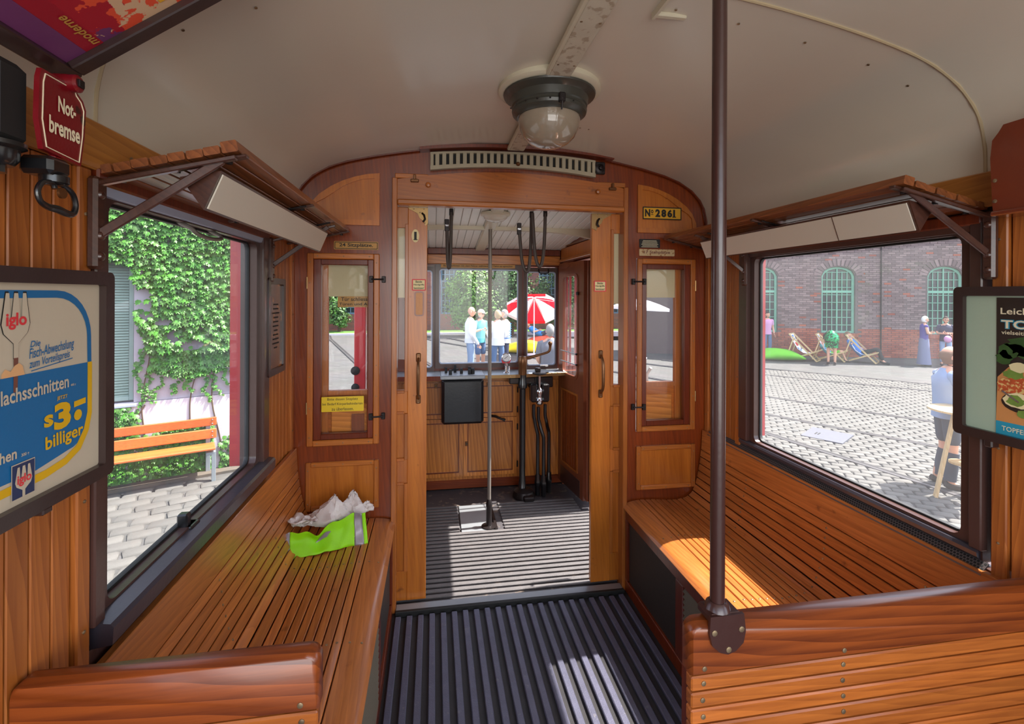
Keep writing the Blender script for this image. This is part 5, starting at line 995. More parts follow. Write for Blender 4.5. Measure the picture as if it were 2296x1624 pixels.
# hand brake
hbk = thing('hand_brake', 'black hand brake column with long crank handle and round floor base', 'brake', (0.695, 3.62, 0.0))
bx_, by_ = 0.678, 3.62
g = G(); g.lathe([(0.036, 0.02), (0.036, 0.05), (0.030, 0.06), (0.026, 0.12), (0.024, 0.13), (0.024, 0.82), (0.036, 0.83), (0.036, 0.86), (0.030, 0.88), (0.030, 0.93)], (bx_, by_, 0), 20); mk('column', g, 'black', hbk)
g = G(); g.lathe([(0.085, 0.0), (0.085, 0.012), (0.075, 0.045), (0.05, 0.060), (0.036, 0.062)], (bx_+0.01, by_-0.02, 0), 24); g.box(bx_-0.01, bx_+0.07, by_-0.14, by_-0.06, 0.0, 0.035, 0.008); mk('floor_base', g, 'iron', hbk)
g = G(); g.lathe([(0.033, 0.93), (0.033, 1.00), (0.036, 1.01), (0.036, 1.05), (0.028, 1.07), (0.010, 1.075)], (bx_, by_, 0), 20); mk('head', g, 'bronze', hbk, label='worn bronze head')
g = G(); g.tube([(bx_, by_, 1.055), (bx_+0.06, by_, 1.062), (bx_+0.14, by_-0.01, 1.085), (bx_+0.19, by_-0.015, 1.10), (bx_+0.207, by_-0.02, 1.115), (bx_+0.213, by_-0.02, 1.14), (bx_+0.213, by_-0.02, 1.168)], [0.016, 0.013, 0.010, 0.010, 0.010, 0.010, 0.014], 12); g.ball((bx_+0.213, by_-0.02, 1.17), 0.017); mk('crank', g, 'bronze', hbk)
g = G(); g.box(bx_-0.10, bx_+0.10, by_+0.01, by_+0.09, 0.855, 0.905, 0.006); mk('bracket', g, 'black', hbk)
# brake valve with pipes
bv = thing('brake_valve', 'black air brake valve with chrome centre and three downward pipes', 'valve', (0.80, 3.62, 0.0))
vx, vy = 0.808, 3.60
g = G(); g.box(vx-0.075, vx+0.12, vy+0.05, vy+0.13, 0.82, 0.905, 0.006); g.box(vx-0.070, vx-0.02, vy-0.02, vy+0.06, 0.72, 0.86, 0.010); g.box(vx+0.02, vx+0.075, vy-0.02, vy+0.06, 0.72, 0.86, 0.010); mk('body', g, 'black', bv)
g = G(); g.lathe([(0.018, 0.70), (0.026, 0.71), (0.030, 0.735), (0.022, 0.75), (0.022, 0.77), (0.028, 0.785), (0.028, 0.81), (0.018, 0.825), (0.012, 0.83), (0.012, 0.92)], (vx, vy, 0), 18); mk('valve_core', g, 'chrome', bv, label='shiny chrome valve core')
g = G(); g.lathe([(0.030, 0.930), (0.056, 0.937), (0.056, 0.945), (0.040, 0.952), (0.020, 0.955)], (vx, vy, 0), 20); g.box(vx-0.035, vx+0.005, vy-0.02, vy+0.02, 0.955, 0.985, 0.004); g.tube([(vx, vy, 0.944), (vx+0.07, vy-0.01, 0.948)], 0.006, 8); mk('top_plate', g, 'iron', bv)
for (dx, xe, ye, zt) in ((-0.045, -0.010, 0.01, 0.70), (-0.008, 0.030, -0.02, 0.68), (0.045, 0.088, 0.05, 0.70)):
    g = G(); x0 = vx+dx; x1 = vx+xe; y1 = vy+ye; g.tube([(x0, vy, zt), (x0, vy, zt-0.08), (x0+0.008, vy, zt-0.12), ((x0+x1)/2, (vy+y1)/2, zt-0.17), (x1-0.004, y1, zt-0.22), (x1, y1, zt-0.26), (x1, y1, 0.22), (x1, y1, 0.12)], 0.0135, 12); g.lathe([(0.020, 0.0), (0.020, 0.07), (0.024, 0.08), (0.024, 0.11), (0.020, 0.12), (0.020, 0.15), (0.014, 0.16)], (x1, y1, 0), 6 if dx < 0 else 12); mk('pipe', g, 'black', bv)
# platform pole
pp = thing('platform_pole', 'slim grey floor to ceiling pole in the middle of the driver platform', 'pole', (0.369, 3.16, 0.0))
g = G(); g.lathe([(0.0125, 0.17), (0.0125, vz(3.16)-0.02)], (0.369, 3.16, 0), 16); mk('tube', g, 'pole_grey', pp); g = G(); g.lathe([(0.050, 0.003), (0.050, 0.009), (0.022, 0.013), (0.019, 0.02), (0.018, 0.13), (0.021, 0.14), (0.021, 0.155), (0.0125, 0.185)], (0.369, 3.16, 0), 20); mk('foot_socket', g, 'iron', pp)
# platform lamp
pl_ = thing('platform_lamp', 'small dome lamp on the ceiling of the driver platform', 'lamp', (0.365, 2.86, 2.02))
g = G(); g.lathe([(0.09, vz(2.86)), (0.09, vz(2.86)-0.012), (0.078, vz(2.86)-0.020)], (0.365, 2.86, 0), 24); mk('base', g, 'cream', pl_); g = G(); g.lathe([(0.075, vz(2.86)-0.016), (0.070, vz(2.86)-0.03), (0.05, vz(2.86)-0.046), (0.02, vz(2.86)-0.054), (0.002, vz(2.86)-0.055)], (0.365, 2.86, 0), 24, cap=False); mk('glass_dome', g, 'opal', pl_)
# straps
def strap(lab, x0, y0, z0, x1, y1, z1, zb, xm=None, buckle=True, fl_=0.35, off=0.0):
    s = thing('leather_strap', lab, 'strap', (x0, y0, z0), 'hanging leather straps on the driver platform'); N_ = 14; pts = []
    xm = xm if xm is not None else (x0+x1)/2
    pts = [(x0, y0, z0), (x0+(xm-x0)*0.15, y0, z0-(z0-zb)*0.35), (x0+(xm-x0)*0.35, (y0*3+y1)/4, z0-(z0-zb)*0.72), (x0+(xm-x0)*0.65, (y0+y1)/2, zb+0.018), (xm, (y0+y1)/2, zb), (xm+(x1-xm)*0.4, (y0+y1)/2, zb+0.018), (xm+(x1-xm)*0.75, (y0+3*y1)/4, z1-(z1-zb)*0.7), (xm+(x1-xm)*0.92, y1, z1-(z1-zb)*0.35), (x1, y1, z1)]
    g = G(); g.tube(pts, 0.0075, 8, flat=1.35, up=(1, 0, 0)); mk('strap', g, 'leather', s, ang=50)
    if buckle:
        g = G(); g.box(x0-0.013, x0+0.013, y0-0.008, y0+0.008, z0-0.04, z0+0.03, 0.003); b = mk('buckle', g, 'iron', s); g = G(); g.box(x0-0.011, x0+0.011, y0-0.010, y0-0.006, z0-0.012, z0-0.002, 0.001); mk('roller', g, 'chrome', b)
    g = G(); g.box(x1-0.012, x1+0.012, y1-0.006, y1+0.006, z1-0.02, z1+0.02, 0.003); mk('hook', g, 'iron', s)
    return s
zc = vz(2.8)
strap('leather strap hanging at the left of the platform pole', 0.073, 2.80, 1.955, 0.098, 2.80, zc-0.02, 1.70)
strap('leather strap with chrome roller hanging right of the platform pole', 0.500, 2.80, 1.945, 0.575, 2.80, zc-0.02, 1.685, xm=0.548)
strap('leather strap hanging furthest right on the driver platform', 0.568, 2.74, zc-0.02, 0.645, 2.74, zc-0.02, 1.715, xm=0.612, buckle=False)
# folding door on the right
def leaf(parent, M4, mat, name, outer):
    pass
fd = thing('door_3', 'brown folding entrance door folded open at the front right of the platform', 'door', (1.08, 3.53, 0.03), kind='structure')
P0 = Vector((1.040, 3.800, 0.045)); P1 = Vector((1.105, 3.345, 0.045)); D_ = (P1-P0).normalized(); Ld = (P1-P0).length; Nn = Vector((D_.y, -D_.x, 0)); Nn = Nn if Nn.x < 0 else -Nn
def lmap(off): return lambda u, v, t: P0+D_*u+Nn*(t+off)+Vector((0, 0, v))
def lbox(name, u0, u1, v0, v1, t0, t1, mat, off=0.0, b=0.003, par=None, fn=None):
    g = G(); g.box(u0, u1, v0, v1, t0, t1, b); f = lmap(off); g.mapv(f); return mk(name, g, mat, par or fd, ang=25)
HT = 1.755
def lring(name, outer, inner, t0, t1, mat, off=0.0):
    g = G(); n = len(outer); f = lmap(off); vs = [f(a, b, t0) for a, b in outer]+[f(a, b, t0) for a, b in inner]+[f(a, b, t1) for a, b in outer]+[f(a, b, t1) for a, b in inner]; fs = []
    for i in range(n):
        j = (i+1) % n; fs += [(i, j, n+j, n+i), (2*n+i, 3*n+i, 3*n+j, 2*n+j), (i, 2*n+i, 2*n+j, j), (n+i, n+j, 3*n+j, 3*n+i)]
    g.add(vs, fs); return mk(name, g, mat, fd, ang=35)
wo = rrect(0.075, Ld-0.09, 0.86, 1.665, 0.05); wi = rrect(0.095, Ld-0.11, 0.885, 1.645, 0.04)
lring('leaf_frame', rrect(0.0, Ld, 0.0, HT, 0.003), rrect(0.078, Ld-0.093, 0.863, 1.662, 0.05), 0.0, 0.030, 'folddoor')
lring('window_bead', wo, wi, 0.022, 0.036, 'folddoor'); lbox('window_pane', 0.09, Ld-0.105, 0.88, 1.65, 0.012, 0.015, 'glass', b=0)
lring('panel_bead', rrect(0.07, Ld-0.085, 0.17, 0.76, 0.004), rrect(0.085, Ld-0.10, 0.185, 0.745, 0.003), 0.028, 0.038, 'moulding')
for k in range(6): lbox('tongue_board', 0.085+k*(Ld-0.185)/6+0.001, 0.085+(k+1)*(Ld-0.185)/6-0.001, 0.185, 0.745, 0.030, 0.034, 'stile')
for vv in (1.06, 0.98): g = G(); f = lmap(0); g.tube([f(0.08, vv, 0.045), f(Ld-0.09, vv, 0.045)], 0.004, 8); mk('window_bar', g, 'galv', fd); g = G(); g.ball(f(Ld-0.088, vv, 0.045), 0.008); mk('bar_end', g, 'iron', fd)
lbox('kick_plate', 0.05, Ld-0.05, 0.0, 0.13, 0.030, 0.033, 'brown_frame')
g = G(); g.box(1.100, 1.150, 3.325, 3.347, 0.045, 1.80, 0.003); mk('edge_board', g, 'folddoor', fd, label='sunlit edge of the folded leaf')
for zz in (0.2, 0.45, 0.7, 0.95, 1.2, 1.45): inst('screw', screw_mesh(0.004, 'y'), fd, (1.125, 3.324, zz), rot=(0, 0, PI))
g = G(); g.box(1.112, 1.145, 3.275, 3.325, 0.03, 1.80, 0.008); mk('rubber_seal', g, 'rubber', fd)
lbox('leaf_catch', Ld-0.10, Ld-0.07, 1.50, 1.525, 0.036, 0.046, 'iron')
# second (outer) leaf, red outside
g = G(); g.ringprism([(3.36, 0.045), (3.82, 0.045), (3.82, 1.80), (3.36, 1.80)], [(3.44, 0.92), (3.74, 0.92), (3.74, 1.70), (3.44, 1.70)], 'x', 1.165, 1.195); mk('outer_leaf', g, 'tramred', fd, ang=25, label='red outer leaf')
for yy in (3.50, 3.57, 3.64): g = G(); g.tube([(1.18, yy, 0.92), (1.18, yy, 1.70)], 0.008, 8); mk('guard_bar', g, 'tramred', fd)
g = G(); g.tube([(1.205, 2.52, 0.75), (1.19, 2.535, 0.78), (1.19, 2.54, 1.10), (1.205, 2.52, 1.14)], 0.009, 8); mk('grab_handle', g, 'white', vwr, label='white grab handle beside the entrance')
# front apron, left red front post and buffer seen through the left bulkhead glass
g = G(); g.box(-0.61, -0.525, 3.86, 3.93, -0.3, 1.54, 0.004); g.box(-0.61, -0.38, 3.862, 3.928, -0.3, 0.0); mk('corner_post', g, 'tramred', vwl)
g = G(); g.lathe([(0.03, -0.02), (0.034, -0.03), (0.034, -0.05), (0.012, -0.06)], (-0.60, 3.90, 0.95), 14, 'y'); g.lathe([(0.03, -0.02), (0.030, -0.03), (0.030, -0.05), (0.012, -0.06)], (-0.60, 3.90, 0.82), 14, 'y'); mk('side_fitting', g, 'blackmat', vwl)
# ================================================================== OUTSIDE
def smooth(a, b, x): t = max(0, min(1, (x-a)/(b-a))); return t*t*(3-2*t)
def gz(x, y): return -0.8+0.0182*max(0.0, min(y, 26)-2)*(1-smooth(3.5, 9.0, x))
g = G(); xs = [-16+i*1.0 for i in range(0, 49)]; ys = [-8+j*1.0 for j in range(0, 40)]
g.v = [(x, y, gz(x, y)-0.012) for y in ys for x in xs]; nx = len(xs); g.f = [(j*nx+i, j*nx+i+1, (j+1)*nx+i+1, (j+1)*nx+i) for j in range(len(ys)-1) for i in range(nx-1)]
def ground_mat():
    m, t, b = newmat('paving'); N = t.nodes; L = t.links; tc = N.new('ShaderNodeTexCoord'); mp = N.new('ShaderNodeMapping'); mp.inputs['Rotation'].default_value = (0, 0, 0.5); L.new(tc.outputs['Object'], mp.inputs[0])
    br = N.new('ShaderNodeTexBrick'); br.inputs['Scale'].default_value = 1.0; br.inputs['Brick Width'].default_value = 0.24; br.inputs['Row Height'].default_value = 0.15; br.inputs['Mortar Size'].default_value = 0.010; br.inputs['Mortar Smooth'].default_value = 0.4
    br.inputs['Color1'].default_value = (*lin((92, 90, 86)), 1); br.inputs['Color2'].default_value = (*lin((80, 78, 75)), 1); br.inputs['Mortar'].default_value = (*lin((74, 71, 62)), 1); L.new(mp.outputs[0], br.inputs['Vector'])
    n = N.new('ShaderNodeTexNoise'); n.inputs['Scale'].default_value = 1.3; n.inputs['Detail'].default_value = 6; L.new(tc.outputs['Object'], n.inputs['Vector']); mx_ = N.new('ShaderNodeMixRGB'); mx_.blend_type = 'MULTIPLY'; mx_.inputs[0].default_value = 0.35; L.new(br.outputs[0], mx_.inputs[1]); L.new(n.outputs['Color'], mx_.inputs[2])
    h = N.new('ShaderNodeHueSaturation'); h.inputs['Saturation'].default_value = 0.4; h.inputs['Value'].default_value = 1.1; L.new(mx_.outputs[0], h.inputs['Color']); L.new(h.outputs[0], b.inputs['Base Color']); b.inputs['Roughness'].default_value = 0.9; return m
M['paving'] = ground_mat()
yard = mk('cobbled_yard', g, 'paving', label='pale cobbled museum yard around the tram', cat='ground', kind='structure', ang=80)
def stone_mesh(k, L_, W_, mat='cobble'):
    g = G(); r = random.Random(k); a = [(-L_/2, -W_/2), (L_/2, -W_/2), (L_/2, W_/2), (-L_/2, W_/2)]; a = [(x*(1+r.uniform(-.08, .05)), y*(1+r.uniform(-.12, .05))) for x, y in a]
    vs = [(x, y, -0.02) for x, y in a]+[(x*0.97, y*0.95, 0.004) for x, y in a]+[(x*0.80, y*0.72, 0.016+r.uniform(-.002, .003)) for x, y in a]
    fs = [(4*k_+i, 4*k_+(i+1) % 4, 4*k_+4+(i+1) % 4, 4*k_+4+i) for k_ in (0, 1) for i in range(4)]+[(8, 9, 10, 11)]; g.add(vs, fs); return g
def cobbles(name_lab, pts_rot, L_, W_, nsingle, key):
    """pts_rot: list of (x, y, rot) sorted nearest first"""
    ms = [mesh_of('cobble', stone_mesh(k, L_, W_), 'cobble', ang=50) for k in range(6)]; gs = G(); r = random.Random(key)
    for i, (x, y, a) in enumerate(pts_rot):
        z = gz(x, y)-0.004; 
        if i < nsingle: o = inst('cobble', ms[i % 6], yard, (x, y, z)); o.rotation_euler = (r.uniform(-.02, .02), r.uniform(-.02, .02), a+r.uniform(-.05, .05))
        else:
            s_ = stone_mesh(i % 23, L_, W_); ca, sa = math.cos(a), math.sin(a); gs.add([(x+vx_*ca-vy_*sa, y+vx_*sa+vy_*ca, z+vz_) for vx_, vy_, vz_ in s_.v], s_.f)
    if gs.v: mk('cobbles', gs, 'cobble', yard, kind='stuff', ang=50)
pts = []; th_ = math.radians(24); 
for j in range(-12, 22):
    for i in range(-12, 14):
        u = i*0.29+(0.145 if j % 2 else 0); v = j*0.165; x = -3.3+u*math.cos(th_)-v*math.sin(th_); y = 4.6+u*math.sin(th_)+v*math.cos(th_)
        # keep: in view of the left window and in front of the wall strip
        if -5.4 < x < -1.2 and 2.9 < y < 6.4 and ((x+3.0)*0.407-(y-6.585)*0.914) > 0.25 and -0.85 < x/y < -0.28: pts.append((x, y, th_+random.uniform(-.04, .04)))
pts.sort(key=lambda p: p[1]); cobbles('left', pts, 0.275, 0.152, 170, 1)
pts = []; th_ = math.radians(-35)
for j in range(-40, 60):
    for i in range(-45, 45):
        u = i*0.21+(0.105 if j % 2 else 0); v = j*0.135; x = 8.0+u*math.cos(th_)-v*math.sin(th_); y = 7.5+u*math.sin(th_)+v*math.cos(th_)
        if 3.2 < y < 13.5 and 0.70 < x/y < 1.55 and x > 2.2 and (x+y) < 24: pts.append((x, y, th_))
pts.sort(key=lambda p: p[0]**2+p[1]**2); cobbles('right', pts, 0.2, 0.125, 120, 2)
def rail(lab, P):
    r_ = thing('tram_rail', lab, 'rail', (P[0][0], P[0][1], gz(*P[0])), 'tram rails set in the cobbles')
    pts = []
    for a, b in zip(P, P[1:]):
        k = max(1, int(math.dist(a, b)/1.2)); pts += [(a[0]+(b[0]-a[0])*i/k, a[1]+(b[1]-a[1])*i/k) for i in range(k)]
    pts.append(P[-1])
    def ribbon(off, wd, zz):
        g = G(); vs = []
        for i, p in enumerate(pts):
            a = Vector(pts[max(i-1, 0)]); b = Vector(pts[min(i+1, len(pts)-1)]); t = (b-a).normalized(); n = Vector((-t.y, t.x))
            for s in (off-wd/2, off+wd/2): q = Vector(p)+n*s; vs += [(q.x, q.y, gz(q.x, q.y)+zz), (q.x, q.y, gz(q.x, q.y)-0.03)]
        fs = []
        for i in range(len(pts)-1): o = i*4; fs += [(o, o+2, o+6, o+4), (o, o+4, o+5, o+1), (o+2, o+3, o+7, o+6)]
        g.add(vs, fs); return g
    mk('rail_head', ribbon(0, 0.055, 0.020), 'rail', r_); mk('groove', ribbon(0.055, 0.05, 0.0165), 'groove', r_); mk('rail_lip', ribbon(0.09, 0.02, 0.019), 'rail', r_)
rail('second rail from the brick building, running past the deckchairs', [(-0.1, 23.0), (0.26, 22.5), (1.43, 19.9), (5.0, 16.2), (9.55, 12.63), (12.07, 9.83), (14.5, 6.5)])
rail('rail crossing the middle of the sunlit yard right of the tram', [(-0.9, 22.5), (0.24, 20.2), (1.25, 18.6), (4.2, 13.9), (7.44, 9.83), (9.16, 7.41), (11.0, 4.4)])
rail('rail passing just behind the drain cover', [(3.0, 13.0), (5.0, 10.1), (6.25, 8.26), (7.68, 6.15), (9.2, 3.7)])
rail('rail nearest to the tram on the right side', [(3.6, 10.5), (4.7, 8.4), (5.37, 7.1), (5.95, 4.88), (6.2, 3.3)])
rail('rail nearest to the brick building on the right', [(8.0, 15.9), (10.4, 13.8), (12.46, 11.28), (15.0, 8.0)])
rail('rail seen through the left bulkhead window', [(-4.8, 23.2), (-4.42, 21.6), (-2.26, 14.8), (-1.2, 11.0), (-0.8, 9.0)])
rail('far rail curving behind the left bulkhead window', [(-3.25, 23.3), (-1.6, 19.5), (0.0, 14.0)])
M['metal_cover'] = paint('metal_cover', (84, 86, 96), rough=0.6, mott=0.2, scale=20)
dc = thing('drain_cover', 'rectangular grey steel drain cover in the cobbles between rails', 'cover', (6.35, 6.88, -0.78)); M1 = [(5.93, 6.94), (6.51, 7.34), (6.80, 6.81), (6.23, 6.44)]
g = G(); DZ_ = gz(6.35, 6.88); g.prism(M1, 'z', DZ_-0.03, DZ_+0.026); mk('cover_plate', g, 'metal_cover', dc); 
for t in (0.2, 0.27): g = G(); a = Vector(M1[0]).lerp(Vector(M1[3]), t+0.05); b = Vector(M1[1]).lerp(Vector(M1[2]), t+0.05); p = a.lerp(b, 0.35); q = a.lerp(b, 0.55); g.beam((p.x, p.y, DZ_+0.027), (q.x, q.y, DZ_+0.027), 0.02, 0.004); mk('lifting_slot', g, 'groove', dc)
# ---------------------------------------------------------------- left house
LO = Vector((-3.0004, 6.5851, 0)); LD = Vector((math.sin(math.radians(66)), math.cos(math.radians(66)), 0)); LN = Vector((LD.y, -LD.x, 0))
def L3(s, off, z): p = LO+LD*s+LN*off; return (p.x, p.y, z)
def lg(boxes, b=0.0):
    g = G()
    for (s0, s1, o0, o1, z0, z1) in boxes: k = len(g.v); g.box(s0, s1, o0, o1, z0, z1, b); 
    g.mapv(lambda s, o, z: L3(s, o, z)); return g
hs_ = thing('plastered_house', 'pale lilac plastered house wall overgrown with ivy left of the tram', 'building', L3(0, 0, -0.8))
mk('wall', lg([(-6, -1.45, -0.3, 0, 0.19, 4.5), (-1.45, -0.58, -0.3, 0, 1.96, 4.5), (-0.58, 1.46, -0.3, 0, 0.24, 4.5), (-1.45, -0.58, -0.3, -0.14, 0.1, 1.96)]), 'plaster', hs_)
mk('plinth', lg([(-6, 1.46, -0.3, 0.025, -1.0, 0.235)]), 'plinth', hs_, label='slightly proud plinth below the ledge')
w_ = mk('window_shutter', lg([(-1.44, -1.40, -0.12, -0.05, 0.26, 1.95), (-0.63, -0.585, -0.12, -0.05, 0.26, 1.95), (-1.40, -0.63, -0.12, -0.05, 1.90, 1.95), (-1.40, -0.63, -0.12, -0.05, 0.26, 0.31)], 0.004), 'shutframe', hs_, label='grey green louvred shutter')
for k in range(48):
    z = 0.32+k*0.0329; g = G(); g.box(-1.395, -0.635, -0.016, 0.016, -0.003, 0.003); a = math.radians(55); g.mapv(lambda s, o, zz: L3(s, -0.085+o*math.cos(a)-zz*math.sin(a), z+o*math.sin(a)*-1+zz*math.cos(a))); mk('louvre', g, 'shutter', w_)
mk('window_sill', lg([(-1.5, -0.55, -0.12, 0.06, 0.195, 0.225)], 0.005), 'zinc', hs_, label='bluish zinc sill')
mk('eave_board', lg([(-6, 1.6, -0.3, 0.3, 4.4, 4.55)]), 'plaster', hs_)
mk('gutter_soil', lg([(-6, 1.5, 0.02, 0.22, -0.80, gz(-3, 6.5)+0.02)]), 'soil', hs_, kind='stuff', label='earth strip along the wall foot')
for k in range(60):
    z = -0.78+k*0.077
    if z < 4.3: mk('quoin_brick', lg([(1.44+(0.02 if k % 2 else 0), 1.60, -0.30, 0.03, z, z+0.068)], 0.006), 'brick_red', hs_)
# ivy
def leaf_g(size, k=0):
    P = [(0, -0.45), (0.22, -0.5), (0.5, -0.18), (0.30, 0.0), (0.42, 0.32), (0.16, 0.22), (0, 0.62), (-0.16, 0.22), (-0.42, 0.32), (-0.30, 0.0), (-0.5, -0.18), (-0.22, -0.5)]
    return [(0, 0, 0.06*size)]+[(x*size, -y*size, -0.05*size*(abs(x)*2)) for x, y in P], [(0, i+1, (i+1) % 12+1) for i in range(12)]
def leaf_q(size): return [(0, -0.6*size, 0), (0.42*size, 0.0, 0.04*size), (0.25*size, 0.5*size, 0), (0, 0.35*size, 0.05*size), (-0.25*size, 0.5*size, 0), (-0.42*size, 0, 0.04*size)], [(0, 1, 2, 3), (0, 3, 4, 5)]
rn = random.Random(21); nsf = mathutils.noise.noise
def ivy_density(s, z):
    n = nsf(Vector((s*3, z*3, 1)))*0.9+nsf(Vector((s*8, z*8, 4)))*0.4
    if z > 1.98: return 1.0
    if s < -0.60: return 1.0 if z > 1.98-0.10*max(0, min(1, (s+1.0)/0.4))+0.10*n-0.02 else 0.0
    d = 1.0
    edge = -0.56+0.10*n+0.12*max(0, (1.9-z))*0.3
    if s < edge: d = 0.0
    if z < 0.52+0.12*n: d = 0.0
    # pale gaps
    for (cs, cz, rs, rz) in ((-0.48, 1.42, 0.10, 0.22), (-0.20, 1.02, 0.10, 0.07), (0.0, 0.90, 0.13, 0.08), (-0.30, 1.18, 0.10, 0.05), (-0.50, 0.72, 0.10, 0.10), (0.50, 0.55, 0.12, 0.20)):
        if ((s-cs)/rs)**2+((z-cz)/rz)**2 < 1+n*0.8: d = 0.04
    return d
spots = []
for i in range(15000):
    s = rn.uniform(-1.7, 1.4); z = rn.uniform(0.38, 3.2)
    if rn.random() < ivy_density(s, z): spots.append((s, z, rn.uniform(0.01, 0.10)*(1 if z > 0.8 else 0.4), 1))
for (s0, z0, ds, dz, n) in ((-0.45, 0.55, 0.02, -0.30, 22), (-0.30, 0.50, -0.12, -0.30, 18), (-0.10, 0.52, -0.12, -0.22, 18), (0.05, 0.55, -0.16, -0.20, 20), (0.20, 0.50, 0.10, -0.28, 22), (0.30, 0.60, 0.12, -0.30, 22), (0.36, 0.62, 0.22, -0.22, 20), (-0.52, 0.85, -0.02, -0.5, 40), (-0.50, 0.35, -0.05, -0.5, 26), (-0.05, 0.5, 0.02, -0.2, 14), (0.12, 0.5, 0.05, -0.35, 20), (-0.56, 1.2, 0.14, -0.25, 24), (-0.38, 1.35, 0.2, -0.1, 18)):
    for k in range(n): t = k/n; spots.append((s0+ds*t+0.03*math.sin(t*9)+rn.uniform(-.02, .02), z0+dz*t+rn.uniform(-.015, .015), 0.01, 0.6))
for i in range(3200):
    s = rn.uniform(-1.7, 0.75); z = rn.uniform(-0.76, 0.19); n = nsf(Vector((s*4, z*4, 9)))
    top = -0.10+0.14*n if s < 0.25 else -0.30-0.3*abs(s-0.42)
    if s < -0.55: top = 0.16+0.06*n if s < -0.62 else 0.10+0.1*n
    if z < top and (z > -0.74 or n > 0.1) and (s < 0.22 or 0.30 < s < 0.60): spots.append((s, z, rn.uniform(0.01, 0.045), 0.8))
iv = thing('ivy', 'dense green ivy climbing the pale house wall', 'plant', L3(0, 0.05, -0.7))
spots.sort(key=lambda p: (p[3] < 1, p[2] < 0.05)); lm = [mesh_of('leaf', G().add(*leaf_g(0.066+0.010*k)), 'ivy', normals=False, ang=60) for k in range(3)]
gi = G()
def leaf_frame(n, s, z, off, sz):
    tilt = rn.uniform(0.5, 1.25); sw = rn.uniform(-0.6, 0.6); Z = (LN*math.cos(tilt*0.7)+Vector((0, 0, 1))*math.sin(tilt*0.7)+LD*0.4*sw).normalized(); X_ = LD.cross(Z).cross(Z)*-1; X_ = (LD-Z*LD.dot(Z)).normalized(); Y_ = Z.cross(X_); a = rn.uniform(-.5, .5); X2 = X_*math.cos(a)+Y_*math.sin(a); Y2 = Z.cross(X2); return Matrix((X2, Y2, Z)).transposed().to_4x4()
for i, (s, z, off, sc_) in enumerate(spots):
    m4 = leaf_frame(i, s, z, off, sc_); P_ = Vector(L3(s, off+0.03, z))
    vis = -0.95 < s < 0.5 and z > 0.4
    if len([0]) and i < 900 and i % 3 == 0 and i//3 < 300: o = inst('leaf', lm[i % 3], iv, P_); o.rotation_euler = m4.to_euler()
    else:
        vs, fs = leaf_g(rn.uniform(0.055, 0.09)*sc_); m4.translation = P_; gi.add([m4 @ Vector(v) for v in vs], fs)
mk('leaves', gi, 'ivy', iv, kind='stuff', normals=False, ang=60)
g = G()
for (a, b) in (((-0.5, -0.7), (-0.45, 0.9)), ((-0.1, -0.6), (0.1, 0.9)), ((0.3, -0.7), (0.2, 0.8)), ((-0.9, -0.7), (-0.5, 0.2))): g.tube([L3(a[0]+(b[0]-a[0])*t+0.03*math.sin(t*8), 0.03, a[1]+(b[1]-a[1])*t) for t in [i/8 for i in range(9)]], 0.008, 6)
mk('stems', g, 'bark', iv)
# outdoor bench
pb = thing('park_bench', 'orange slatted park bench with galvanised legs before the ivy wall', 'bench', L3(-0.7, 0.28, gz(-3, 6.4)))
for (z0, z1) in ((-0.125, -0.02), (-0.285, -0.165)): mk('back_slat', lg([(-1.75, 0.26, 0.10, 0.13, z0, z1)], 0.008), 'benchout', pb)
for k in range(3): mk('seat_slat', lg([(-1.75, 0.24, 0.14+k*0.125, 0.25+k*0.125, -0.36+0.012*k, -0.33+0.012*k)], 0.008), 'benchout', pb)
for s in (0.17, -1.60):
    mk('back_post', lg([(s-0.025, s+0.025, 0.05, 0.10, gz(-3, 6.4)-0.02, -0.03)], 0.004), 'galv', pb); mk('front_leg', lg([(s+0.03, s+0.075, 0.42, 0.47, gz(-3, 6.3)-0.02, -0.36)], 0.004), 'galv', pb); mk('seat_support', lg([(s-0.025, s+0.06, 0.08, 0.47, -0.40, -0.365)], 0.004), 'galv', pb)
for zz in (-0.05, -0.10, -0.20, -0.255):
    g = G(); g.ball(L3(0.215, 0.132, zz), 0.010, u=8, v=6); mk('bolt', g, 'steel', pb)
# ---------------------------------------------------------------- right brick building
RA = Vector((12.735, 16.853, 0)); RD = Vector((0.95815, -0.28627, 0)); RN = Vector((-0.28627, -0.95815, 0))
def R3(s, off, z): p = RA+RD*s+RN*off; return (p.x, p.y, z)
def rg(fn_g): fn_g.mapv(lambda s, o, z: R3(s, o, z)); return fn_g
fb = thing('factory_building', 'weathered brick factory hall with green arched windows across the yard', 'building', R3(4, 0, -0.8))
WN = [(-0.08, 'left'), (2.72, 'middle'), (6.43, 'right')]; WW = 0.60; WZ0, WSP, WTOP = 0.12, 2.30, 2.66
def win_poly(cs, w, z0, zs, zt, n=10): return [(cs-w, z0), (cs+w, z0)]+[(cs+w*math.cos(PI*i/n), zs+(zt-zs)*math.sin(PI*i/n)) for i in range(n+1)]
g = G()
cuts = [(-0.08-WW, -0.08+WW), (2.72-WW, 2.72+WW), (6.43-WW, 6.43+WW)]; s = -5.5
for a, b in cuts+[(26, 26)]: g.box(s, a, -0.4, 0, -1.0, 8.5); s = b
for a, b in cuts: g.box(a, b, -0.4, 0, -1.0, WZ0); g.prism([(a, WTOP+0.01)]+[(a+(b-a)*i/12, WSP+(WTOP-WSP)*math.sqrt(max(0, 1-((2*i/12)-1)**2))) for i in range(13)]+[(b, 8.5), (a, 8.5)][0:2], 'y', -0.4, 0) if False else g.box(a, b, -0.4, 0, WTOP+0.02, 8.5)
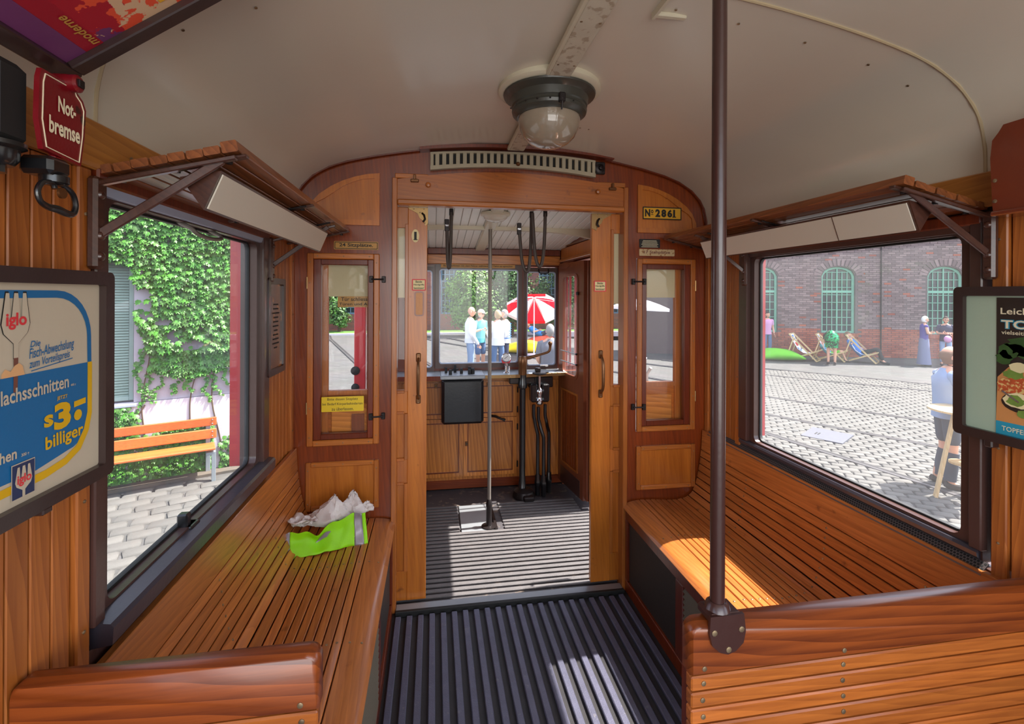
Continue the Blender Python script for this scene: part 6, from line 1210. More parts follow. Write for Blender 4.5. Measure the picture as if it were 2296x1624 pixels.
for a, b in cuts:
    n = 12; arc = [(a+(b-a)*i/n, WSP+(WTOP-WSP)*math.sqrt(max(0, 1-((2*i/n)-1)**2))) for i in range(n+1)]; g.prism(arc+[(b, WTOP+0.03), (a, WTOP+0.03)], 'y', -0.4, 0); g.box(a, b, -0.4, -0.35, WZ0, WTOP)
mk('wall', rg(g), 'mortar', fb)
# bricks
bw, bh = 0.262, 0.077; single = []; gb = G(); rr = random.Random(8); gr = G()
def in_win(s, z): 
    for c, _ in WN:
        if abs(s-c) < WW+0.16 and z < WTOP+0.36 and z > -0.05:
            if z < WSP: 
                if abs(s-c) < WW+0.10: return True
            elif ((s-c)/(WW+0.26))**2+((z-WSP)/(WTOP-WSP+0.28))**2 < 1: return True
    return False
cand = []
for j in range(0, 82):
    for i in range(-8, 38):
        s = i*bw+(bw/2 if j % 2 else 0); z = -0.80+j*bh
        if in_win(s, z+bh/2): continue
        if j > 66 and (i+j) % 1: continue
        cand.append((s, z, rr.uniform(0.002, 0.016), z < 0.25 or rr.random() < 0.05))
near = sorted([c for c in cand if 3.0 < c[0] < 9.4 and -0.2 < c[1] < 3.6], key=lambda c: -c[0])[:300]; nset = set(map(id, near))
bm_ = {}
for key in ('brick', 'brick_red'): gg = G(); gg.box(-0.124, 0.124, -0.01, 0.0, -0.032, 0.032, 0.003); bm_[key] = mesh_of('brick', gg, key)
rz_ = math.atan2(RD.y, RD.x)
for c in cand:
    s, z, o, red = c
    if id(c) in nset: inst('brick', bm_['brick_red' if red else 'brick'], fb, R3(s, o, z+bh/2), rot=(0, 0, rz_))
    else: (gr if red else gb).add([R3(s+dx, o if f else -0.002, z+bh/2+dz) for dx, dz, f in [(-.124, -.032, 0), (.124, -.032, 0), (.124, .032, 0), (-.124, .032, 0), (-.122, -.030, 1), (.122, -.030, 1), (.122, .030, 1), (-.122, .030, 1)]], [(4, 5, 6, 7), (0, 1, 5, 4), (1, 2, 6, 5), (2, 3, 7, 6), (3, 0, 4, 7)])
mk('brickwork', gb, 'brick', fb, kind='stuff', normals=False); mk('red_brickwork', gr, 'brick_red', fb, kind='stuff', normals=False, label='redder bricks of the plinth')
for c, nmw in WN:
    for k in range(15):
        a = math.radians(8+164*k/14); g = G(); ra, rb_ = 1.02, 1.0; p0 = Vector((c+(WW+0.03)*math.cos(a), WSP+(WTOP-WSP+0.04)*math.sin(a))); dr = Vector((math.cos(a)*0.8, math.sin(a))).normalized(); p1 = p0+dr*0.26; t = Vector((-dr.y, dr.x))*0.042
        g.prism([(p0.x-t.x, p0.y-t.y), (p1.x-t.x*1.35, p1.y-t.y*1.35), (p1.x+t.x*1.35, p1.y+t.y*1.35), (p0.x+t.x, p0.y+t.y)], 'y', 0.0, 0.022); mk('arch_brick', rg(g), 'brick', fb)
    for k in range(13): g = G(); g.box(c-WW-0.06+k*0.105, c-WW+0.038+k*0.105, 0, 0.05, -0.04, 0.10, 0.004); mk('sill_brick', rg(g), 'brick_red', fb)
    g = G(); po = win_poly(c, WW, WZ0, WSP, WTOP); pi_ = [(c+(x-c)*0.87, WZ0+0.07+(z-WZ0)*0.945) for x, z in po]; g.ringprism(po, pi_, 'y', -0.16, -0.08); f = mk('window', rg(g), 'greenframe', fb, ang=30, label='%s green arched window' % nmw)
    g = G(); g.prism(win_poly(c, WW*0.95, WZ0+0.02, WSP, WTOP-0.05), 'y', -0.145, -0.14); mk('pane', rg(g), 'glass_dark', f)
    g = G(); g.box(c-WW*0.9, c+WW*0.9, -0.15, -0.09, 1.66, 1.75); g.box(c-0.02, c+0.02, -0.14, -0.095, WZ0, WTOP-0.04)
    for xx in (-0.36, -0.18, 0.18, 0.36): g.box(c+xx-0.012, c+xx+0.012, -0.135, -0.10, WZ0+0.05, WSP+0.18)
    for k in range(8): z = 0.42+k*0.29; g.box(c-WW*0.9, c+WW*0.9, -0.135, -0.10, z-0.011, z+0.011)
    mk('glazing_bars', rg(g), 'greenframe', f)
    g = G(); g.box(c+0.06, c+0.30, -0.34, -0.30, 0.5, 1.6); mk('curtain', rg(g), 'c_red' if nmw != 'right' else 'bag_green', f)
g = G(); g.tube([(4.20, 0.05, -0.8), (4.20, 0.05, 5.0)], 0.022, 8); mk('downpipe', rg(g), 'iron', fb)
g = G(); g.box(-5.6, 26, -0.5, 0.25, 8.3, 8.6); mk('cornice', rg(g), 'brick_red', fb)
# bench/umbrellas etc ------------------------------------------------------------
# ---------------------------------------------------------------- far building + trees
YF = 25.2
fr = thing('brick_hall', 'dark red brick hall with tall blue green windows behind the trees ahead', 'building', (0, YF, -0.4))
def brick_tex():
    m, t, b = newmat('farbrick'); N = t.nodes; L = t.links; tc = N.new('ShaderNodeTexCoord'); mp = N.new('ShaderNodeMapping'); mp.inputs['Rotation'].default_value = (PI/2, 0, 0); L.new(tc.outputs['Object'], mp.inputs[0])
    br = N.new('ShaderNodeTexBrick'); br.inputs['Scale'].default_value = 1.0; br.inputs['Brick Width'].default_value = 0.26; br.inputs['Row Height'].default_value = 0.077; br.inputs['Mortar Size'].default_value = 0.008
    br.inputs['Color1'].default_value = (*lin((150, 84, 70)), 1); br.inputs['Color2'].default_value = (*lin((120, 74, 70)), 1); br.inputs['Mortar'].default_value = (*lin((120, 100, 96)), 1); L.new(mp.outputs[0], br.inputs['Vector']); L.new(br.outputs[0], b.inputs['Base Color']); b.inputs['Roughness'].default_value = 0.9; return m
M['farbrick'] = brick_tex()
g = G(); wx = [(-8.9, -7.7), (-4.9, -3.7), (0.35, 1.5), (5.6, 6.8), (9.4, 10.6)]; s = -22.0
for a, b in wx+[(14.0, 14.0)]: g.box(s, a, YF, YF+0.4, -1.0, 8.0); s = b
for a, b in wx: g.box(a, b, YF, YF+0.4, -1.0, 0.5); g.box(a, b, YF, YF+0.4, 3.6, 8.0); g.box(a, b, YF+0.3, YF+0.4, 0.5, 3.6)
mk('wall', g, 'farbrick', fr)
for a, b in wx:
    g = G(); g.ringprism([(a, 0.5), (b, 0.5), (b, 3.6), (a, 3.6)], [(a+.08, .58), (b-.08, .58), (b-.08, 3.52), (a+.08, 3.52)], 'y', YF+0.08, YF+0.16); f = mk('window', g, 'bluegreen', fr)
    g = G()
    for k in range(1, 5): g.box(a+(b-a)*k/5-0.018, a+(b-a)*k/5+0.018, YF+0.09, YF+0.13, 0.55, 3.55)
    for k in range(1, 9): g.box(a, b, YF+0.09, YF+0.13, 0.5+3.1*k/9-0.018, 0.5+3.1*k/9+0.018)
    mk('glazing_bars', g, 'bluegreen', f); g = G(); g.box(a, b, YF+0.17, YF+0.18, 0.5, 3.6); mk('pane', g, 'glass_dark', f)
for xx in (4.35, 12.0, -1.6): g = G(); g.box(xx-0.35, xx+0.35, YF-0.25, YF+0.05, -1.0, 8.0); mk('buttress', g, 'farbrick', fr)
g = G(); g.box(-22, 14, YF-1.6, YF, -0.55, -0.33); mk('grass_strip', g, 'grass', label='narrow green grass strip at the foot of the far brick hall', cat='grass', kind='stuff')
g = G(); g.box(-22, 14, YF-1.75, YF-1.6, -0.6, -0.34, 0.01); mk('kerb', g, 'plinth', label='low stone kerb in front of the far grass strip', cat='kerb')
def tree(lab, x, y, blobs, trunk_h, n, mat, seed, size=0.16):
    r = random.Random(seed); zg = gz(x, y); n = int(n*1.7); size *= 0.75; t = thing('leafy_tree', lab, 'tree', (x, y, zg)); g = G()
    g.tube([(x, y, zg-0.05), (x+0.05, y, zg+trunk_h*0.5), (x, y, zg+trunk_h)], [0.10, 0.08, 0.05], 8)
    for (bx, by, bz, br) in blobs: g.tube([(x, y, zg+trunk_h*0.7), ((x+bx)/2, (y+by)/2, (zg+trunk_h+bz)/2), (bx, by, bz)], [0.05, 0.03, 0.012], 6)
    mk('trunk', g, 'bark', t); g = G(); tot = sum(b[3]**2 for b in blobs)
    for (bx, by, bz, br) in blobs:
        for k in range(int(n*br*br/tot)):
            v = Vector((r.gauss(0, 1), r.gauss(0, 1), r.gauss(0, 1))).normalized()*br*(r.random()**0.35); v += v.normalized()*nsf(v*2.2+Vector((seed, 0, 0)))*0.35
            nv = (v.normalized()+Vector((r.uniform(-.6, .6), r.uniform(-.6, .6), r.uniform(0, 1.0)))).normalized(); m4 = nv.to_track_quat('Z', 'Y').to_matrix().to_4x4(); m4 = m4 @ Matrix.Rotation(r.random()*6.28, 4, 'Z'); m4.translation = Vector((bx, by, bz))+v; vs, fs = leaf_q(size*r.uniform(.7, 1.3)); g.add([m4 @ Vector(q) for q in vs], fs)
    mk('foliage', g, mat, t, kind='stuff', normals=False, ang=80); return t
tree('mid green bushy tree left behind the four men', 1.9, 22.3, [(1.9, 22.3, 1.5, 0.9), (1.3, 22.5, 1.0, 0.8), (2.5, 22.4, 1.1, 0.85), (1.6, 22.3, 2.3, 0.7), (2.2, 22.5, 2.2, 0.7), (1.0, 22.6, 1.8, 0.6), (1.4, 22.4, 0.4, 0.6)], 1.2, 5200, 'leaflight', 4, 0.13)
tree('darker leafy tree behind the grab pole and the fourth man', 3.7, 22.6, [(3.6, 22.6, 2.4, 0.9), (4.0, 22.7, 1.6, 0.9), (3.2, 22.6, 1.5, 0.8), (3.9, 22.4, 0.8, 0.8), (3.2, 22.6, 2.9, 0.7), (4.1, 22.6, 2.9, 0.6)], 1.4, 5200, 'leafdark', 5, 0.13)
tree('tree behind the red and white umbrella', 6.3, 23.2, [(6.4, 23.2, 2.6, 0.8), (6.9, 23.3, 1.6, 0.9), (6.3, 23.2, 0.6, 0.8), (5.4, 23.4, 1.9, 0.45), (7.2, 23.3, 2.5, 0.8)], 1.6, 4200, 'leafdark', 6, 0.13)
tree('small bush beyond the left bulkhead window', -4.6, 24.6, [(-4.6, 24.4, 0.5, 0.6), (-4.7, 24.4, 1.1, 0.5)], 0.8, 1200, 'leafdark', 7, 0.13)
# seating cushions and umbrellas --------------------------------------------------
def beanbag(lab, x, y, lx, ly, h, mat, rot=0.0, seed=0, group='bean bags in the yard'):
    zg = gz(x, y); g = G(); u, v = 26, 14; vs = []
    for j in range(v+1):
        ph = PI*j/v
        for i in range(u):
            th = 2*PI*i/u; sq = (abs(math.cos(th))**4+abs(math.sin(th))**4)**-0.22; px = math.sin(ph)**0.7*math.cos(th)*sq*lx; py = math.sin(ph)**0.7*math.sin(th)*sq*ly; pz = (0.5-0.5*math.cos(ph))*h
            ed = (px/lx)**2; pz *= 1-0.55*ed; q = nsf(Vector((px*2, py*2, seed+pz*3)))*0.05; px2 = px*math.cos(rot)-py*math.sin(rot); py2 = px*math.sin(rot)+py*math.cos(rot); vs.append((x+px2, y+py2, zg+max(0.005, pz+q*(pz > 0.03))))
    g.add(vs, [(j*u+i, j*u+(i+1) % u, (j+1)*u+(i+1) % u, (j+1)*u+i) for j in range(v) for i in range(u)]); return mk('bean_bag', g, mat, label=lab, cat='cushion', group=group, ang=80)
beanbag('large lime green bean bag lying by the right brick hall', 12.35, 15.65, 0.95, 0.5, 0.42, 'bag_green', rot=-0.35, seed=1)
beanbag('bright yellow bean bag lying below the umbrella', 3.30, 16.75, 0.97, 0.45, 0.42, 'bag_yellow', rot=0.1, seed=2)
beanbag('orange red bean bag behind the yellow one', 4.2, 18.1, 0.82, 0.45, 0.48, 'bag_red', rot=0.1, seed=3)
def umbrella(lab, x, y, zt, r, tilt, colsA, colsB, h, seg=8, group='red and white sun umbrellas'):
    zg = gz(x, y); u = thing('sun_umbrella', lab, 'umbrella', (x, y, zg), group)
    g = G(); g.tube([(x, y, zg), (x, y, zt)], 0.022, 10); mk('pole', g, 'white', u)
    R4 = Matrix.Translation((x, y, zt)) @ Matrix.Rotation(tilt[0], 4, 'X') @ Matrix.Rotation(tilt[1], 4, 'Y')
    for k in range(seg):
        a0, a1 = 2*PI*k/seg+tilt[2], 2*PI*(k+1)/seg+tilt[2]; g = G(); vs = [Vector((0, 0, 0.02))]
        for j in range(1, 4):
            rr_ = r*j/3; zz = -h*(j/3)**1.5
            for i in range(4): a = a0+(a1-a0)*i/3; q = rr_*(math.cos((a1-a0)/2)/math.cos(a-(a0+a1)/2)); vs.append(Vector((q*math.cos(a), q*math.sin(a), zz)))
        vs += [Vector((v.x, v.y, v.z-0.10)) for v in vs[9:13]]
        fs = [(0, i+1, i+2) for i in range(3)]+[(1+4*j+i, 5+4*j+i, 6+4*j+i, 2+4*j+i) for j in range(3) for i in range(3)]
        g.add([R4 @ v for v in vs], fs); mk('canopy_panel', g, colsA if k % 2 else colsB, u, ang=40)
    g = G()
    for k in range(seg): a = 2*PI*k/seg+tilt[2]; g.tube([R4 @ Vector((0, 0, -0.02)), R4 @ Vector((r*0.98*math.cos(a), r*0.98*math.sin(a), -h-0.01))], 0.008, 5)
    mk('ribs', g, 'white', u); g = G(); g.lathe([(0.25, 0.0), (0.25, 0.05), (0.03, 0.08)], (x, y, zg), 16); mk('foot', g, 'plinth', u); return u
umbrella('tilted red and white umbrella standing beyond the narrow right windscreen', 3.39, 16.0, 1.42, 0.98, (-0.55, 0.10, 0.2), 'canopy_red', 'canopy_white', 0.40)
umbrella('white umbrella with pink edge seen through the right bulkhead window', 7.32, 16.2, 1.40, 1.05, (0.0, 0.05, 0.1), 'canopy_white', 'canopy_white', 0.30)
# deckchairs ----------------------------------------------------------------------
def deckchair(lab, x, y, rot, printed=True, h=0.95):
    zg = gz(x, y); d = thing('deckchair', lab, 'chair', (x, y, zg), 'wooden deckchairs before the right brick hall')
    ca, sa = math.cos(rot), math.sin(rot)
    def T(a, b, z): return Vector((x+a*ca-b*sa, y+a*sa+b*ca, zg+z))     # b forward (front of the chair), a sideways
    for s in (-0.28, 0.28):
        g = G(); g.beam(T(s, -0.42, h), T(s, 0.45, 0.02), 0.03, 0.045); mk('long_rail', g, 'palewood', d); g = G(); g.beam(T(s*0.9, 0.50, 0.40), T(s*0.9, -0.40, 0.02), 0.03, 0.045); mk('seat_rail', g, 'palewood', d); g = G(); g.beam(T(s*1.1, -0.28, 0.78), T(s*1.1, -0.52, 0.03), 0.025, 0.035); mk('prop', g, 'palewood', d)
    g = G(); 
    for b, z in ((-0.42, h), (0.50, 0.40), (0.45, 0.03), (-0.5, 0.05)): g.beam(T(-0.29, b, z), T(0.29, b, z), 0.03, 0.03)
    mk('cross_bars', g, 'palewood', d)
    P_ = [(-0.42, h+0.01), (-0.30, h*0.72), (-0.15, h*0.45), (0.02, 0.30), (0.20, 0.27), (0.38, 0.33), (0.50, 0.415)]; g = G(); vs = [T(s, b, z) for b, z in P_ for s in (-0.25, 0.25)]+[T(s, b-0.004, z-0.006) for b, z in P_ for s in (-0.25, 0.25)]; n = len(P_)
    fs = [(2*i, 2*i+1, 2*i+3, 2*i+2) for i in range(n-1)]+[(2*n+2*i, 2*n+2*i+2, 2*n+2*i+3, 2*n+2*i+1) for i in range(n-1)]; g.add(vs, fs); sl = mk('canvas_sling', g, 'c_white', d, ang=60)
    if printed:
        def on(b_t): 
            for (b0, z0), (b1, z1) in zip(P_, P_[1:]):
                if b0 <= b_t <= b1: t = (b_t-b0)/(b1-b0); return b_t, z0+(z1-z0)*t
        r = random.Random(int(x*10))
        for (s0, b0, w_, hh, mt) in ((-0.14, -0.39, 0.2, 0.03, 'c_blue'), (0.02, -0.37, 0.16, 0.03, 'poster_red'), (-0.2, -0.345, 0.22, 0.025, 'teal'), (0.06, -0.335, 0.14, 0.03, 'c_orange'), (-0.13, -0.27, 0.26, 0.07, 'red'), (0.10, -0.17, 0.1, 0.05, 'c_blue'), (-0.2, -0.14, 0.12, 0.04, 'c_lilac'), (0.0, -0.10, 0.2, 0.04, 'teal')):
            b1_, z1_ = on(b0); b2_, z2_ = on(b0+hh); g = G(); g.add([T(s0, b1_, z1_+0.006), T(s0+w_, b1_, z1_+0.006), T(s0+w_, b2_, z2_+0.006), T(s0, b2_, z2_+0.006)], [(0, 1, 2, 3)]); mk('print', g, mt, sl, normals=False)
    return d
# ================================================================== PEOPLE
def skin_geo(nodes, edges, root, sub=1):
    names = list(nodes); idx = {n: i for i, n in enumerate(names)}; me = bpy.data.meshes.new('s'); me.from_pydata([tuple(nodes[n][0]) for n in names], [(idx[a], idx[b]) for a, b in edges], [])
    o = bpy.data.objects.new('s', me); COL.objects.link(o); md = o.modifiers.new('s', 'SKIN'); md.use_smooth_shade = True
    for i, n in enumerate(names):
        r = nodes[n][1]; sv = me.skin_vertices[0].data[i]; sv.radius = (r, r) if not isinstance(r, tuple) else r; sv.use_root = (n == root)
    if sub: s2 = o.modifiers.new('u', 'SUBSURF'); s2.levels = sub; s2.render_levels = sub
    bpy.context.view_layer.update(); dg = bpy.context.evaluated_depsgraph_get(); m2 = bpy.data.meshes.new_from_object(o.evaluated_get(dg))
    vs = [tuple(v.co) for v in m2.vertices]; fs = [tuple(p.vertices) for p in m2.polygons]; bpy.data.objects.remove(o); bpy.data.meshes.remove(me); bpy.data.meshes.remove(m2); return vs, fs
BASE = dict(pelvis=(0, 0, .95), waist=(0, 0, 1.08), chest=(0, .01, 1.28), neck0=(0, 0, 1.44), neck1=(0, .015, 1.53), head=(0, .03, 1.64),
    shL=(-.17, 0, 1.41), elL=(-.23, -.02, 1.13), wrL=(-.24, .06, .89), shR=(.17, 0, 1.41), elR=(.23, -.02, 1.13), wrR=(.24, .06, .89),
    hipL=(-.09, 0, .92), knL=(-.10, .02, .50), anL=(-.10, -.01, .09), toL=(-.12, .13, .04), hipR=(.09, 0, .92), knR=(.10, .02, .50), anR=(.10, -.01, .09), toR=(.12, .13, .04))
def person(lab, x, y, facing, H, pose=None, top=None, sleeve=0.5, bottom=None, bleg='long', hair=None, hairstyle='short', shoes='shoe', skirt=None, extras=None, zoff=0.0, build=1.0, hi=False, hands=True, look=0.0, ground=None):
    J = {k: Vector(v) for k, v in BASE.items()}
    if pose: J.update({k: Vector(v) for k, v in pose.items()})
    sc = H/1.75; fa = math.radians(facing); F_ = Vector((math.cos(fa), math.sin(fa), 0)); R_ = Vector((math.sin(fa), -math.cos(fa), 0)); zg = (gz(x, y) if ground is None else ground)+zoff
    def T(p): p = Vector(p); return Vector((x, y, zg))+(R_*p.x+F_*p.y+Vector((0, 0, p.z)))*sc
    P = thing('person', lab, 'person', (x, y, zg)); b = build
    rad = dict(pelvis=(.115*b, .10*b), waist=(.11*b, .09*b), chest=(.135*b, .10*b), neck0=.065, neck1=.055, shL=.062, shR=.062, elL=.042, elR=.042, wrL=.028, wrR=.028, hipL=.085*b, hipR=.085*b, knL=.056, knR=.056, anL=.036, anR=.036, toL=.030, toR=.030)
    if top:
        for q in ('pelvis', 'waist', 'chest'): rad[q] = tuple(v*0.86 for v in rad[q])
        rad['shL'] = rad['shR'] = .054
    if bottom: rad['hipL'] = rad['hipR'] = .072*b
    E_ = [('pelvis', 'waist'), ('waist', 'chest'), ('chest', 'neck0'), ('neck0', 'neck1'), ('neck0', 'shL'), ('shL', 'elL'), ('elL', 'wrL'), ('neck0', 'shR'), ('shR', 'elR'), ('elR', 'wrR'), ('pelvis', 'hipL'), ('hipL', 'knL'), ('knL', 'anL'), ('anL', 'toL'), ('pelvis', 'hipR'), ('hipR', 'knR'), ('knR', 'anR'), ('anR', 'toR')]
    def rs(r, k=1.0): return tuple(v*k*sc for v in r) if isinstance(r, tuple) else r*k*sc
    nodes = {k: (T(J[k]), rs(rad[k])) for k in rad}
    g = G(); g.add(*skin_geo(nodes, E_, 'pelvis', 2 if hi else 1))
    # hands
    for S in ('L', 'R'):
        d = (J['wr'+S]-J['el'+S]).normalized(); sgn = -1 if S == 'L' else 1; side = d.cross(Vector((sgn, 0.2, 0))).normalized(); nrm = side.cross(d).normalized(); w0 = J['wr'+S]
        palm = w0+d*0.05; hn = {'w': (T(w0), rs(.024)), 'p': (T(palm), (0.036*sc, 0.018*sc))}; g.add(*skin_geo(hn, [('w', 'p')], 'w', 1))
        if hands:
            for k in range(4):
                o = palm+side*(0.024-0.016*k)+d*0.02; L_ = (0.062, 0.075, 0.070, 0.054)[k]; a = o+d*L_*0.5+nrm*0.006; e = o+d*L_*0.9+nrm*0.024; g.tube([T(o), T(a), T(e)], [.0085*sc, .008*sc, .0065*sc], 6)
            o = w0+d*0.03+side*0.022; g.tube([T(o), T(o+side*0.028+d*0.02), T(o+side*0.036+d*0.05+nrm*0.01)], [.011*sc, .009*sc, .007*sc], 6)
    # head
    la = math.radians(look); hf = Vector((math.sin(la), math.cos(la), 0)); hr = Vector((math.cos(la), -math.sin(la), 0)); tilt = (J['head']-J['neck1']).normalized(); up = Vector((0, 0, 1)) if tilt.z > 0.7 else tilt
    hf = (hf-up*hf.dot(up)).normalized(); hr = hf.cross(up); Wf = (R_*hf.x+F_*hf.y+Vector((0, 0, hf.z))); Wr = (R_*hr.x+F_*hr.y+Vector((0, 0, hr.z))); Wu = (R_*up.x+F_*up.y+Vector((0, 0, up.z))); M4 = Matrix((Wr, Wf, Wu)).transposed().to_4x4(); hc = T(J['head'])
    hg = G(); u_, v_ = (24, 16) if hi else (14, 10); hg.ball((0, 0, 0), .076, .098, .122, u_, v_)
    def hsh(px, py, pz):
        if pz < -0.01: k = 1-0.30*min(1, (-pz-0.01)/0.11); px *= k; py = py*k+(0.012 if py > 0 else 0.018*min(1, -pz/.1))
        if py > 0.06 and -0.02 < pz < 0.05: py -= 0.006
        return (px, py, pz)
    hg.mapv(hsh); hg.add([(-.012, .088, -.030), (.012, .088, -.030), (0, .118, -.028), (0, .094, .018)], [(0, 1, 2), (0, 2, 3), (1, 3, 2), (0, 3, 1)])
    for s in (-1, 1): hg.ball((s*.078, -.005, -.012), .010, .020, .030, 8, 6); 
    hg.ball((0, .088, -.060), .024, .010, .006, 8, 5)
    nk = G(); hg.mapv(lambda a, b_, c: tuple(hc+(M4 @ Vector((a, b_, c)))*sc)); g.add(hg.v, hg.f)
    mk('body', g, 'skin', P, ang=70)
    def hpart(name, gg, mat): gg.mapv(lambda a, b_, c: tuple(hc+(M4 @ Vector((a, b_, c)))*sc)); return mk(name, gg, mat, P, ang=70)
    gg = G()
    for s in (-1, 1): gg.ball((s*.030, .086, .008), .010, .006, .006, 8, 5)
    hpart('eyes', gg, 'ink')
    if hair:
        gg = G(); n1, n2 = (26, 16) if hi else (16, 12); sr = random.Random(int(abs(x*100)))
        gg.ball((0, 0, 0), .084, .106, .130, n1, n2)
        low = {'short': -0.035, 'cap': 0.02, 'bob': -0.09, 'ring': -0.035}[hairstyle]
        vs = []
        for (px, py, pz) in gg.v:
            front = py > 0.030
            lim = (0.055 if hairstyle != 'ring' else 0.2) if front else low
            if hairstyle == 'ring' and pz > 0.06: k = 0.86; px, py, pz = px*k, py*k, pz*0.88
            if pz < lim: k = 0.80; px, py = px*k, py*k; pz = max(pz, -0.10) 
            q = 1+0.03*nsf(Vector((px*30, py*30, pz*30))); vs.append((px*q, py*q-(0.006), pz*q))
        gg.v = vs; hpart('hair', gg, hair)
        if hairstyle == 'cap':
            gg = G(); gg.ball((0, 0, 0.035), .088, .110, .096, 16, 10); gg.v = [(a, b_, max(c, 0.030)) for a, b_, c in gg.v]; gg.add([(-.06, .08, .036), (.06, .08, .036), (.045, .165, .022), (-.045, .165, .022), (-.06, .08, .030), (.06, .08, .030), (.045, .165, .016), (-.045, .165, .016)], [(0, 1, 2, 3), (4, 7, 6, 5), (2, 6, 7, 3), (0, 3, 7, 4), (1, 5, 6, 2)]); hpart('cap', gg, 'c_beige')
    if extras and 'glasses' in extras:
        gg = G()
        for s in (-1, 1): gg.box(s*.033-.022, s*.033+.022, .092, .098, -.010, .014, .003) if 'shades' in extras else gg.tube([(s*.033+.020*math.cos(a), .098, .002+.012*math.sin(a)) for a in [2*PI*i/10 for i in range(10)]], .0022, 5, closed=True); gg.tube([(s*.054, .094, .006), (s*.082, .03, .006), (s*.083, -.01, .0)], .0022, 5)
        gg.tube([(-.012, .099, .006), (.012, .099, .006)], .002, 5); hpart('glasses', gg, 'ink')
    # clothes
    def lerp(a, b_, t): return J[a].lerp(J[b_], t)
    if top:
        ex = (J['shR']-J['shL']).normalized(); pts = [J['pelvis']+(J['pelvis']-J['waist'])*0.55, J['pelvis'], J['waist'], J['chest'], J['chest'].lerp(J['neck0'], 0.55), J['neck0']+(J['neck0']-J['chest'])*(-0.10), J['neck0'].lerp(J['neck1'], 0.25), J['neck0'].lerp(J['neck1'], 0.5)]
        rx = [.160*b, .155*b, .145*b, .168*b, .182*b, .165, .085, .066]; ry = [.125*b, .122*b, .115*b, .128*b, .122*b, .100, .078, .066]; tg = G(); nn = 20; vs = []
        for i, p in enumerate(pts):
            ax = (pts[min(i+1, 7)]-pts[max(i-1, 0)]).normalized(); e1 = (ex-ax*ex.dot(ax)).normalized(); e2 = ax.cross(e1)
            for q in range(nn): a_ = 2*PI*q/nn; fold = 1+0.02*math.sin(a_*5+i*1.7); vs.append(T(p+e1*(rx[i]*math.cos(a_)*fold)+e2*(ry[i]*math.sin(a_)*fold)))
        tg.add(vs, [(i*nn+q, i*nn+(q+1) % nn, (i+1)*nn+(q+1) % nn, (i+1)*nn+q) for i in range(7) for q in range(nn)])
        for S in ('L', 'R'):
            s0 = J['sh'+S].lerp(J['neck0'], 0.25)
            if sleeve > 0:
                e = lerp('sh'+S, 'el'+S, min(1, sleeve*2)); P5 = [s0, J['sh'+S], lerp('sh'+S, 'el'+S, min(1, sleeve*2)*0.5), e]; R5 = [.060*sc, .074*sc, .066*sc, .058*sc]
                if sleeve > 0.5: P5 += [lerp('el'+S, 'wr'+S, min(1, (sleeve-0.5)*2)*0.5), lerp('el'+S, 'wr'+S, min(1, (sleeve-0.5)*2))]; R5 += [.050*sc, .040*sc]
                tg.tube([T(p) for p in P5], R5, 12)
            else: tg.ball(T(J['sh'+S]), .062*sc, u=10, v=8)
        mk('shirt', tg, top, P, ang=70)
    if skirt:
        gg = G(); c0 = T(J['waist']); prof = []; n = 18
        for i, (rr_, hh) in enumerate([(.125, 0.0), (.165, -.15), (.185, -.45), (.215, -.80), (.235, -1.0)]):
            if -hh > skirt[1]: break
            prof.append((rr_, hh))
        vs = []
        for rr_, hh in prof:
            for k_ in range(n): a = 2*PI*k_/n; q = rr_*(1+0.06*math.sin(a*6)*(-hh)); vs.append(T(J['waist']+Vector((q*math.cos(a), q*math.sin(a)*0.85, hh-0.02))))
        gg.add(vs, [(i*n+k_, i*n+(k_+1) % n, (i+1)*n+(k_+1) % n, (i+1)*n+k_) for i in range(len(prof)-1) for k_ in range(n)]); mk('skirt', gg, skirt[0], P, ang=70)
    if bottom:
        bn = {'p': (T(J['pelvis']), rs(rad['pelvis'], 1.30)), 't': (T(J['waist']+Vector((0, 0, -.04))), rs(rad['waist'], 1.2))}; be = [('t', 'p')]
        for S in ('L', 'R'):
            bn['h'+S] = (T(J['hip'+S]), rs(rad['hip'+S], 1.28)); be.append(('p', 'h'+S))
            if bleg == 'long': bn['k'+S] = (T(J['kn'+S]), rs(.072)); bn['a'+S] = (T(lerp('kn'+S, 'an'+S, 0.93)), rs(.060)); be += [('h'+S, 'k'+S), ('k'+S, 'a'+S)]
            else: bn['k'+S] = (T(lerp('hip'+S, 'kn'+S, 0.92)), rs(.078)); be.append(('h'+S, 'k'+S))
        bg_ = G(); bg_.add(*skin_geo(bn, be, 'p', 2 if hi else 1)); mk('trousers' if bleg == 'long' else 'shorts', bg_, bottom, P, ang=70)
    if shoes:
        for S in ('L', 'R'):
            a = J['an'+S]; t_ = J['to'+S]; sg = G(); d = (t_-a); d2 = d.normalized(); sg.tube([T(a-d2*0.05+Vector((0, 0, -.035))), T(a+Vector((0, 0, -.035))), T(a.lerp(t_, 0.6)+Vector((0, 0, -.012))), T(t_+d2*0.04)], [.036*sc, .046*sc, .044*sc, .030*sc], 10); mk('shoe', sg, shoes, P, ang=70)
    return P, T, J
AX = dict(elL=(-.25, .02, 1.16), wrL=(.03, .175, 1.19), elR=(.25, .02, 1.16), wrR=(-.05, .20, 1.15))     # arms crossed
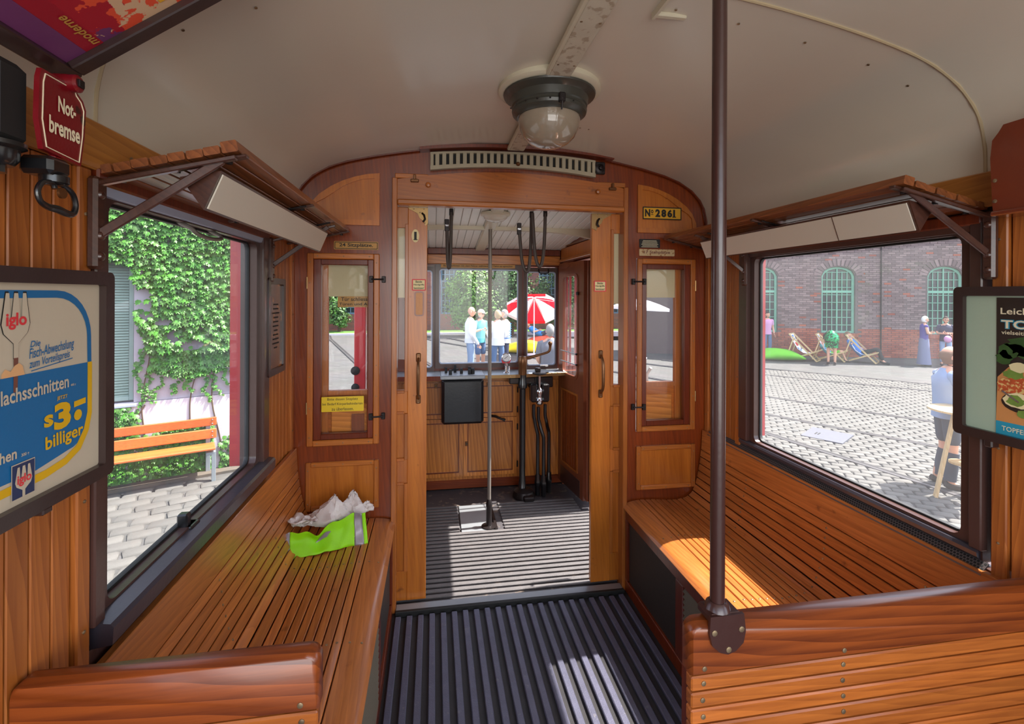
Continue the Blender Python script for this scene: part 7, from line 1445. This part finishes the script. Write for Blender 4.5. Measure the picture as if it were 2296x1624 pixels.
# --- four men ahead
Yg = 12.3
person('bald man in white hooded jacket and pale jeans, leftmost of four men ahead', 0.93, Yg, 5, 1.82, dict(wrR=(.18, .16, .86), wrL=(-.22, .20, .88), elL=(-.23, .02, 1.12)), top='c_white', sleeve=1.0, bottom='c_ltdenim', extras=('glasses', 'shades'), build=1.12, look=10)
pT = person('man with beige cap and turquoise T-shirt, second of four men ahead', 1.22, Yg+0.35, -50, 1.74, dict(wrL=(-.10, .24, 1.02), elR=(.30, .05, 1.18), wrR=(.20, .26, 1.25)), top='c_teal', sleeve=0.35, bottom='c_denim', bleg='short', hair='hair_grey', hairstyle='cap', extras=('glasses', 'shades'))
person('man seen from behind in white shirt and blue jeans beside the platform pole', 1.60, Yg-0.35, 95, 1.76, dict(wrR=(.10, .18, 1.06), wrL=(-.12, .2, 1.0)), top='c_white', sleeve=0.9, bottom='c_denim', hair='hair_blond', look=-20, build=1.08)
p4 = person('grey haired man in blue striped white polo shirt, rightmost of four men ahead', 1.88, Yg+0.25, 190, 1.74, AX, top='c_white', sleeve=0.4, bottom='c_navy', hair='hair_grey', build=1.12, look=15)
for k in range(7):
    T = p4[1]; g = G(); zz = 1.0+k*0.062; n = 20; g.add([T((0.206*math.cos(a)*(1+0.03*(zz > 1.15)), 0.158*math.sin(a)+0.005, zz+dz)) for dz in (0, 0.022) for a in [2*PI*i/n for i in range(n)]], [(i, (i+1) % n, n+(i+1) % n, n+i) for i in range(n)]); mk('shirt_stripe', g, 'c_blue', p4[0], ang=70)
# --- man close ahead by the yellow bag
person('grey haired man in dark grey T-shirt close beyond the narrow windscreen', 2.03, 8.2, 80, 1.70, dict(wrR=(.12, .25, .95), wrL=(-.12, .25, .95)), top='c_grey', sleeve=0.4, bottom='c_navy', hair='hair_grey', build=1.2, look=-10)
# --- man lying on red bag
person('person in blue lying back on the orange red bean bag', 4.1, 18.1, -15, 1.70, dict(pelvis=(0, 0, .12), waist=(0, -.12, .16), chest=(0, -.30, .26), neck0=(0, -.42, .36), neck1=(0, -.48, .42), head=(0, -.54, .50), shL=(-.17, -.40, .34), shR=(.17, -.40, .34), elL=(-.25, -.25, .22), wrL=(-.12, -.08, .26), elR=(.25, -.25, .22), wrR=(.12, -.08, .26), hipL=(-.09, .04, .12), hipR=(.09, .04, .12), knL=(-.1, .40, .30), anL=(-.1, .70, .05), toL=(-.1, .78, .15), knR=(.1, .40, .26), anR=(.1, .74, .05), toR=(.1, .82, .15)), top='c_blue', sleeve=0.4, bottom='c_navy', hair='hair_brown', zoff=0.42)
# --- right of the tram
person('young person in pink top standing at the left edge of the right window', 12.60, 16.45, -100, 1.72, None, top='c_pink', sleeve=0.3, bottom='c_denim', hair='hair_dark')
d1 = deckchair('deckchair with printed sling facing left of the woman in sequins', 13.25, 15.35, math.radians(-143))
d2 = deckchair('deckchair half hidden behind the woman in the green sequin skirt', 14.15, 15.15, math.radians(-140))
d3 = deckchair('deckchair in which the man in the blue shirt is lying', 14.95, 14.65, math.radians(-146))
pw = person('woman bending forward in green sequin skirt, seen from behind', 13.35, 14.25, 50, 1.66, dict(waist=(0, .10, 1.06), chest=(0, .34, 1.08), neck0=(0, .48, 1.04), neck1=(0, .55, 1.0), head=(0, .62, .93), shL=(-.16, .45, 1.02), shR=(.16, .45, 1.02), elL=(-.2, .50, .78), wrL=(-.12, .62, .62), elR=(.2, .50, .78), wrR=(.12, .62, .62)), top='c_black', sleeve=0.3, bottom=None, hair='hair_blond', shoes='shoe', build=1.1)
def seq():
    m, t, b = newmat('sequins'); N = t.nodes; L = t.links; tc = N.new('ShaderNodeTexCoord'); v = N.new('ShaderNodeTexVoronoi'); v.inputs['Scale'].default_value = 45; L.new(tc.outputs['Object'], v.inputs['Vector']); cr = N.new('ShaderNodeValToRGB'); cr.color_ramp.elements[0].color = (*lin((6, 40, 30)), 1); cr.color_ramp.elements[1].color = (*lin((30, 200, 120)), 1); cr.color_ramp.elements[0].position = .45; cr.color_ramp.elements[1].position = .8; sp_ = N.new('ShaderNodeSeparateColor'); L.new(v.outputs['Color'], sp_.inputs[0]); L.new(sp_.outputs[0], cr.inputs[0]); L.new(cr.outputs[0], b.inputs['Base Color']); b.inputs['Roughness'].default_value = 0.3; b.inputs['Metallic'].default_value = 0.5; return m
M['sequins'] = seq()
g = G(); T = pw[1]; n = 20; prof = [(.10, .12, 1.14), (.17, .06, 1.10), (.225, .0, 1.02), (.23, -.02, .92), (.205, 0, .78), (.20, 0, .62)]; g.add([T((r*math.cos(a), r*0.9*math.sin(a)+b, z+(0.10 if i < 2 else 0)*math.sin(a)*-1)) for i, (r, b, z) in enumerate(prof) for a in [2*PI*k/n for k in range(n)]], [(i*n+k, i*n+(k+1) % n, (i+1)*n+(k+1) % n, (i+1)*n+k) for i in range(len(prof)-1) for k in range(n)]); mk('skirt', g, 'sequins', pw[0], ang=70)
SIT = dict(pelvis=(0, -.02, .32), waist=(0, -.12, .42), chest=(0, -.26, .60), neck0=(0, -.36, .74), neck1=(0, -.40, .82), head=(0, -.42, .92), shL=(-.17, -.34, .72), shR=(.17, -.34, .72), elL=(-.27, -.20, .50), wrL=(-.10, .0, .46), elR=(.30, -.22, .62), wrR=(.14, -.28, .84), hipL=(-.09, .02, .32), hipR=(.09, .02, .32), knL=(-.11, .46, .50), anL=(-.10, .52, .09), toL=(-.10, .66, .04), knR=(.11, .46, .50), anR=(.12, .62, .09), toR=(.12, .76, .04))
person('man in blue T-shirt and black trousers reclining in a deckchair', 14.95, 14.65, -58, 1.78, SIT, top='c_blue', sleeve=0.4, bottom='c_black', hair='hair_brown', shoes='c_black')
person('child with green shorts sitting behind the bending woman', 14.15, 15.15, -55, 1.35, SIT, top='c_teal', sleeve=0.4, bottom='bag_green', bleg='short', hair='hair_blond')
person('white haired woman in lilac top and long grey blue skirt', 16.30, 13.62, -30, 1.66, AX, top='c_lilac', sleeve=0.0, hair='hair_white', hairstyle='bob', skirt=('c_skirt', 1.0))
pz_ = person('woman with sunglasses, navy top and jeans carrying a pink bag', 16.95, 13.45, -128, 1.66, AX, top='c_navy', sleeve=0.35, bottom='c_ltdenim', hair='hair_dark', extras=('glasses', 'shades'), build=1.08)
g = G(); T = pz_[1]; g.ball(T((0.0, .24, .97)), .11, .10, .12, 14, 10); mk('handbag', g, 'c_pink', label='pink handbag held by the woman in navy', cat='bag')
mk_ = person('man in pale blue short sleeved shirt with shoulder bag at the standing table', 6.16, 4.87, -28, 1.70, dict(elR=(.24, .10, 1.14), wrR=(.16, .32, 1.06), elL=(-.24, .08, 1.14), wrL=(-.14, .32, 1.04), anL=(-.13, -.06, .09), toL=(-.14, .08, .04)), top='c_shirt', sleeve=0.42, bottom='c_darkshorts', bleg='short', hair='hair_brown', hairstyle='ring', extras=('glasses',), build=1.15, hi=True)
T = mk_[1]; g = G(); g.tube([T((-.10, .02, 1.475)), T((-.10, .12, 1.38)), T((-.10, .138, 1.20)), T((-.12, .13, 1.0))], 0.010, 8); g.tube([T((-.10, .02, 1.475)), T((-.08, -.095, 1.40)), T((-.07, -.112, 1.20)), T((-.06, -.115, .98))], 0.010, 8); mk('bag_strap', g, 'c_black', mk_[0], ang=60)
for S in (-1, 1):
    g = G(); g.tube([T((S*.10, .02, .46)), T((S*.11, .0, .30)), T((S*.12, -.02, .12))], [.062, .066, .060], 12); mk('sock', g, 'c_darkshorts', mk_[0], ang=60)
# high table
ht = thing('standing_table', 'round pale wooden standing table with slanted legs by the man in pale blue', 'table', (5.92, 4.50, -0.8))
g = G(); g.lathe([(0.30, 0.240), (0.315, 0.245), (0.315, 0.265), (0.30, 0.270)], (5.92, 4.50, 0), 28); mk('table_top', g, 'palewood', ht)
for a in (30, 150, 270):
    c, s = math.cos(math.radians(a)), math.sin(math.radians(a)); g = G(); g.beam((5.92+0.08*c, 4.50+0.08*s, 0.24), (5.92+0.26*c, 4.50+0.26*s, -0.80), 0.05, 0.03, up=(c, s, 0)); mk('leg', g, 'palewood', ht)
g = G(); g.lathe([(0.13, -0.35), (0.13, -0.33)], (5.92, 4.50, 0), 16); mk('foot_ring', g, 'palewood', ht)
